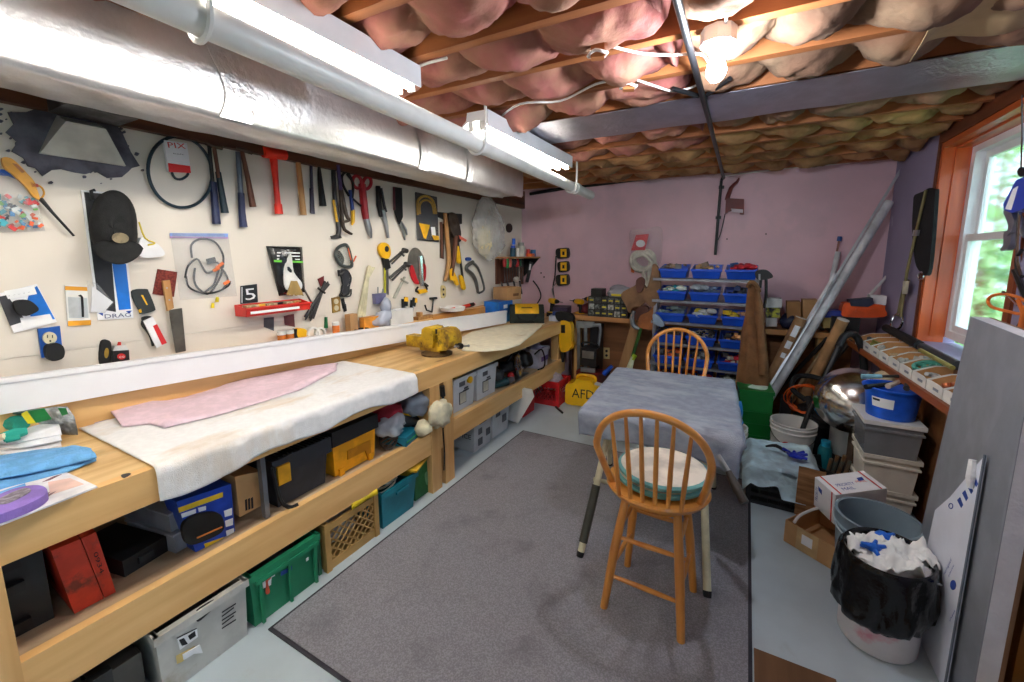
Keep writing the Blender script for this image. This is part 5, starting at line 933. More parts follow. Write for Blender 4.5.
# right bay, shelf: two corrugated mail totes, tools, tub
mt = M('white corrugated plastic', (206, 208, 212), .5, var=.04)
def mailbox(x1, y0, y1, z0, z1, label, labels, depth=.34, lid=False):
    t = tote('mail_tote', mt, x1, y0, y1, z1, label, depth, .035, .01, .9, 'tote', True, z0)
    X = x1 + .004; yc = (y0 + y1) / 2
    for (yy, zz, wy, wz) in labels: B().box((X - .006, yc + yy, z0 + (z1 - z0) * zz), (.004, wy, wz)).part('printing', M('grey printing', (104, 106, 112), .6), t)
    return t
for y0, y1, l, tg in ((2.405, 2.69, 'near mail tote of the pair on the shelf, with a yellow tag', 1), (2.715, 3.025, 'far mail tote of the pair on the shelf', 0)):
    t = mailbox(-1.86, y0, y1, SZ + .002, .70, l, [(-.03, .78, .07, .035), (.02, .62, .05, .012), (.02, .55, .07, .012)]); yc = (y0 + y1) / 2
    B().box((-1.867, yc - .02, .53), (.004, .085, .095)).part('window_edge', M('grey printing', (0, 0, 0)), t); B().box((-1.8655, yc - .02, .53), (.004, .075, .082)).part('label_card', M('cream label', (214, 208, 190), .6), t)
    if tg: B().lathe([(0, 0), (.026, 0), (.028, .02), (0, .026)], (-1.858, yc + .05, .655), (1, 0, 0), 14).part('tag', yellow_pl, t); B().box((-2.0, yc, .705), (.2, .22, .04), .2, .005).solo('carton', M('ochre card', (206, 160, 60), .6), 'ochre card carton filling the near shelf tote', 'box')
t = thing('circular_saw', 'chrome and black circular saw lying on the shelf with a red knob', 'saw', (-1.93, 3.5, SZ))
B().lathe([(0, -.02), (.10, -.02), (.115, -.01), (.115, .01), (.10, .02), (0, .02)], (-1.90, 3.50, SZ + .12), (1, .25, .2), 24).part('blade_guard', chrome, t); B().tube([(-2.06, 3.44, .52), (-1.94, 3.48, .55)], [.06, .05], 12).part('motor', dark_grey, t); B().tube([(-1.97, 3.40, .60), (-1.95, 3.46, .66), (-1.95, 3.56, .65), (-1.95, 3.62, .57)], .018, 8, 3).part('handle', black_rub, t); B().blob((-1.88, 3.30, .50), (.035, .035, .035), 1, 0, 1, 2).part('knob', M('red knob', (200, 36, 40), .35), t); B().box((-1.93, 3.46, SZ + .008), (.16, .36, .012), .1, .003).part('shoe', steel, t)
lump('power_tool', dark_grey, (-1.98, 3.16, .52), (.10, .09, .10), 'dark power tool behind the shelf totes', 'power tool', 3, .5)
t = thing('grinder', 'black and teal grinder lying at the shelf edge', 'grinder', (-1.88, 3.15, SZ)); B().tube([(-1.92, 3.06, SZ + .035), (-1.86, 3.2, SZ + .045)], [.03, .034], 10).part('body', M('dark teal body', (30, 74, 80), .45), t); B().tube([(-1.86, 3.2, SZ + .045), (-1.84, 3.27, SZ + .05)], [.036, .026], 10).part('gear_head', steel, t)
B().tube([(-1.84, 3.72, .62), (-1.80, 3.80, .66), (-1.79, 3.86, .55), (-1.80, 3.86, .46), (-1.84, 3.80, .44)], .008, 6, 5).solo('cable', black_rub, 'black loop of cord at the shelf edge by the white tub', 'cord')
lump('power_tool', black_pl, (-1.97, 3.72, .56), (.10, .09, .09), 'black bundled tool between the circular saw and the white tub', 'power tool', 8, .5)
t = tote('storage_tub', M('white lilac tub', (206, 204, 220), .4), -1.84, 3.83, 4.08, .64, 'white and lilac tub at the far end of the shelf', .26, .03, .008, .88, 'tub', True, SZ + .002); B().box((-1.835, 3.96, .53), (.004, .16, .05)).part('purple_label', M('purple label', (112, 80, 150), .5), t)
lump('rag_pile', M('lilac goods', (150, 140, 170), .8), (-1.96, 3.95, .62), (.09, .09, .06), 'lilac goods heaped in the far shelf tub', 'goods', 3, .5, 3, .46)
# right bay, floor
t = mailbox(-1.862, 2.67, 2.945, .002, .30, 'white mail tote on the floor with black lettering on its end', [(-.05, .55, .05, .05), (-.05, .25, .06, .06), (.07, .40, .06, .06)], .40)
text('RBS', V((-2.06, 2.668, .185)), (1, 0, 0), (0, 0, 1), .04, black_ink, t); text('SERVICE', V((-2.13, 2.673, .115)), (1, 0, 0), (0, 0, 1), .04, black_ink, t, width=.23)
B().box((-1.868, 2.80, .245), (.01, .10, .04), None, .012).part('hand_hole', black_pl, t)
t = mailbox(-1.872, 2.97, 3.27, .002, .34, 'taller white mail tote on the floor standing behind the black-lettered one', [(-.06, .62, .07, .05), (.05, .40, .07, .07), (.05, .7, .05, .03)], .36); B().box((-1.873, 3.14, .275), (.01, .10, .035), None, .010).part('hand_hole', black_pl, t)
t = thing('drawer_lid', 'white plastic lid leaning tilted on the floor under the shelf', 'lid', (-1.82, 3.45, .002)); qd = [FX(*q, -1.80) for q in ((514, 391), (531, 388), (534, 397), (518, 424))]
qd = [FY(*q, 3.36) for q in ((507, 395), (524, 388.5), (532, 390), (534, 397), (524, 414), (518, 423.5), (506, 419))]; B().prism(qd, (-.01, .025, 0), .004).part('panel', white_pl, t); 
B().lathe([(0, 0), (.03, 0), (.03, .03), (0, .03)], (-1.83, 3.32, .33), (.6, -.6, .3), 14).solo('orange_disc', M('orange cap', (214, 96, 60), .4), 'orange-red round cap beside the tilted white lid', 'cap')
t = tote('storage_bin', M('bin red', (190, 30, 44), .45), -1.86, 3.53, 3.80, .33, 'red bin standing behind the tilted white lid', .3, .03, .01, .9, 'bin')
cr_ = M('crate red', (204, 30, 36), .45); t = thing('milk_crate', 'red milk crate at the end of the bench', 'crate', (-1.85, 4.15, .002)); x0, x1, y0, y1, zt = -1.99, -1.69, 3.99, 4.30, .27; b = B()
for y in (y0, y1): b.box(((x0 + x1) / 2, y, .03), (x1 - x0, .012, .06), None, .003).box(((x0 + x1) / 2, y, zt - .035), (x1 - x0, .016, .07), None, .003)
for x in (x0, x1): b.box((x, (y0 + y1) / 2, .03), (.012, y1 - y0, .06), None, .003).box((x, (y0 + y1) / 2, zt - .035), (.016, y1 - y0, .07), None, .003)
for x in (x0, x1):
    for y in (y0, y1): b.box((x, y, zt / 2), (.035, .035, zt), None, .004)
b.box(((x0 + x1) / 2, (y0 + y1) / 2, .008), (x1 - x0, y1 - y0, .01)); b.part('frame', cr_, t); b = B()
for s_ in (1, -1):
    for k in range(6): xa = x0 + .03 + k * .045; xb = min(max(xa + s_ * .09, x0 + .015), x1 - .015); b.tube([(xa, y0, .06), (xb, y0, zt - .07)], .005, 5)
    for k in range(6): ya = y0 + .03 + k * .045; yb2 = min(max(ya + s_ * .09, y0 + .015), y1 - .015); b.tube([(x1, ya, .06), (x1, yb2, zt - .07)], .005, 5)
b.part('lattice', cr_, t)
lump('bag_pile', M('clear pink goods', (196, 180, 186), .4, bump=.6), (-1.84, 4.15, .24), (.12, .12, .10), 'plastic-wrapped goods heaped in the red milk crate', 'goods', 5, .5, 3, .02)
B().tube([(-1.70, 3.955, .012), (-1.60, 3.86, .012), (-1.57, 3.83, .012)], .012, 6).solo('bar', black_pl, 'short black bar lying on the floor in front of the red crate', 'bar')
# ------------------------------------------------------------------ back bench, wall things, bin rack
BBZ = .94
bb = thing('back_bench', 'narrow brown plywood bench against the pink wall', 'bench', (-.4, 4.6, 0))
B().span((-1.79, 4.45, BBZ - .02), (XR - .2, YB - .002, BBZ), .002).part('bench_top', WOOD('back bench top', (176, 122, 70), (132, 86, 46), 'X', .5, knots=False), bb)
B().span((-1.79, 4.44, BBZ - .045), (XR - .2, 4.452, BBZ + .004), .002).part('front_edge', WOOD('edge pine', (206, 150, 90), (160, 106, 58), 'X', .5), bb)
B().span((-1.79, 4.64, .0), (XR - .2, 4.655, BBZ - .02)).part('back_panel', ply, bb)
for x in (-1.7, -.2, .6): B().span((x, 4.48, 0), (x + .04, 4.63, BBZ - .02), .003).part('leg', wood_z, bb)
F = AY(4.47); FP = AY(4.635)
hung('diagonal_brace', 'pale board leaning diagonally beside the wall outlet', 'board', [('board', WOOD('brace pine', (190, 146, 96), (150, 108, 64), 'Z', .6), [('p', [(632, 321), (641, 321), (620, 392), (611, 392)], .05, .02, .002)])], F)
hung('outlet_plate', 'cream wall outlet on the brown panel under the back bench', 'outlet', [('plate', M('ivory plate', (0, 0, 0)), [('p', [(603.5, 347.5), (609.5, 348), (609.5, 359), (603.5, 358.5)], .0, .006, .001)]), ('slot', black_pl, [('s', ell(606.5, 351, 1.3, 1.3, 8), .006, .001), ('s', ell(606.5, 355.5, 1.3, 1.3, 8), .006, .001)])], FP)
clm = M('clamp grey', (150, 156, 160), .45, .5)
hung('bar_clamp', 'tall grey bar clamp with a slotted bar hanging under the back bench', 'clamp', [('bar', clm, [('p', [(577, 326), (580, 326), (580, 371), (577, 371)], .04, .012), ('p', [(584, 326), (587, 326), (587, 371), (584, 371)], .04, .012), ('p', [(577, 368), (587, 368), (588, 374), (576, 374)], .038, .016)]), ('jaw', clm, [('p', [(576, 321), (594, 322), (594, 327), (588, 328), (576, 328)], .036, .02, .003)])], F)
hung('bar_clamp', 'grey hooked clamp arm hanging to its side', 'clamp', [('arm', clm, [('t', [(593, 325), (600, 325), (600.5, 330), (598.5, 346)], .05, [2, 2.2, 1.7, 1.3])])], F)
bb['label'] = 'narrow brown plywood bench against the pink wall'
B().span((-1.52, 4.50, .0), (-1.40, 4.62, .84), .01).solo('vacuum_case', black_pl, 'tall black case standing under the back bench by the clamps', 'case')
t = thing('air_compressor', 'dark red and black machine under the back bench', 'machine', (-1.44, 4.36, .002)); B().box((-1.42, 4.36, .20), (.34, .2, .30), None, .03).part('body', M('machine red', (130, 28, 26), .5, rgb2=(60, 20, 20)), t); B().box((-1.45, 4.33, .52), (.18, .16, .20), None, .03).part('motor', black_pl, t); B().box((-1.45, 4.245, .55), (.13, .02, .08), None, .006).part('face_plate', steel, t); B().tube([(-1.54, 4.30, .62), (-1.53, 4.29, .67), (-1.38, 4.29, .67), (-1.36, 4.30, .62)], .012, 8, 3).part('handle', black_rub, t); B().box((-1.45, 4.25, .38), (.16, .02, .05), .1, .006).part('grille', steel, t)
B().lathe([(0, 0), (.05, 0), (.065, .12), (.06, .12), (.046, .005), (0, .005)], (-1.235, 4.22, .002), n=18).solo('cup', M('orange red cup', (206, 80, 50), .5), 'orange-red cup on the floor behind the yellow case', 'cup')
hung('screwdriver', 'blue-handled tool leaning in the orange-red cup', 'tool', [('handle', blue_pl, [('t', [(612, 366), (604, 374)], .0, [1.8, 2.6])])], AY(4.22))
# yellow AFD case
ac = thing('fuel_case', 'bright yellow moulded case lettered AFD', 'case', (-1.45, 4.12, .002)); ay = M('case yellow', (252, 196, 20), .38, var=.04); o = V((-1.44, 4.10, .002)); R_ = Matrix.Rotation(.10, 3, 'Z'); q = lambda x, y, z: o + R_ @ V((x, y, z))
pr = [(-.205, .03), (-.18, .012), (.18, .012), (.205, .03), (.205, .19), (.17, .245), (.11, .25), (.085, .30), (-.085, .305), (-.12, .255), (-.19, .235), (-.205, .20)]
B().prism([q(x, 0, z) for x, z in pr], R_ @ V((0, .12, 0)), .02).part('shell', ay, ac); B().prism([q(x * .98, .125, z) for x, z in pr], R_ @ V((0, .08, 0)), .02).part('back_shell', ay, ac)
b = B(); [b.box(q(x, .1, .012), (.05, .16, .022), R_, .006) for x in (-.12, .12)]; b.part('foot', ay, ac); B().tube([q(-.10, .1, .27), q(-.08, .1, .325), q(.08, .1, .325), q(.10, .1, .27)], .016, 8, 4).part('handle', ay, ac)
text('AFD', q(-.13, -.001, .10), R_ @ V((1, 0, 0)), (0, 0, 1), .10, black_ink, ac, width=.24); B().box(q(.12, .08, .258), (.13, .10, .004), R_ @ Matrix.Rotation(.2, 3, 'Y')).part('paper', white_paper, ac)
# wall: chargers, red tool, label bag
for k, (y0, y1) in enumerate(((248.5, 258), (262, 271.5), (275, 285))):
    dx = 1.5 if k == 1 else 0
    hung('battery_charger', ['top black charger with yellow battery on the pink wall', 'middle black charger with yellow battery on the pink wall', 'bottom black charger with yellow battery on the pink wall'][k], 'charger', [('body', black_pl, [('s', [(556 + dx, y0 + 1), (563, y0 - .5), (567.5, y0), (568, y1 - 1), (563, y1 + .5), (557 + dx, y1)], .002, .06, .004)]), ('battery', yellow_pl, [('p', [(560.5, y0 + .5), (566.3, y0 + .3), (566.3, y1 - 1), (560.5, y1 - 1)], .062, .012, .003)]), ('window', black_pl, [('p', [(562.3, y0 + 3), (564.4, y0 + 3), (564.4, y1 - 3), (562.3, y1 - 3)], .074, .002, 0)])], BW)
cable([BW(556, 256, .012), BW(555, 275, .012), BW(553, 287, .012), BW(554, 297, .012)], 'dark cord hanging from the wall chargers', black_rub, .008)
cable([BW(556, 283, .02), BW(552, 290, .02), BW(555, 300, .02)], 'pale cord looped under the wall chargers', M('pale cord', (170, 160, 160), .6), .006)
hung('staple_gun', 'dark red hanging tool with a pale label high on the pink wall', 'tool', [('body', M('oxblood', (112, 34, 30), .5), [('p', [(726, 198), (744, 199), (744, 214), (740, 214), (738, 209), (729, 211), (725, 214)], .01, .06, .008)]), ('strap', M('oxblood', (0, 0, 0)), [('t', [(727, 200), (731, 188), (737, 182), (739, 178)], .02, [2.4, 2.2, 1.5, .8], 2)]), ('label', M('pale label', (206, 190, 196), .5), [('p', [(731, 208.5), (743, 209.5), (743, 213), (732, 212)], .072, .001, 0)])], BW)
cable([BW(725, 214, .015), BW(721, 232, .015), BW(718, 240, .015)], 'thin black cord from the dark red tool to the conduit', black_rub, .005)
sb = hung('rope_bag', 'clear bag of white rope with a red label hanging on the pink wall', 'bag', [('header_card', M('red label card', (212, 28, 48), .4), [('p', [(636, 235), (649, 234), (645, 250), (631, 250.5)], .07, .003, 0)]), ('white_oval', white_ink, [('s', ell(640.5, 243.5, 4.6, 3.6, 12), .073, .001)]), ('rope', M('white rope', (0, 0, 0)), [('o', [(633, 255), (645, 250), (654, 256), (652, 268), (640, 271), (632, 265)], .05, 2), ('o', [(636, 256), (647, 253), (655, 262), (646, 270), (636, 266)], .065, 1.8), ('o', [(634, 260), (643, 255), (651, 263), (643, 268)], .08, 1.6), ('t', [(643, 268), (645, 282), (648, 284), (650, 266)], .06, 2.2, 3), ('t', [(650, 262), (653, 276), (650, 287), (646, 282)], .045, 2.2, 3), ('t', [(655, 262), (659, 275), (656, 280)], .04, 1.8, 3)]), ('film', CLEAR('rope bag film', (226, 216, 220), .12, .1, .5), [('s', [(630, 231), (645, 229), (660, 227), (661, 245), (659, 264), (648, 272), (634, 268), (631, 250)], .02, .08, .02)]), ('orange_edge', M('orange edge', (206, 104, 50), .6), [('p', [(631, 262), (634, 266), (634, 273), (631, 272)], .02, .01)])], BW)
for x, y in ((541, 273), (544, 277), (727, 239), (766, 234)): hung('screw', 'dark screw heads dotted on the pink wall', 'screw', [('screw', dark_steel, [('s', ell(x, y, .7, .9, 6), .0005, .003)])], BW, 'screws in the pink wall')
# leather bags on a hook beside the rack
lea = M('brown leather', (136, 100, 66), .65, var=.12, bump=.3); ora = M('tan leather', (170, 102, 48), .55, bump=.3)
lb = hung('tool_apron', 'worn brown leather tool pouches hanging beside the blue bins', 'apron', [('pouch', lea, [('s', [(640, 281), (634, 286), (621, 294), (626, 306), (630, 313), (642, 305), (650, 297), (646, 288)], .0, .05, .01)]), ('pouch', lea, [('s', [(653, 264), (658, 268), (660, 280), (660, 296), (652, 307), (643, 298), (648, 285), (651, 274)], .06, .05, .01)]), ('strap', M('dark leather', (96, 54, 40), .6), [('s', [(636, 281), (641, 277), (645, 281), (642, 291), (637, 292)], .05, .02, .004)]), ('pouch', ora, [('s', [(640, 316), (648, 312), (655, 306), (654, 328), (645, 329), (638, 326)], .02, .05, .01)]), ('pouch', M('dark leather', (0, 0, 0)), [('s', [(632, 308), (646, 306), (648, 313), (638, 320), (632, 317)], .01, .04, .01)])], AY(4.36))
hung('strap_ring', 'grey metal hoop hanging below the leather pouches', 'hoop', [('hoop', clm, [('t', [(634, 311), (632, 318), (634, 326), (641, 329)], .03, [1.8, 2.4, 2.4, 1.4], 4)])], AY(4.34))
hung('plastic_bag', 'crumpled pale blue plastic hanging on the rack side', 'bag', [('film', CLEAR('rack bag film', (170, 190, 210), .7, .2, .8), [('s', [(653, 314), (658, 316), (664, 324), (662, 327), (656, 325), (653, 320)], 0, .05, .01)])], AY(4.15))
hung('garden_tool', 'green-handled tool standing beside the rack', 'tool', [('handle', M('tool green', (64, 110, 44), .5), [('t', [(641, 328), (636, 345), (631, 362)], .0, 1.6)])], AY(4.3)); hung('spray_bottle', 'white and lime spray bottle on the floor behind the grey table', 'bottle', [('body', M('lime white', (220, 226, 190), .4), [('t', [(633, 357), (626, 380), (617, 412)], .0, [2, 4, 5], 2)]), ('cap', M('lime cap', (176, 206, 40), .45), [('t', [(635, 355), (632, 360)], .0, 2.2)])], AY(4.0))
# parts organiser and goods on the back bench
og = thing('parts_organiser', 'dark multi-drawer parts organiser with yellow tags on the back bench', 'organiser', (-1.25, 4.55, BBZ)); X0, X1 = FY(588, 318, 4.47).x, FY(627, 318, 4.47).x; Zt = 1.16
b = B(); b.span((X0, 4.58, BBZ + .001), (X1, 4.66, Zt)); n = 6
for k in range(n + 1): x = X0 + (X1 - X0) * k / n; b.span((x - .004, 4.47, BBZ + .001), (x + .004, 4.58, Zt))
for k in range(4): z = BBZ + .004 + (Zt - BBZ - .004) * k / 3; b.span((X0, 4.47, z - .004), (X1, 4.58, z + .004))
b.part('cabinet', M('organiser black', (44, 46, 46), .5), og); random.seed(14)
for k in range(n):
    for j in range(3):
        x = X0 + (X1 - X0) * (k + .5) / n; z = BBZ + .004 + (Zt - BBZ - .004) * (j + .5) / 3; w_ = (X1 - X0) / n - .012
        m = random.choice([M('drawer clear', (130, 136, 132), .25, rgb2=(70, 76, 74), scale=40), M('drawer grey', (88, 92, 92), .3, rgb2=(50, 54, 54), scale=40), M('drawer pale', (196, 200, 196), .3, rgb2=(120, 124, 120), scale=40)])
        d_ = B().box((x, 4.52, z), (w_, .10, .058), None, .003).part('drawer', m, og)
        if random.random() < .4: B().box((x, 4.467, z), (w_ * .7, .004, .016)).part('tag', M('tag yellow', (222, 206, 60), .5), d_)
        B().box((x, 4.465, z - .018), (.02, .01, .006), None, .002).part('pull', black_pl, d_)
B().box((X0 + .085, 4.56, Zt + .045), (.13, .14, .085), None, .01).solo('battery_case', black_pl, 'black case on top of the parts organiser', 'case')
B().blob((X0 + .33, 4.57, Zt + .055), (.14, .09, .075), 4, .35, 2, 3, Zt + .001).solo('plastic_bag', grey_bag, 'grey plastic bag lying on top of the parts organiser', 'bag', ang=180); B().box((X0 + .32, 4.475, Zt + .03), (.12, .012, .024), .05, .003).solo('label_strip', M('strip yellow', (236, 220, 50), .5), 'bright yellow strip under the grey bag on the organiser', 'strip')
B().blob((-1.62, 4.62, BBZ + .06), (.06, .05, .06), 5, .5, 2, 2, BBZ + .001).solo('cloth', M('dark red cloth', (120, 40, 50), .8), 'dark red bundle on the back bench beside the drills', 'bundle', ang=180)
t = thing('nail_gun', 'yellow reciprocating power tool hanging at the end of the bench', 'power tool', (-1.72, 4.36, .55)); Fq = AY(4.36); 
for nm, m, ls in (('body', yellow_pl, [('s', [(560, 322), (566, 321), (571, 326), (571, 346), (566, 352), (560, 350), (559, 335)], .0, .09, .012)]), ('grip', black_rub, [('s', [(556, 312), (570, 314), (572, 321), (558, 321)], .01, .07, .01)]), ('slot', black_pl, [('p', [(561, 325), (565, 325), (565, 333), (561, 333)], .09, .004, 0)]), ('trim', M('tool amber', (226, 160, 20), .45), [('p', [(567, 330), (574, 345), (572, 349), (568, 344)], .01, .06, .006)]), ('blade_clamp', dark_steel, [('t', [(563, 350), (563, 362)], .03, [3, 1.4])])):
    b = B(); [layer(b, Fq, *a) for a in ls]; b.part(nm, m, t)
# corner shelf
cs = thing('corner_shelf', 'small wooden corner shelf of cans with hooks below', 'shelf', (-2.42, 4.7, 1.58)); B().prism([V((XL + .002, 4.18, 1.60)), V((-2.44, 4.24, 1.60)), V((-2.33, 4.62, 1.60)), V((-2.33, YB - .002, 1.60)), V((XL + .002, YB - .002, 1.60))], (0, 0, -.02), .003).part('board', WOOD('shelf pine', (186, 134, 80), (140, 94, 50), 'Y', .55, knots=False), cs); B().prism([V((-2.34, 4.84, 1.58)), V((-2.56, 4.84, 1.58)), V((-2.56, 4.84, 1.34))], (0, .02, 0), .002).part('bracket', dark_steel, cs)
b = B(); b.box((-2.5, 4.3, 1.57), (.02, .3, .02)); b.span((XL + .003, 4.2, 1.28), (XL + .02, 4.75, 1.575)); b.part('tool_rail', brownh, cs)
def can(p, r, h, m, label, name='can', cat='can', top=None):
    b = B().lathe([(0, 0), (r, 0), (r, h), (r * .9, h), (0, h * .97)], p, n=16)
    if not top: return b.solo(name, m, label, cat)
    t = thing(name, label, cat, p); b.part('body', m, t); B().lathe([(0, h), (r * .8, h), (r * .7, h * 1.3), (0, h * 1.3)], p, n=14).part('lid', top, t); return t
can(V((-2.43, 4.33, 1.601)), .034, .10, M('dark teal can', (24, 70, 90), .4), 'dark teal tube standing on the corner shelf with a bright blue top', 'tube', 'tube', blue_pl)
can(V((-2.42, 4.33, 1.74)) - V((0, 0, .0)), .02, .07, M('bright blue cap', (20, 100, 220), .4), 'bright blue nozzle on the dark teal tube', 'cap', 'cap')
can(V((-2.44, 4.55, 1.601)), .05, .13, M('white bucket pot', (206, 202, 190), .4), 'small white lidded pot on the corner shelf', 'pot', 'pot', M('pot grey', (160, 160, 156), .4))
can(V((-2.40, 4.66, 1.601)), .022, .09, red_pl, 'small red can on the corner shelf'); can(V((-2.43, 4.44, 1.601)), .02, .10, white_pl, 'slim white tube on the corner shelf'); can(V((-2.40, 4.80, 1.601)), .034, .085, M('blue tin', (60, 110, 160), .35, .3), 'blue and silver tin at the end of the corner shelf')
B().box((-2.38, 4.70, 1.62), (.06, .12, .035), .2, .006).solo('packet', orange_pl, 'orange packet lying on the corner shelf edge', 'packet')
random.seed(17); hc = [('red', (200, 36, 44)), ('green', (30, 140, 70)), ('coral', (226, 110, 100)), ('black', (34, 34, 36)), ('black', (34, 34, 36)), ('red', (200, 36, 44)), ('dark green', (24, 90, 60)), ('black', (34, 34, 36))]
ords = ['first', 'second', 'third', 'fourth', 'fifth', 'sixth', 'seventh', 'eighth']
for k, (n_, c) in enumerate(hc):
    y = 4.22 + .062 * k; h = random.uniform(.07, .11); t = thing('screwdriver', n_ + '-handled driver hanging ' + ords[k] + ' along the rail under the corner shelf', 'screwdriver', (-2.46, y, 1.40)); B().tube([(-2.48, y, 1.575), (-2.48, y, 1.575 - h * .4), (-2.48, y, 1.575 - h)], [.019, .025, .018], 8).part('handle', M('driver ' + n_, c, .4), t); B().tube([(-2.48, y, 1.575 - h), (-2.48, y + .004, 1.33 - .05 * random.random())], .005, 6).part('shaft', dark_steel, t)
hung('file_set', 'long brown file hanging at the end of the corner shelf', 'file', [('handle', brownh, [('t', [(522, 262), (522, 284)], .0, [1.6, 1.8])])], AY(4.72)); hung('utility_knife', 'dark grey knife with a pale window under the corner shelf', 'knife', [('body', dark_grey, [('t', [(531, 262), (527, 282)], .0, [2.3, 1.8])]), ('window', white_ink, [('t', [(530.5, 264), (529.5, 270)], .03, .9)])], AY(4.78))
B().lathe([(0, 0), (.03, .0), (.035, .03), (.02, .06), (0, .06)], V((-2.45, 4.42, 1.33)), (0.9, -.4, 0), 14).solo('lamp_head', M('pale knob', (206, 200, 190), .4), 'pale round knob hanging under the corner shelf', 'knob')
b = B(); [b.tube([(XL + .02 + .02 * k, 4.30 + .12 * k, 1.30), (XL + .05 + .02 * k, 4.30 + .12 * k, 1.22 - .03 * k)], .012, 6) for k in range(4)]; b.part('hook', dark_steel, cs)
cable([V((-2.36, 4.72, 1.30)), V((-2.30, 4.76, 1.20)), V((-2.26, 4.74, 1.10)), V((-2.30, 4.70, 1.0))], 'black curled cord hanging beside the small carton', black_rub, .009)
# ---- rack of blue bins
RY = 4.22; rk = thing('bin_rack', 'grey metal rack holding rows of blue bins', 'rack', (-.35, 4.3, 0)); rail_m = M('rack grey', (150, 152, 160), .45, .4)
for x in (-.775, .10): 
    for y in (RY + .06, RY + .20): B().span((x - .016, y - .016, 0), (x + .016, y + .016, 1.36), .003).part('upright', rail_m, rk)
rows = [1.405, 1.195, .985, .775, .565, .355]
for z in rows:
    B().span((-.80, RY - .01, z - .030), (.12, RY + .01, z - .006), .003).part('rail', rail_m, rk); B().span((-.80, RY + .01, z - .012), (.12, RY + .21, z - .006)).part('shelf', rail_m, rk)
bm_b = M('bin blue', (16, 76, 196), .38, var=.05)
def bin_mesh():
    b = B(); w0, w1, d, hf, hb = .108, .128, .262, .085, .125; y0 = -.06
    def wall(pts): b.prism(pts, (0, 0, 0.0001))
    P4 = lambda x, y, z: V((x, y, z))
    o = [P4(-w0, y0 + .03, 0), P4(w0, y0 + .03, 0), P4(w0, d - .06, 0), P4(-w0, d - .06, 0)]
    tp = [P4(-w1, y0, hf), P4(w1, y0, hf), P4(w1, d - .05, hb), P4(-w1, d - .05, hb)]
    ti = [P4(-w1 + .008, y0 + .01, hf), P4(w1 - .008, y0 + .01, hf), P4(w1 - .008, d - .06, hb), P4(-w1 + .008, d - .06, hb)]
    bi = [P4(-w0 + .006, y0 + .04, .005), P4(w0 - .006, y0 + .04, .005), P4(w0 - .006, d - .07, .005), P4(-w0 + .006, d - .07, .005)]
    fs = [(3, 2, 1, 0), (12, 13, 14, 15)]
    for k in range(4): n = (k + 1) % 4; fs += [(k, n, 4 + n, 4 + k), (4 + k, 4 + n, 8 + n, 8 + k), (8 + k, 8 + n, 12 + n, 12 + k)]
    b._add(o + tp + ti + bi, fs); b.span((-w1 - .004, y0 - .010, hf - .018), (w1 + .004, y0 + .004, hf + .002), .003); return b
R1 = ['top', 'second', 'third', 'fourth', 'fifth', 'sixth']; C1 = ['left', 'middle', 'right']; first = None; random.seed(23)
fill = [['brown and grey hardware', 'cartons and fittings', 'red and blue packets'], ['white and teal cloths', 'clear packets', 'dark small parts'], ['clear bags', 'clear and yellow packets', 'yellow and tan parts'], ['dark hardware', 'cable loops', 'hardware with an orange piece'], ['orange-specked parts', 'grey parts', 'pale cartons and a red piece'], ['red pieces', 'red and grey pieces', 'steel hardware']]
pal = {'brown and grey hardware': ((120, 92, 70), (150, 150, 150)), 'cartons and fittings': ((200, 160, 110), (140, 120, 100)), 'red and blue packets': ((190, 40, 50), (40, 90, 150)), 'white and teal cloths': ((220, 224, 210), (20, 130, 150)), 'clear packets': ((180, 190, 200), (140, 160, 190)), 'dark small parts': ((40, 60, 110), (50, 50, 56)), 'clear bags': ((160, 180, 190), (120, 140, 140)), 'clear and yellow packets': ((190, 196, 196), (220, 200, 60)), 'yellow and tan parts': ((226, 190, 40), (180, 140, 110)), 'dark hardware': ((60, 54, 52), (110, 80, 60)), 'cable loops': ((220, 216, 200), (40, 40, 44)), 'hardware with an orange piece': ((60, 60, 64), (226, 160, 100)), 'orange-specked parts': ((80, 80, 90), (230, 110, 60)), 'grey parts': ((150, 156, 160), (70, 74, 80)), 'pale cartons and a red piece': ((210, 200, 186), (190, 40, 60)), 'red pieces': ((170, 40, 40), (80, 60, 60)), 'red and grey pieces': ((180, 50, 50), (130, 130, 130)), 'steel hardware': ((170, 172, 160), (70, 72, 66))}
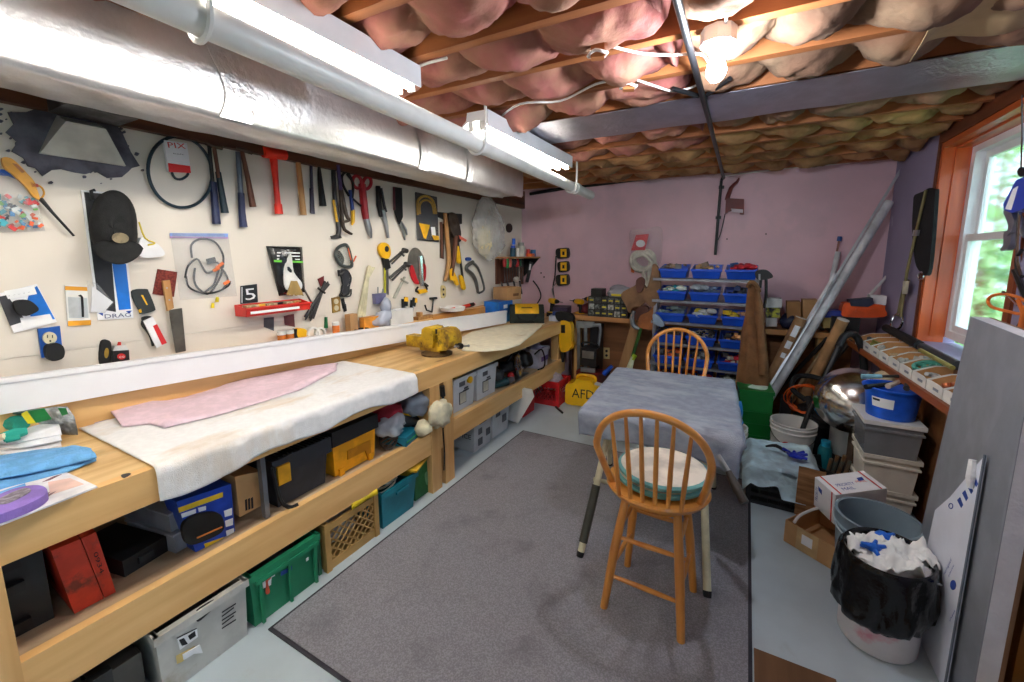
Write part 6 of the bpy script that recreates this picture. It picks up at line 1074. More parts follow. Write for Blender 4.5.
for r in range(6):
    for c in range(3):
        loc = V((-.61 + .285 * c - .004 * r, RY + .005, rows[r])); l = 'blue bin in the %s row of the rack, %s column' % (R1[r], C1[c])
        if first is None: first = bin_mesh().solo('storage_bin', bm_b, l, 'bin', 'blue bins on the rack'); org = first.location.copy(); first.location = loc + org
        else: dup(first, loc + org, l)
        nm = fill[r][c]; t = thing('bin_contents', nm + ' heaped in the %s row, %s blue bin' % (R1[r], C1[c]), 'parts', loc + V((0, .08, .02)))
        for j, col in enumerate(pal[nm]):
            b = B()
            for k in range(11 if j == 0 else 8):
                p = loc + V((random.uniform(-.088, .088), random.uniform(-.02, .17), random.uniform(.06, .125))); s_ = random.uniform(.018, .05)
                Rr = Matrix.Rotation(random.uniform(-.5, .5), 3, random.choice('XYZ')) @ Matrix.Rotation(random.random() * 3, 3, 'Z')
                if 'cable' in nm and j == 0: b.tube([p + V((.035 * math.cos(a), .03 * math.sin(a), .01 * math.sin(a * 2))) for a in [x * .8 for x in range(8)]], .004, 5, 2, True)
                elif 'bag' in nm or 'packet' in nm or 'cloth' in nm: b.blob(p, (s_ * 1.1, s_, s_ * .6), k, .5, 2, 2)
                elif 'hardware' in nm and k % 2: b.tube([p - Rr @ V((s_, 0, 0)), p + Rr @ V((s_, 0, 0))], .008, 6)
                else: b.box(p, (s_ * 1.3, s_, s_ * .8), Rr, .002)
            o = b.part('pieces', M('bin fill %d %d %d' % col, col, .5), t); o['kind'] = 'stuff'
# brown coat and black headgear on the rack side
coat = M('brown canvas coat', (124, 84, 50), .9, var=.1, scale=12, bump=.4, bscale=60)
def coatf(u, v):
    a = 2 * math.pi * u; yy = 281 + 124 * v; xl = 751 - 15.5 * v ** .6 ; xr = 754 + 17 * v ** .55; xc, hw = (xl + xr) / 2, (xr - xl) / 2
    fold = 1 + (.12 * math.sin(3 * a + 6 * v) + .10 * math.sin(8 * a - 4 * v) * v) * min(1, v * 4) + .12 * noise.noise(V((math.cos(a) * 1.5, math.sin(a) * 1.5, v * 6)))
    p = FY(xc + hw * math.cos(a) * fold, yy, 4.02); p.y = 4.02 - .055 * math.sin(a) * fold * min(1, .3 + v * 2); return p
wk = thing('work_coat', 'long brown canvas coat hanging on the side of the rack', 'coat', FY(752, 405, 4.02))
B().grid(coatf, 72, 60).part('body', coat, wk, ang=180)
def slv(u, v):
    a = 2 * math.pi * u; yy = 290 + 84 * v; xc = 757 + 6.5 * v ** .8; hw = (2.2 + 2.6 * min(1, v * 3)) * (1 + .16 * math.sin(9 * v + 2 * a) + .1 * noise.noise(V((math.cos(a), math.sin(a), v * 9))))
    p = FY(xc + hw * math.cos(a), yy, 3.97); p.y = 3.97 - .04 * math.sin(a); return p
B().grid(slv, 24, 40).part('sleeve', coat, wk, ang=180); B().tube([FY(748, 287, 4.0), FY(751, 282, 3.97), FY(756, 285, 3.98), FY(759, 292, 4.0)], .018, 8, 3).part('collar', coat, wk)
hg = hung('welding_helmet', 'black strapped headgear perched on top of the brown coat', 'headgear', [('shell', black_pl, [('s', [(755, 274), (758, 270.5), (766, 270), (771, 273), (773, 277), (768, 279), (758, 280)], .0, .10, .02)]), ('strap', black_rub, [('t', [(766, 277), (766, 296), (764, 308)], .03, 1.6, 2), ('t', [(761, 279), (760, 288)], .06, 1.4)]), ('buckle', steel, [('p', [(758.5, 274), (760.5, 274), (760.5, 280), (758.5, 280)], .10, .004, .001)])], AY(4.12))
# goods on the right part of the back bench
G = AY(4.5)
def gbox(label, m, pts, dep=.16, name='carton', extra=None):
    b = B(); pp_ = [G(x, y, 0) for x, y in pts]; zb = min(p.z for p in pp_)
    return b.prism(pp_, (0, dep, 0), .003).solo(name, m, label, 'box')
gbox('lower white carton stacked beside the brown coat', M('white carton', (214, 210, 206), .6), [(766, 318), (777, 318), (777, 326.5), (766, 326.5)]); gbox('yellow and dark packet between the two white cartons', M('yellow packet', (196, 190, 60), .6, rgb2=(60, 60, 60), scale=30), [(766, 308), (780, 308), (780, 317.6), (766, 317.6)]); gbox('upper white carton of the stack beside the brown coat', M('white carton', (0, 0, 0)), [(766, 298), (782, 299), (782, 307.6), (766, 307.6)])
gbox('open brown carton behind the dark blue tool on the back bench', kraft_d, [(787, 302), (801, 302), (801, 326.5), (787, 326.5)]); gbox('taller brown carton behind the leaning tubes', M('cardboard', (0, 0, 0)), [(803, 300), (818, 300), (818, 327), (803, 327)]); gbox('blue and tan carton at the end of the back bench', M('blue tan carton', (196, 170, 100), .6), [(823, 318), (838, 318), (838, 328), (823, 328)]); gbox('blue lid carton lying on the tan carton', M('blue carton', (40, 60, 160), .5), [(822, 310), (842, 311), (842, 317.6), (822, 317.6)])
B().blob((.38, 4.54, BBZ + .07), (.09, .06, .075), 8, .5, 2, 2, BBZ + .001).solo('power_tool', M('navy tool', (28, 34, 66), .5), 'dark blue and black tool slumped on the back bench', 'power tool', ang=180)
# ------------------------------------------------------------------ table with its cover
oak = WOOD('oak stool', (226, 154, 68), (192, 116, 44), 'Z', .35, coat=.35, knots=False); oak_x = WOOD('oak seat', (228, 158, 72), (196, 120, 46), 'X', .32, coat=.35, knots=False)
TZ = .742; tc = V((-.405, 2.70, 0)); TR = Matrix.Rotation(.065, 3, 'Z'); HX, HY = .40, .50
tp = lambda x, y, z: tc + TR @ V((x, y, 0)) + V((0, 0, z))
tb = thing('folding_table', 'folding work table with cream splayed legs under the grey cover', 'table', tc)
B().box(tp(0, 0, TZ - .015), (HX * 2 - .02, HY * 2 - .02, .03), TR, .004).part('table_top', brownh, tb); B().box(tp(0, -HY + .03, TZ - .055), (HX * 2 - .04, .05, .05), TR, .004).box(tp(0, HY - .03, TZ - .055), (HX * 2 - .04, .05, .05), TR, .004).part('apron', black_pl, tb)
cl = M('cream enamel leg', (214, 206, 172), .4); 
for a, c in ((V((-.64, 2.36, .70)), V((-.685, 1.965, .03))), (V((-.16, 2.42, .70)), V((-.06, 2.00, .03))), (V((-.80, 2.75, .70)), V((-.83, 3.0, .03))), (V((-.14, 2.85, .70)), V((-.10, 3.02, .03)))):
    m_ = a + (c - a) * .52; L_ = B().tube([a, c], .019, 10).part('leg', cl, tb)
    fp = c - (c - a).normalized() * .03
    B().tube([c + (c - a).normalized() * .0, c + (c - a).normalized() * .028], [.021, .018], 10).part('rubber_foot', black_rub, L_)
    if c.x < -.5 and c.y < 2.5: B().tube([a + (c - a) * .55, a + (c - a) * .94], .024, 10).part('dark_sleeve', M('olive sleeve', (62, 62, 52), .5), L_)
B().tube([(-.70, 2.2, .33), (-.10, 2.24, .33)], .012, 8).tube([(-.82, 2.9, .3), (-.12, 2.93, .3)], .012, 8).part('cross_bar', cl, tb)
B().tube([(-.06, 2.13, .66), (.0, 2.08, .60)], .012, 8).part('crank', steel, tb); B().tube([(-.01, 2.09, .61), (.03, 2.04, .56), (.065, 2.0, .52)], [.014, .022, .02], 10).part('crank_handle', M('dark crank wood', (56, 46, 38), .5), tb)
cv = STAIN(STAIN(M('grey cover cloth', (146, 154, 170), .95, var=.06, scale=20, bump=.5, bscale=200), (176, 182, 192), 3.2, .48, .6, .7, (.7, 1.6, 1)), (112, 118, 132), 5, .62, .72, .7, (.6, 1.6, 1))
def cover(u, v):
    ox0, ox1, oy0, oy1 = .06, .07, .15, .04
    x = -HX - ox0 + (2 * HX + ox0 + ox1) * u; y = -HY - oy0 + (2 * HY + oy0 + oy1) * v
    if y < -HY: y -= max(0, u - .62) * .22 * (1 if u < .93 else (1 - u) / .07) 
    dx = max(0, abs(x) - HX); dy = max(0, abs(y) - HY); d = math.hypot(dx, dy)
    n = noise.noise(V((x * 5, y * 5, 1))) * .004 + noise.noise(V((x * 14, y * 14, 5))) * .0018
    cx, cy = max(-HX, min(HX, x)), max(-HY, min(HY, y)); z = TZ + .006 + abs(n)
    if d > 0:
        s = d + 1e-6; ux, uy = (x - cx) / s, (y - cy) / s; r = .022
        if d < r * 1.57: a = d / r; out, dr = r * math.sin(a), r * (1 - math.cos(a))
        else: out, dr = r + .02 * (d - r * 1.57) , r + d - r * 1.57
        w_ = .012 * math.sin(x * 22 + y * 18) * min(1, dr / .06) + (.03 * math.sin((u - .6) * 24) * min(1, dr / .1) if uy < -.5 and u > .6 else 0)
        cx += ux * (out + max(0, w_)); cy += uy * (out + max(0, w_)); z -= dr
    return tp(cx, cy, z)
B().grid(cover, 70, 90, .004).solo('table_cover', cv, 'blotchy grey-blue cloth draped over the folding table', 'tablecloth', ang=180)
# ------------------------------------------------------------------ stools
SH = .60
def stool(o, label):
    """back at -Y of its own seat"""
    t = thing('bar_stool', label, 'stool', o, 'oak spindle-back stools at the table'); q = lambda x, y, z: o + V((x, y, z))
    pr = [(0, -.038), (.17, -.038), (.205, -.026), (.217, -.006), (.212, .004), (.19, .002), (.10, -.010), (0, -.012)]
    B().lathe(pr, q(0, 0, SH), n=40, sx=1.04, sy=.97, u=(1, 0, 0)).part('seat', oak_x, t)
    B().lathe([(0, -.06), (.09, -.06), (.09, -.039), (0, -.039)], q(0, 0, SH), n=20).part('swivel_plate', black_pl, t)
    ft = [(-.185, -.15), (.155, -.165), (.17, .15), (-.155, .165)]; tops = [(-.115, -.10), (.105, -.105), (.11, .10), (-.11, .105)]
    for (fx_, fy), (tx, ty) in zip(ft, tops): B().tube([q(tx, ty, SH - .06), q((tx + fx_) / 2, (ty + fy) / 2, SH * .5), q(fx_, fy, .0)], [.018, .021, .017], 12).part('leg', oak, t)
    B().lathe([(0, -.062), (.16, -.062), (.16, -.058), (0, -.058)], q(0, 0, SH), n=24).part('under_plate', oak_x, t)
    at = lambda i, z: (lambda k: q(tops[i][0] + (ft[i][0] - tops[i][0]) * k, tops[i][1] + (ft[i][1] - tops[i][1]) * k, z))(1 - z / (SH - .06))
    for i, j, z1, z2 in ((0, 1, .17, .17), (0, 1, .36, .36), (1, 2, .22, .22), (1, 2, .41, .41), (2, 3, .17, .17), (2, 3, .36, .36), (3, 0, .22, .22), (3, 0, .41, .41)):
        a, c = at(i, z1), at(j, z2); B().tube([a, (a + c) / 2, c], [.008, .012, .008], 10, 3).part('stretcher', oak, t)
    arc = []; 
    for k in range(23):
        a = math.pi * (-.12 + 1.24 * k / 22); x = -.225 * math.cos(a); z = .21 + .21 * math.sin(a)
        if k in (0, 22): arc.append(q(-.182 if k == 0 else .182, -.075, SH - .012)); continue
        if k in (1, 21): arc.append(q(-.208 if k == 1 else .208, -.118, SH + .085)); continue
        arc.append(q(x, -.155 + (.05 * (1 - (x / .23) ** 2) * -1) - z * .16, SH + z))
    B().tube(arc, .0155, 10, 2).part('bow', WOOD('oak bow', (228, 156, 70), (194, 118, 46), 'X', .3, coat=.4, knots=False), t)
    for k in range(6):
        x = -.125 + .05 * k; xt = x * 1.22; zt = .21 + .21 * math.sqrt(max(0, 1 - (xt / .225) ** 2)) - .006
        b_ = q(x, -.16 - .028 * (1 - (x / .2) ** 2), SH); e = q(xt, -.155 - .05 * (1 - (xt / .23) ** 2) - zt * .16, SH + zt)
        B().tube([b_, b_ + (e - b_) * .4, e], [.0085, .0105, .007], 10, 3).part('spindle', oak, t)
    return t
stool(V((-.29, 1.845, 0)), 'oak spindle-back stool nearest the camera, with cushions on its seat')
st2 = stool(V((0, 0, 0)), 'oak spindle-back stool tucked in at the far side of the table'); st2.location = V((-.43, 3.30, 0)); st2.rotation_euler = (0, 0, math.pi + .10)
for k in range(2):
    o = V((-.285 + .01 * k, 1.885, SH + .004 + .036 * k)); t = thing('seat_cushion', ['lower cream round cushion with a teal edge on the near stool', 'upper cream round cushion with a teal edge on the near stool'][k], 'cushion', o)
    B().lathe([(0, .0), (.175, .0), (.19, .008), (.192, .016)], o, n=36).lathe([(.192, .018), (.185, .03), (.15, .036), (0, .035)], o, n=36).part('pad', M('cream cushion', (232, 222, 206), .9, bump=.3), t); B().lathe([(.186, .004), (.198, .012), (.198, .024), (.186, .032)], o, n=36).part('piping', M('teal edge', (110, 176, 176), .8), t)
# ------------------------------------------------------------------ right of the table
def bucket(o, r, h, m, label, name='bucket', taper=.86, ribs=2, tilt=None, inner=None):
    t = thing(name, label, 'bucket', o); ax = tilt or (0, 0, 1)
    pr = [(0, 0), (r * taper, 0), (r * (taper + .9 * (1 - taper)), h * .86)]
    for k in range(ribs): z = h * (.80 + .1 * k); pr += [(r * .975, z), (r * 1.035, z + .004), (r * 1.035, z + .012), (r * .98, z + .016)]
    pr += [(r, h - .01), (r * 1.03, h - .004), (r * 1.03, h), (r * .95, h), (r * taper * .97, .012), (0, .012)]
    B().lathe(pr, o, ax, 36).part('body', m, t); return t
def bail(t, o, r, z, m, drop=.12, ang=0): B().tube([o + V((r * math.cos(a + ang), r * math.sin(a + ang), z - drop * math.sin(a))) for a in [k * math.pi / 10 for k in range(11)]], .0025, 6, 2).part('wire_handle', m, t)
wbk = M('white bucket', (222, 220, 216), .4, var=.03)
o = V((-.03, 3.47, .002)); t = bucket(o, .12, .32, wbk, 'white bucket with a dark label standing under the table edge'); bail(t, o, .126, .28, steel, .1, math.pi); B().lathe([(.1115, .11), (.1155, .22)], o, n=36).part('label', STAIN(M('bucket label', (236, 236, 236), .5), (40, 46, 50), 14, .52, .56, 1), t)
B().blob((-.0, 3.44, .37), (.06, .05, .06), 4, .45, 2, 2).tube([(.01, 3.42, .36), (.03, 3.40, .46), (.02, 3.42, .54)], [.03, .02, .012], 8, 2).solo('glove', M('sky blue glove', (40, 140, 220), .55), 'sky blue glove stuffed in the bucket under the table edge', 'glove', ang=180)
gc = M('green metal', (16, 112, 44), .38, var=.06); t = thing('green_canister', 'tall green ribbed metal can beside the table', 'can', (.13, 3.95, .002)); R_ = Matrix.Rotation(.10, 3, 'Z')
B().box((.125, 3.96, .25), (.24, .32, .50), R_, .018).part('body', gc, t); b = B(); [b.box((.125, 3.96, z), (.252, .332, .010), R_, .004) for z in (.14, .24, .34)]; b.part('rib', gc, t); B().box((.125, 3.96, .512), (.256, .336, .03), R_, .01).part('lid', gc, t); b = B(); b.prism(smooth_pts([V((.08, 3.86, .5285)), V((.2, 3.85, .5285)), V((.22, 3.98, .5285)), V((.15, 4.03, .5285)), V((.10, 3.95, .5285))], 3), (0, 0, -.001)); b.part('paint_scuff', M('scuff', (206, 222, 206), .6), t)
o = V((.40, 3.72, .002)); t = bucket(o, .152, .345, wbk, 'white ribbed bucket holding the black vacuum wand'); bail(t, o, .157, .30, dark_steel, .11, math.pi); B().lathe([(0, 0), (.035, 0), (.035, .003), (0, .003)], V((.355, 3.583, .19)), (-.28, -.94, -.1), 16).part('red_mark', red_ink, t)
t = thing('vacuum_wand', 'black vacuum wand leaning in the white ribbed bucket', 'wand', (.47, 3.77, .05)); B().tube([(.40, 3.68, .03), (.5, 3.78, .42), (.66, 3.92, .92)], [.018, .018, .02], 10).part('tube', black_pl, t); B().tube([(.525, 3.797, .485), (.548, 3.818, .56)], .0195, 10).part('red_print', M('red print', (170, 50, 60), .5), t)
hs = M('black hose', (26, 26, 28), .55, bump=.8, bscale=200, stretch=(1, 1, 1))
B().tube([(.66, 3.92, .92), (.70, 3.98, 1.0), (.78, 4.06, 1.0), (.84, 4.06, .86), (.86, 4.02, .6), (.84, 3.98, .4)], .026, 10, 5).solo('vacuum_hose', hs, 'black vacuum hose arching down behind the steel pot lid', 'hose')
vc_ = thing('shop_vacuum', 'black and blue shop vacuum in the shadow behind the pot', 'vacuum', (.62, 4.12, .002)); B().lathe([(0, 0), (.15, 0), (.16, .22), (.17, .24), (.14, .34), (.06, .39), (0, .39)], (.60, 4.14, .002), n=28).part('body', black_pl, vc_); B().box((.58, 3.99, .36), (.10, .06, .05), .3, .012).part('blue_latch', M('vac blue', (40, 130, 200), .45), vc_)
B().tube([(.50, 4.02, .44), (.40, 4.05, .52), (.45, 4.16, .60), (.62, 4.12, .60), (.72, 3.98, .50), (.70, 3.86, .40), (.60, 3.80, .36), (.53, 3.84, .40), (.50, 3.92, .50)], .022, 8, 5).solo('vacuum_hose', hs, 'coiled black vacuum hose on the shop vacuum', 'hose')
random.seed(41); b = B()
for k in range(6): c = V((.47 + .008 * k, 4.06, .44)); a0 = random.random(); b.tube([c + V(((.10 + .03 * random.random()) * math.cos(a), .04 * math.sin(a * 2 + a0) + .006 * k, (.10 + .03 * random.random()) * math.sin(a))) for a in [x * .698 for x in range(9)]], .0045, 6, 4, True)
b.solo('extension_cord', M('orange cord', (250, 106, 36), .45), 'orange extension cord coiled and hung above the white bucket', 'cord')
B().span((.34, 4.12, .002), (.42, 4.24, .40), .01).solo('storage_box', M('dark storage box', (38, 36, 38), .6), 'dark box standing behind the orange cord', 'box')
t = thing('teal_canister', 'small teal bottle beside the shop vacuum', 'bottle', (.59, 3.72, .002)); B().lathe([(0, 0), (.045, 0), (.045, .20), (.035, .23), (0, .23)], (.60, 3.62, .002), n=16).part('body', M('teal bottle', (20, 110, 120), .4), t); B().lathe([(0, .23), (.03, .23), (.03, .27), (0, .27)], (.60, 3.62, .002), n=14).part('cap', M('teal cap', (30, 140, 170), .4), t)
B().lathe([(.0, .002), (.15, .002), (.17, .16), (.178, .165), (.178, .172), (.165, .172), (.14, .014), (0, .014)], (.68, 3.46, 0), n=28).solo('kettle', M('black enamel', (30, 30, 30), .4), 'wide black tub on the floor between the pot and the crate', 'tub')
random.seed(5); b = B(); [b.tube([(.58 + .03 * k, 3.40 + .02 * (k % 3), .03), (.60 + .035 * k, 3.38 + .02 * (k % 2), .24 + .02 * (k % 3))], .012, 6) for k in range(6)]; b.solo('garden_tools', M('mixed handles', (80, 92, 84), .5, rgb2=(120, 84, 50), scale=12), 'dark tool handles standing in the wide black tub', 'tools')
pm = M('stainless pot', (214, 214, 214), .34, .7, var=.04, stretch=(1, 1, .05)); o = V((.80, 4.03, .16)); t = thing('stock_pot', 'tall stainless steel pot standing behind the white tubs', 'pot', o)
B().lathe([(0, 0), (.135, 0), (.145, .01), (.145, .30), (.152, .305), (.15, .31), (.14, .305), (.138, .012), (0, .012)], V((.78, 3.74, .16)), n=36).part('body', pm, t)
B().span((.66, 3.62, .002), (.95, 3.90, .158), .01).solo('storage_box', M('dark crate box', (46, 40, 38), .7), 'low dark box under the stainless pot', 'box')
o = FY(852, 400, 3.56); t = thing('wok_lid', 'big shiny domed steel bowl tipped on its side against the pot', 'bowl', o); ax = V((-.30, -.86, .36)).normalized()
B().lathe([(.22, -.01), (.228, -.004), (.22, .004), (.20, .04), (.16, .08), (.10, .108), (.04, .118), (0, .12)], o, ax, 40).lathe([(.22, -.01), (.19, .03), (.15, .07), (.09, .098), (0, .11)], o, ax, 40).part('dome', M('polished steel', (216, 214, 210), .16, 1, var=.03), t)
# tubs
tubw = M('cream tub', (228, 222, 208), .45, var=.04); 
def tub(x0, x1, y0, y1, z0, h, m, label, lidm=None, name='storage_tub', lid=True):
    t = thing(name, label, 'tub', ((x0 + x1) / 2, (y0 + y1) / 2, z0)); c = ((x0 + x1) / 2, (y0 + y1) / 2); w_, d_ = x1 - x0, y1 - y0
    B().box((c[0], c[1], z0 + (h - .02) / 2), (w_, d_, h - .02), None, .03, .9).part('body', m, t); B().box((c[0], c[1], z0 + h * .74), (w_ + .014, d_ + .014, .012), None, .005).part('rim', m, t)
    if lid: B().box((c[0], c[1], z0 + h - .012), (w_ + .02, d_ + .02, .024), None, .01).part('lid', lidm or m, t)
    return t
tub(.72, .97, 3.12, 3.42, .002, .21, tubw, 'bottom cream tub of the stack under the window shelf'); tub(.71, .965, 3.10, 3.40, .213, .22, tubw, 'middle cream tub of the stack under the window shelf')
tub(.69, .955, 3.08, 3.38, .434, .215, M('smoky clear tub', (150, 152, 156), .15, alpha=.72, var=.04), 'smoky clear tub with a white lid, topmost of the stack', white_pl)
cable([V((.76, 3.07, .21)), V((.80, 3.05, .16)), V((.88, 3.06, .13))], 'thin wire handle on the front of the bottom tub', dark_steel, .003, 'wire_handle')
bl_ = thing('blue_bucket', 'bright blue tub of hand tools on the stack of tubs', 'bucket', (.83, 3.22, .65)); o = V((.83, 3.22, .651))
B().lathe([(0, 0), (.115, 0), (.135, .17), (.148, .172), (.15, .182), (.137, .184), (.130, .17), (.11, .006), (0, .006)], o, n=32).part('tub', M('tub bright blue', (24, 96, 220), .4), bl_); b = B(); b.grid(lambda u, v: o + V((.1285 * (1 + .08 * (v - .5)) * math.sin(-1.0 + .85 * u), -.1285 * (1 + .08 * (v - .5)) * math.cos(-1.0 + .85 * u), .07 + .06 * v)), 8, 2).part('label', white_ink, bl_); B().grid(lambda u, v: o + V((.1295 * (1 + .08 * (v - .5)) * math.sin(-.95 + .3 * u), -.1295 * (1 + .08 * (v - .5)) * math.cos(-.95 + .3 * u), .092 + .03 * v)), 6, 2).part('label_print', black_ink, bl_)
random.seed(6)
for k, (dx, dy, an, L_, m, l) in enumerate(((-.02, -.02, .5, .3, black_rub, 'black-handled tool lying longest across the blue tub'), (.03, .02, .9, .24, M('pale tool', (196, 176, 160), .5), 'pale tool lying across the blue tub'), (.05, -.04, 1.3, .2, dark_grey, 'dark grey tool nearest the front of the blue tub'), (-.07, .0, .1, .18, M('pale blue tool', (140, 190, 210), .5), 'pale blue strip on the rim of the blue tub'))):
    c = o + V((dx, dy, .20 + .012 * k)); d = V((math.cos(an), math.sin(an), .12)) * L_ / 2; t = thing('hand_tool', l, 'tool', c); B().tube([c - d, c + d * .1], [.016, .013], 8).part('handle', m, t); B().tube([c + d * .1, c + d], [.008, .010], 6).part('shaft', dark_steel, t)
B().blob((.90, 3.52, .74), (.12, .07, .12), 3, .4, 2, 3, .622).solo('canvas_bag', M('beige canvas', (196, 176, 146), .9, bump=.5), 'beige canvas bag slumped behind the blue tub', 'bag', ang=180)
B().span((.72, 3.44, .002), (1.0, 3.60, .62), .02).solo('storage_box', M('brown storage box', (90, 66, 46), .7), 'brown box standing behind the stack of tubs', 'box')
# black crate with blue fleece
t = thing('milk_crate', 'black slatted crate under the pale blue fleece', 'crate', (.29, 3.2, .002)); x0, x1, y0, y1, zt = .11, .47, 2.98, 3.40, .235; b = B()
for z in (.012, .065, .12, .175, .222):
    for y in (y0, y1): b.box(((x0 + x1) / 2, y, z), (x1 - x0, .012, .024), None, .003)
    for x in (x0, x1): b.box((x, (y0 + y1) / 2, z), (.012, y1 - y0, .024), None, .003)
for x in (x0, x1):
    for y in (y0, y1): b.box((x, y, zt / 2), (.03, .03, zt), None, .004)
for k in range(1, 6): b.box((x0 + (x1 - x0) * k / 6, y0 + .004, .11), (.008, .008, .20))
b.box(((x0 + x1) / 2, (y0 + y1) / 2, .008), (x1 - x0, y1 - y0, .01)); b.part('frame', M('crate black', (30, 31, 33), .45), t)
fl = M('pale blue fleece', (204, 230, 240), .98, var=.08, scale=14, bump=.9, bscale=45)
def fleece(u, v):
    x = .06 + .46 * u; y = 2.915 + .57 * v; e = max(0, .5 - min(u, 1 - u, .5) * 5) + 0; ez = max(0, .12 - min(u, 1 - u)) * .5 + (max(0, .14 - v) * (.75 + 1.5 * max(0, math.sin((u - .45) * 7)))) + max(0, v - .9) * .6
    n = noise.noise(V((x * 6, y * 6, 3))) * .03 + noise.noise(V((x * 16, y * 16, 3))) * .012
    zz = max(.268 + n - ez, .10); dr = max(0, .262 - zz)
    return V((x + .02 * noise.noise(V((x * 8, y * 8, 9))), (y + .02 * noise.noise(V((x * 8, y * 8, 4))) if v > .16 else min(y, 2.945 - .12 * max(0, .12 - dr)) ), zz))
B().grid(fleece, 44, 50).solo('fleece', fl, 'pale blue fluffy fleece heaped over the black crate', 'fleece', ang=180)
gv = thing('nitrile_glove', 'dark blue rubber glove lying on the fleece', 'glove', (.36, 3.14, .30)); b = B(); b.blob((.36, 3.14, .315), (.045, .035, .018), 1, .3)
for a in (-1.1, -.4, .2, .7, 1.5, 2.6): b.tube([(.36 + .03 * math.cos(a), 3.14 + .03 * math.sin(a), .318), (.36 + .075 * math.cos(a), 3.14 + .065 * math.sin(a), .325 + .01 * math.sin(a * 3))], [.013, .009], 7)
b.part('glove', M('royal glove', (28, 50, 180), .45), gv)
t = thing('hand_tool', 'dark pincer tool lying on the fleece beside the blue glove', 'tool', (.26, 3.2, .30)); B().tube([(.20, 3.20, .315), (.26, 3.22, .325), (.315, 3.16, .32)], [.006, .013, .010], 8, 3).part('body', dark_steel, t); B().tube([(.315, 3.16, .32), (.335, 3.13, .32)], .008, 6).part('tip', steel, t)
# open carton, mail boxes, grey pail, bin
o = V((.50, 2.70, .002)); R_ = Matrix.Rotation(-.62, 3, 'Z'); t = thing('carton', 'open brown carton with a taped white label on the floor', 'box', o); b = B(); w_, d_, h = .26, .34, .13
for dx, dy, sx, sy in ((0, -d_ / 2, w_, .006), (0, d_ / 2, w_, .006), (-w_ / 2, 0, .006, d_), (w_ / 2, 0, .006, d_)): b.box(o + R_ @ V((dx, dy, h / 2)), (sx, sy, h), R_, .001)
b.box(o + V((0, 0, .004)), (w_, d_, .006), R_); b.part('carton', M('cardboard', (0, 0, 0)), t)
B().box(o + R_ @ V((-.01, -d_ / 2 - .0040, .065)), (.11, .001, .128), R_).part('tape', M('tape tan', (206, 170, 120), .3), t); B().box(o + R_ @ V((-.01, -d_ / 2 - .0052, .075)), (.055, .001, .055), R_).part('label', white_paper, t)
B().grid(lambda u, v: V((.40 + .10 * v + .004 * math.sin(v * 60), 2.93 - .02 * v, .02 + .32 * u)), 4, 30, .006).solo('corrugated_flap', M('corrugated card', (176, 128, 84), .85, rgb2=(130, 90, 54), scale=30, stretch=(.1, .1, 1)), 'upright strip of corrugated cardboard behind the mail boxes', 'cardboard')
def mailcarton(o, Rm, dims, label):
    t = thing('mail_carton', label, 'box', o); w_, d_, h = dims; B().box(o, dims, Rm, .002).part('carton', M('white mail carton', (238, 238, 242), .5, var=.02), t); e = .0012
    b = B(); b.box(o + Rm @ V((-w_ * .5 + .03, 0, h / 2 + e)), (.008, d_, .001), Rm); b.box(o + Rm @ V((w_ / 2 - .03, 0, h / 2 + e)), (.008, d_, .001), Rm); b.box(o + Rm @ V((-w_ / 2 - e, -d_ / 2 + .025, 0)), (.001, .008, h), Rm); b.box(o + Rm @ V((0, -d_ / 2 - e, -h / 2 + .03)), (w_, .001, .008), Rm); b.part('red_stripe', red_ink, t)
    text('PRIORITY', o + Rm @ V((-w_ * .30, -.02, h / 2)), Rm @ V((1, 0, 0)), Rm @ V((0, 1, 0)), .022, blue_ink, t, width=.10); text('MAIL', o + Rm @ V((-w_ * .28, -.055, h / 2)), Rm @ V((1, 0, 0)), Rm @ V((0, 1, 0)), .022, blue_ink, t, width=.07); text('MAIL', o + Rm @ V((.03, -.01, h / 2)), Rm @ V((1, 0, 0)), Rm @ V((0, 1, 0)), .018, M('coral ink', (226, 90, 90), .5, var=0), t, width=.06)
    text('PRIORITY', o + Rm @ V((-w_ / 2, .05, -.05)), Rm @ V((0, 0, 1)), Rm @ V((0, 1, 0)), .02, blue_ink, t, width=.09)
    b = B(); b.prism([o + Rm @ V((-w_ / 2 - .0015, y, z)) for y, z in ((.02, .02), (.045, .03), (.05, .055), (.02, .05))], Rm @ V((.001, 0, 0))); b.prism([o + Rm @ V((w_ / 2 - .09 + x, y, h / 2 + .0015)) for x, y in ((0, .0), (.035, .006), (.04, .03), (.008, .026))], Rm @ V((0, 0, -.001))); b.part('emblem', blue_ink, t); return t
mailcarton(V((.60, 2.82, .262)), Matrix.Rotation(.5, 3, 'Z') @ Matrix.Rotation(-.14, 3, 'Y') @ Matrix.Rotation(.10, 3, 'X'), (.28, .16, .19), 'white postal box with red stripes and blue print, tipped in the open carton')
cable([V((.33, 2.60, .15)), V((.36, 2.66, .165)), V((.42, 2.74, .17)), V((.46, 2.80, .16))], 'white plastic strip curving out of the open carton', white_pl, .008, 'strip')
gp = M('grey pail', (128, 146, 158), .42, var=.03); o = V((.645, 2.47, .002)); t = bucket(o, .165, .36, gp, 'grey plastic pail, empty, behind the black-bagged bin', 'pail', .84, 1); B().tube([o + V((.17 * math.cos(a), .17 * math.sin(a), .33 - .07 * math.sin(a - 2.8))) for a in [2.8 + k * math.pi / 12 for k in range(13)]], .005, 6, 2).part('handle', M('grey strap', (170, 180, 186), .4), t)
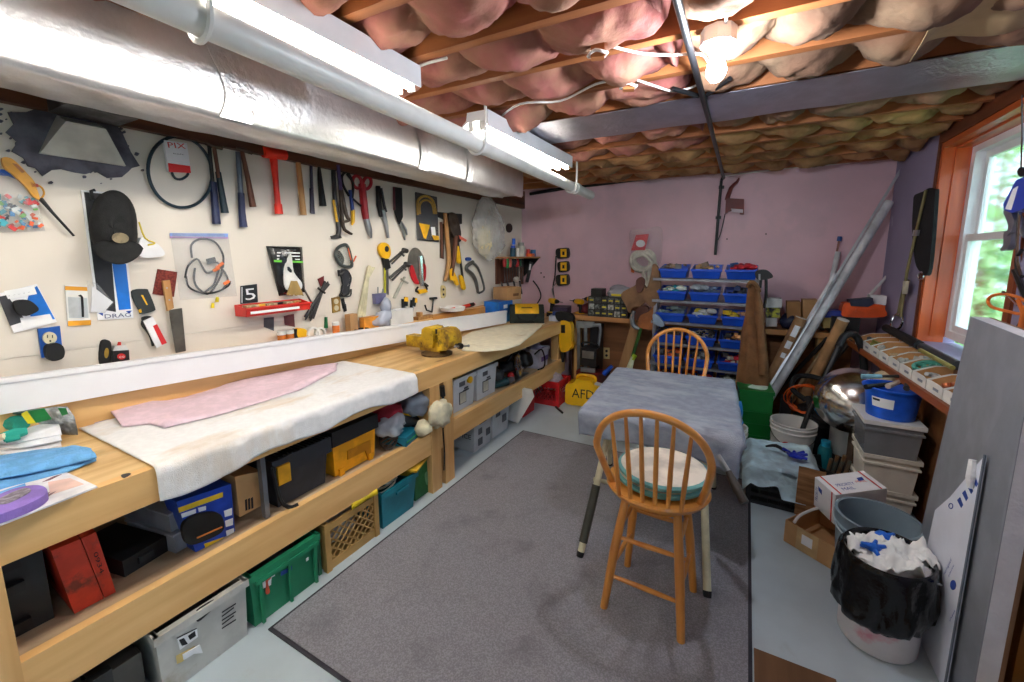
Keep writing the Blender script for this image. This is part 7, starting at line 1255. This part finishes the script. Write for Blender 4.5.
o = V((.595, 2.11, .002)); bn = thing('waste_bin', 'white waste bucket lined with a black bag', 'bin', o); B().lathe([(0, 0), (.128, 0), (.133, .01), (.143, .36), (.137, .36), (.122, .012), (0, .012)], o, n=36).part('bucket', STAIN(M('bin white', (226, 220, 220), .4, var=.03), (216, 120, 140), 5, .55, .66, .8), bn)
def bag(u, v):
    a = 2 * math.pi * u; k = v; n = noise.noise(V((math.cos(a) * 2.2, math.sin(a) * 2.2, v * 3))); n2 = noise.noise(V((math.cos(a) * 6, math.sin(a) * 6, v * 5))); n3 = noise.noise(V((math.cos(a) * 4 + v * 2, math.sin(a) * 4, v * 4)))
    prof = [(.118, .30), (.134, .39), (.146, .405), (.156, .39), (.168, .30), (.172, .22), (.166, .17), (.150, .155)]; kk = k * 7; i = min(6, int(kk)); r = prof[i][0] + (prof[i + 1][0] - prof[i][0]) * (kk - i); z = prof[i][1] + (prof[i + 1][1] - prof[i][1]) * (kk - i)
    amp = max(0, v - .3); tilt = .05 * math.sin(a + .2) * v
    return o + V(((r + (n * .03 + n2 * .012 - .022 * abs(n3)) * amp * 1.6) * math.cos(a), (r + (n * .03 + n2 * .012 - .022 * abs(n3)) * amp * 1.6) * math.sin(a), z + n * .012 * amp + tilt * .6 + .02 * v * math.cos(a)))
B().grid(bag, 90, 44).part('bag', M('black bag film', (12, 12, 13), .16, var=.05, bump=.5, bscale=22), bn, ang=180)
random.seed(2); tt = thing('paper_towels', 'crumpled white paper towels filling the black-bagged bin', 'paper', o + V((0, 0, .38)))
def pap(c, r, sd): return lambda u, v: c + V(((u - .5) * 2 * r, (v - .5) * 2 * r * .8, .05 * noise.noise(V((u * 3, v * 3, sd))) + .025 * noise.noise(V((u * 8, v * 8, sd))) + .02 - .05 * ((u - .5) ** 2 + (v - .5) ** 2)))
for k, (dx, dy, z, r) in enumerate(((-.05, .03, .37, .08), (.05, .0, .385, .10), (.02, -.05, .40, .08), (.08, .03, .405, .075), (-.02, .05, .39, .07))): B().grid(pap(o + V((dx, dy, z)), r, k * 3.3), 16, 14, .002).part('sheet', M('paper towel', (240, 240, 238), .85, var=.03), tt, ang=180)
B().blob(o + V((0, 0, .36)), (.115, .115, .04), 2, .2).part('wad', M('paper towel', (0, 0, 0)), tt)
b = B(); c = o + V((-.055, -.03, .42)); b.blob(c, (.028, .02, .018), 2, .4)
for a in (.3, 1.2, 2.4, 3.6, 5): b.tube([c, c + V((.045 * math.cos(a), .035 * math.sin(a), .02 * math.sin(a * 2)))], [.012, .007], 7)
b.solo('nitrile_glove', M('bright blue glove', (30, 110, 226), .4), 'bright blue rubber glove on the crumpled paper in the bin', 'glove', ang=180)
c = o + V((.0, .07, .425)); B().blob(c, (.03, .025, .02), 6, .5).tube([c, c + V((.04, .02, .01))], [.012, .007], 7).solo('nitrile_glove', M('bright blue glove', (0, 0, 0)), 'small blue glove at the back of the bin paper', 'glove', ang=180)
# leaning foil board, sheet, boxes
fb = thing('insulation_board', 'tall foil-faced white foam board standing by the window shelf', 'board', (.80, 2.1, .002)); c4 = [V((.775, 1.80, .002)), V((.775, 2.44, .002)), V((.838, 2.42, 1.365)), V((.765, 1.78, 1.365))]
def slab(n0, n1, name, m): 
    b = B(); vs = [p + V((n0, 0, 0)) for p in c4] + [p + V((n1, 0, 0)) for p in c4]; b._add(vs, [(0, 1, 2, 3), (7, 6, 5, 4), (0, 4, 5, 1), (1, 5, 6, 2), (2, 6, 7, 3), (3, 7, 4, 0)]); return b.part(name, m, fb)
slab(0, .002, 'foil_face', STAIN(M('dull foil face', (160, 164, 172), .42, .45, var=.05, bump=.1, bscale=14), (166, 170, 180), 4, .5, .66, .5)); slab(.002, .052, 'foam_core', M('white foam', (240, 240, 242), .9, bump=.8, bscale=70, var=.03)); slab(.0525, .064, 'hardboard_backing', WOOD('hardboard', (160, 120, 84), (120, 84, 54), 'Z', .7, knots=False))
ws = thing('plastic_sheet', 'white corrugated plastic sheet with blue print leaning on the foil board', 'sheet', (.75, 2.1, .002)); SX = AXN(.758)
pts = [SX(x, y, 0) for x, y in [(985, 455), (950, 497), (935, 510), (924, 560), (917, 600), (911, 640)]]; pts = pts + [V((.758, pts[-1].y - .01, .003)), V((.758, 1.93, .003))]
B().prism(pts, (.006, 0, 0)).part('sheet', M('white sheet', (226, 230, 242), .35, var=.02), ws); b = B(); e0, e1 = SX(985, 455, .0005), V((.7575, 1.93, .003)); b.tube([e0, e1], .004, 5); b.part('edge', M('slate edge', (110, 120, 136), .5), ws)
wtext('Palram', 948, 556, 955, 528, 4.5, .0006, blue_ink, ws, SX) if False else None
SXt = lambda x, y, h, s, w, m=blue_ink: text(s, SX(x, y, .0005), V((0, -.35, .94)), V((0, .94, .35)), h, m, ws, width=w)
SXt(945, 575, .012, 'corrugated', .09); SXt(949, 577, .008, 'plastic', .07); SXt(950, 622, .008, 'sheet', .07); b = B(); layer(b, SX, 's', ell(953, 585, 3, 5, 12), .0, .0006); b.part('emblem', blue_ink, ws)
for k in range(4): b = B(); layer(b, SX, 'p', [(957 + 5 * k, 500 - 7 * k), (960 + 5 * k, 497 - 7 * k), (963 + 5 * k, 505 - 7 * k), (961 + 5 * k, 508 - 7 * k)], 0, .0006, 0); b.part('small_print', blue_ink, ws)
b = B(); layer(b, SX, 'o', ell(951, 506, 2, 2.6, 8), .0, .5); b.part('ring_mark', blue_ink, ws)
B().tube([SX(973, 460, .006), SX(971, 478, .008), SX(970, 488, .008)], [.012, .015, .008], 7).solo('foam_strip', M('white foam', (0, 0, 0)), 'torn white foam scrap stuck behind the plastic sheet', 'foam')
gold = WOOD('golden card', (176, 116, 44), (140, 88, 30), 'Z', .6, knots=False)
t = thing('carton', 'tall golden-brown carton with a barcode label behind the foil board', 'box', (.97, 2.1, .002)); R_ = Matrix.Rotation(.14, 3, 'Y'); c = V((1.0, 2.02, .47)); 
B().box((.975, 2.0, .40), (.19, .3, .79), None, .004).part('carton', gold, t); b = B(); X, Y = .975, 1.8485; b.box((X, Y, .74), (.188, .002, .05)); b.part('dark_band', M('dark band', (56, 38, 24), .6), t); B().box((X + .02, Y - .001, .55), (.07, .002, .09), Matrix.Rotation(.25, 3, 'Y')).part('label', white_paper, t)
b = B(); [b.box((X + .02 + Matrix.Rotation(.25, 3, 'Y') @ V((-.026 + .0075 * k, 0, 0)) .x if False else X + .02 - .026 + .0075 * k, Y - .0025, .55 + .0018 * (3.5 - k)), (.003 if k % 3 else .0015, .001, .06), Matrix.Rotation(.25, 3, 'Y')) for k in range(8)]; b.part('barcode', black_ink, t); B().box((.90, Y - .001, .13), (.03, .002, .025)).part('yellow_sticker', M('yellow sticker', (226, 200, 40), .5), t)
t = thing('carton', 'dark striped carton with pale blue lettering in front of the golden one', 'box', (.97, 1.7, .002)); B().box((.965, 1.72, .11), (.2, .2, .215), Matrix.Rotation(.2, 3, 'Z'), .003).part('carton', gold, t); R_ = Matrix.Rotation(.2, 3, 'Z'); B().box(V((.965, 1.72, .16)) + R_ @ V((0, -.1008, 0)), (.2, .002, .07), R_).part('dark_band', M('near black card', (28, 24, 22), .6), t); text('B. dir', V((.965, 1.72, .145)) + R_ @ V((-.08, -.102, 0)), R_ @ V((1, 0, 0)), (0, 0, 1), .03, M('pale blue ink', (120, 200, 226), .5, var=0), t)
B().box((1.0, 2.02, .92), (.14, .26, .24), .1, .004).solo('carton', M('dark brown carton', (84, 54, 30), .7), 'dark brown carton stacked on the golden one', 'box')
B().span((.135, 1.35, .0015), (.41, 1.79, .012), .002).solo('hardboard_sheet', WOOD('brown hardboard', (126, 90, 58), (96, 66, 40), 'Y', .7, knots=False), 'small brown board lying on the floor at the carpet edge', 'board')
# ------------------------------------------------------------------ window shelf, cardboard part bins, leaning lengths
WSZ = .90; sh = thing('window_shelf', 'brown wooden shelf under the window on a plywood front', 'shelf', (.98, 3.4, 0)); B().prism([V((.80, 4.42, WSZ)), V((.90, 2.5, WSZ)), V((XR - .002, 2.5, WSZ)), V((XR - .002, 4.42, WSZ))], (0, 0, -.022), .003).part('board', WOOD('shelf brown', (150, 84, 42), (112, 56, 26), 'Y', .5, knots=False), sh); B().span((1.035, 2.5, .0), (1.05, 4.42, WSZ - .023)).part('front_panel', ply, sh); B().prism([V((.795, 4.42, WSZ + .004)), V((.895, 2.5, WSZ + .004)), V((.91, 2.5, WSZ + .004)), V((.81, 4.42, WSZ + .004))], (0, 0, -.04), .002).part('front_edge', WOOD('shelf edge', (170, 92, 44), (126, 62, 28), 'Y', .45, knots=False), sh)
wc = M('white corrugated bin', (228, 226, 220), .7, var=.04); inn = M('bin inner card', (196, 142, 90), .85, var=.06); random.seed(33)
nb = 9; cols = [((60, 60, 58), 'black fittings'), ((150, 150, 60), 'yellow and purple bits'), ((214, 208, 198), 'white fittings'), ((180, 150, 110), 'tan fittings'), ((190, 188, 180), 'pale grey fittings'), ((90, 176, 156), 'a sea-green roll'), ((206, 204, 200), 'white elbows'), ((196, 106, 66), 'copper elbows'), ((120, 126, 132), 'grey caps')]
for k in range(nb):
    tt_ = k / (nb - 1); y = 4.17 - .185 * k; x = .825 + .0105 * k * 1.02; o = V((x + .115, y, WSZ + .001)); R_ = Matrix.Rotation(.052, 3, 'Z'); t = thing('card_bin', 'open cardboard bin of %s, number %s along the window shelf' % (cols[k][1], ['one from the far end', 'two', 'three', 'four', 'five', 'six', 'seven', 'eight', 'nine, nearest the foil board'][k]), 'bin', o, 'cardboard bins on the window shelf'); q = lambda a, b_, c: o + R_ @ V((a, b_, c))
    b = B(); b.prism([q(-.115, -.086, 0), q(-.115, .086, 0), q(-.115, .086, .055), q(-.115, .05, .062), q(-.115, -.05, .062), q(-.115, -.086, .055)], R_ @ V((.004, 0, 0)))
    for yy in (-.088, .084): b.prism([q(-.115, yy, 0), q(.11, yy, 0), q(.11, yy, .105), q(-.02, yy, .095), q(-.115, yy, .055)], R_ @ V((0, .004, 0)))
    b.span(q(0, 0, 0) - V((.11, .08, 0)), q(0, 0, .004) + V((.1, .08, 0))); b.part('front', wc, t)
    b = B(); b.box(q(.108, 0, .055), (.004, .17, .11), R_)
    for yy in (-.0835, .0795): b.prism([q(-.108, yy, .003), q(.10, yy, .003), q(.10, yy, .103), q(-.02, yy, .094), q(-.108, yy, .054)], R_ @ V((0, .003, 0)))
    b.part('inner_card', inn, t)
    b = B(); b.box(q(-.1158, -.02, .03), (.001, .06, .014), R_); b.part('label', M('bin label', (150, 156, 170), .6), t)
    t2 = thing('fittings', cols[k][1] + ' lying in the cardboard bin, ' + ['far end', 'second', 'third', 'fourth', 'fifth', 'sixth', 'seventh', 'eighth', 'near end'][k] + ' of the window shelf', 'parts', o + V((0, 0, .01))); b = B()
    for j in range(9):
        p = q(random.uniform(-.07, .07), random.uniform(-.055, .055), random.uniform(.02, .06)); a = random.random() * 6; r = random.uniform(.009, .017)
        if k == 5 and j == 0: b.lathe([(.045, 0), (.065, 0), (.065, .02), (.045, .02), (.045, 0)], q(-.02, 0, .06), (-.3, -.2, .9), 20)
        elif j % 3: b.tube([p, p + V((.03 * math.cos(a), .03 * math.sin(a), .012)), p + V((.045 * math.cos(a + .9), .045 * math.sin(a + .9), .02))], r, 8, 3)
        else: b.lathe([(0, 0), (r * 1.3, 0), (r * 1.3, .02), (r * .8, .022), (r * .8, .005), (0, .005)], p, (math.cos(a) * .5, math.sin(a) * .5, .8), 10)
    o_ = b.part('pieces', M('fittings %d' % k, cols[k][0], .45, .6 if k == 7 else 0), t2); o_['kind'] = 'stuff'
for k, (y0, y1, x, r, m, l) in enumerate(((4.36, 3.60, 1.03, .030, black_rub, 'thick black pipe lying at the back of the window shelf'), (3.55, 3.02, 1.03, .026, dark_grey, 'dark grey pipe lying nearer along the back of the window shelf'), (3.42, 2.95, .985, .012, M('olive rod', (150, 140, 70), .4), 'thin olive rod lying along the window shelf'))): B().tube([(x, y0, WSZ + .135), (x, y1, WSZ + .135)], r, 12).solo('pipe', m, l, 'pipe')
B().span((1.055, 2.7, WSZ + .0), (1.075, 4.38, WSZ + .105), .002).solo('shelf_cleat', brownh, 'brown cleat along the wall behind the cardboard bins', 'cleat')
B().blob((1.0, 2.62, WSZ + .12), (.05, .10, .08), 5, .4, 2, 3, WSZ + .001).solo('plastic_bag', grey_bag, 'grey bag of caps at the near end of the window shelf', 'bag', ang=180)
# orange case, navy tray, white box at the shelf end
B().span((.68, 4.455, BBZ + .001), (.878, 4.66, FY(850, 317, 4.46).z - .002), .008).solo('case', black_pl, 'black case under the orange case', 'case')
t = thing('drill_case', 'orange plastic case lying on the back bench by the corner', 'case', (.86, 4.5, BBZ + .03)); G3 = AY(4.46); b = B(); layer(b, G3, 's', [(843, 306), (848, 303), (882, 305), (885, 309), (884, 317), (846, 317), (842, 312)], -.14, .14, .01); b.part('shell', M('case orange', (240, 92, 30), .42), t); b = B(); layer(b, G3, 'p', [(856, 308), (874, 309), (874, 313), (856, 312)], 0, .01, .003); b.part('handle', M('case orange', (0, 0, 0)), t)
t = hung('tool_tray', 'dark navy tray lying on the orange case', 'tray', [('tray', M('navy tray', (44, 50, 74), .5), [('p', [(849, 300), (873, 298), (874, 304), (868, 307), (851, 306)], -.10, .11, .006)])], G3); hung('small_box', 'white paper box on the orange case against the purple wall', 'box', [('box', white_paper, [('p', [(870, 295), (887, 296), (886, 305), (874, 305)], -.16, .10, .002)])], G3)
def stick(label, pts, r, m, name='bar', cat='bar', n=10): return B().tube(pts, r, n).solo(name, m, label, cat)
alu = M('aluminium bar', (206, 210, 216), .35, .35, var=.05)
def down(a, c, z=.003): a, c = V(a), V(c); d = c - a; k = (z - c.z) / d.z if c.z > z else 0; return c + d * k
A_, C_ = FY(889, 202, 4.72), FY(782, 378, 4.24); E_ = down(A_, C_, .03); stick('light grey round tube leaning in the back corner, thickest of the lengths', [A_, E_], .035, M('grey tube', (216, 218, 222), .45), 'tube', 'tube', 16)
A_, C_ = FY(905, 163, 4.80), FY(776, 376, 4.22); E_ = down(A_, C_, .02); d = (E_ - A_)
b = B(); b.tube([A_, E_], [.014, .014], 4); b.solo('trim_length', alu, 'long thin aluminium trim reaching the ceiling in the back corner', 'bar')
A_, C_ = FY(836, 274, 4.41), FY(774, 378, 4.38); E_ = down(A_, C_, .02); b = B(); b.tube([A_, E_], .018, 4); b.solo('channel', M('white channel', (226, 228, 232), .35), 'short white channel leaning in front of the round tube', 'bar')
A_, C_ = FY(801, 318, 4.30), FY(775, 370, 4.30); E_ = down(A_, C_); t = thing('mailing_tube', 'brown mailing tube with paper labels leaning left of the grey tube', 'tube', E_); ct = M('tube card', (166, 124, 84), .7); B().tube([A_, E_], .045, 18).part('tube', ct, t); B().tube([A_ + (A_ - E_).normalized() * .003, A_], .044, 18).part('end_cap', M('white cap', (220, 210, 200), .6), t); d = (E_ - A_); dn = d.normalized(); uu = (V((0, -1, 0)) - dn * V((0, -1, 0)).dot(dn)).normalized(); ww = dn.cross(uu)
for a, c, w_ in ((.06, .15, .5), (.19, .25, .5), (.29, .33, .4)): B().grid(lambda u, v: A_ + d * (a + (c - a) * v) + (uu * math.cos((u - .5) * 2 * w_) + ww * math.sin((u - .5) * 2 * w_)) * .0458, 8, 2).part('label', white_paper, t)
A_, C_ = FY(843, 320, 4.20), FY(822, 362, 4.27); E_ = down(A_, C_); t = thing('mailing_tube', 'tan cardboard tube with a white end cap beside the cardboard bins', 'tube', E_); B().tube([A_, E_], .042, 18).part('tube', M('tan tube', (184, 138, 92), .7), t); B().tube([A_ + (A_ - E_).normalized() * .006, A_], .043, 18).part('end_cap', M('white cap', (0, 0, 0)), t)
A_, C_ = FY(838, 252, 4.80), FY(818, 345, 4.62); stick('grey plastic pipe leaning behind the copper rods', [A_, down(A_, C_, BBZ + .005)], .022, M('grey tube', (0, 0, 0)), 'pipe', 'pipe')
A_, C_ = FY(851, 232, 4.80), FY(826, 322, 4.70); 
for dx, l in ((0, 'copper rod leaning in the back corner, lower one'), (-.035, 'copper rod leaning in the back corner, upper one')): pass
A2, C2 = FY(853, 252, 4.80), FY(828, 300, 4.70); stick('copper rod leaning low in the back corner', [A2, down(A2, C2, BBZ + .01)], .012, M('copper', (170, 96, 60), .35, .8), 'rod', 'rod')
A2, C2 = FY(839, 241, 4.83), FY(829, 290, 4.78); t = thing('rod', 'thin rod with a blue tip leaning in the back corner', 'rod', A2); E2 = down(A2, C2, BBZ + .005); B().tube([A2, E2], .008, 8).part('rod', M('rust rod', (140, 90, 80), .5), t); B().tube([A2, A2 + (A2 - E2).normalized() * .04], .018, 8).part('tip', M('blue tip', (40, 90, 170), .5), t)
A2, C2 = FY(888, 275, 4.80), FY(868, 297, 4.62); stick('short white rod leaning over the white box', [A2, C2], .012, white_pl, 'rod', 'rod')
for k, (a, c, m, l) in enumerate((((835, 333), (800, 385), M('pale batten', (176, 146, 108), .6), 'pale wooden batten leaning among the tubes'), ((828, 338), (795, 372), black_pl, 'black batten leaning between the mailing tubes'), ((852, 340), (812, 385), M('dark batten', (70, 56, 44), .6), 'dark batten leaning in front of the tan tube'))):
    A2, C2 = FY(*a, 4.395), FY(*c, 4.40); stick(l, [A2, down(A2, C2)], .018, m, 'batten', 'board', 4)
# black sleeve, rod and hook hung on the purple wall
bs = hung('tool_sleeve', 'black padded sleeve with a thin rod hanging on the purple wall', 'sleeve', [('sleeve', M('black nylon', (22, 22, 25), .85, bump=.3), [('s', [(914, 196), (919, 193), (924, 191), (929, 188), (934, 190), (935, 197), (929, 268), (922, 273), (915, 262), (912, 230), (913, 205)], .002, .02, .006)]), ('rod', M('brass rod', (150, 140, 96), .4, .5), [('t', [(926, 190), (917, 228), (907, 272), (903, 300), (901, 318)], .035, [1.2, 1.2, 1.4, 1.3, 1])]), ('buckle', steel, [('p', [(913, 230), (918, 230), (917, 236), (912, 236)], .03, .012)])], RW)
hung('rope_hook', 'steel carabiner and strap hanging under the black sleeve', 'hook', [('strap', M('olive strap', (120, 110, 76), .8), [('t', [(907, 280), (902, 300), (899, 316)], .025, 2.1)]), ('carabiner', chrome, [('o', ell(897, 322, 5.5, 8, 12, .35), .03, 1.2)]), ('tag', M('cream tag', (220, 214, 190), .6), [('p', [(903, 281), (909, 281), (907, 294), (902, 294)], .045, .002, 0)])], RW)
hung('clip', 'chrome clip below the black sleeve by the orange trim', 'clip', [('clip', chrome, [('o', ell(921, 276, 2.4, 4, 10, .2), .02, 1)])], RW)
# hoist and orange hose at the window
HX_ = AXN(1.03); hc = thing('chain_hoist', 'blue ratchet hoist with a white label hanging before the window', 'hoist', FX(1012, 190, 1.03))
for nm, m, ls in (('housing', M('hoist blue', (36, 70, 190), .35), [('p', [(1016, 180), (1023, 177), (1030, 180), (1030, 206), (1012, 213), (1004, 210), (1003, 204)], 0, .05, .008)]), ('label', white_ink, [('p', [(1013, 189), (1018, 186), (1011, 210), (1005, 209)], .05, .001, 0)]), ('arm', steel, [('s', [(1003, 211), (1010, 212), (1014, 222), (1010, 232), (1005, 236), (1008, 226)], .01, .03, .004), ('s', [(1004, 232), (1011, 232), (1010, 243), (1005, 250), (1000, 250), (1003, 244)], .01, .025, .004), ('t', [(1013, 213), (1020, 225), (1026, 236)], .02, 2.4)]), ('knob', black_pl, [('s', ell(1021, 172, 4, 5, 10), .0, .03)]), ('chain', chrome, [('t', [(1020, 212), (1018, 240), (1018, 262), (1022, 276)], .03, 1.7, 2)]), ('hook', dark_steel, [('t', [(1022, 250), (1017, 258), (1017, 270), (1022, 277)], .03, 1.6, 3)]), ('hanger', chrome, [('t', [(1021, 168), (1022, 140), (1022, 108), (1022, 95)], .02, .7)])):
    b = B(); [layer(b, HX_, *a) for a in ls]; b.part(nm, m, hc)
oh = M('orange hose', (226, 116, 40), .5); 
t = thing('air_hose', 'orange air hose looped at the window above the foil board', 'hose', FX(1010, 320, 1.0)); HO = AXN(1.0); b = B(); layer(b, HO, 'o', [(1004, 294), (992, 296), (988, 301), (992, 307), (1006, 311), (1022, 314), (1032, 308), (1020, 298)], 0, 1.5); layer(b, HO, 't', [(1018, 300), (1024, 318), (1018, 330), (1014, 336)], .01, 1.8, 4); layer(b, HO, 't', [(1026, 306), (1021, 326), (1022, 340)], .02, 2.4, 3); b.part('hose', oh, t); b = B(); layer(b, HO, 't', [(1003, 292), (1010, 297), (1018, 305)], .0, 1.3); b.part('fitting', chrome, t)
B().tube([FX(1012, 338, .98), FX(1030, 310, 1.03), V((1.066, 2.74, 1.55))], .01, 6).part('hook_bar', dark_steel, t)
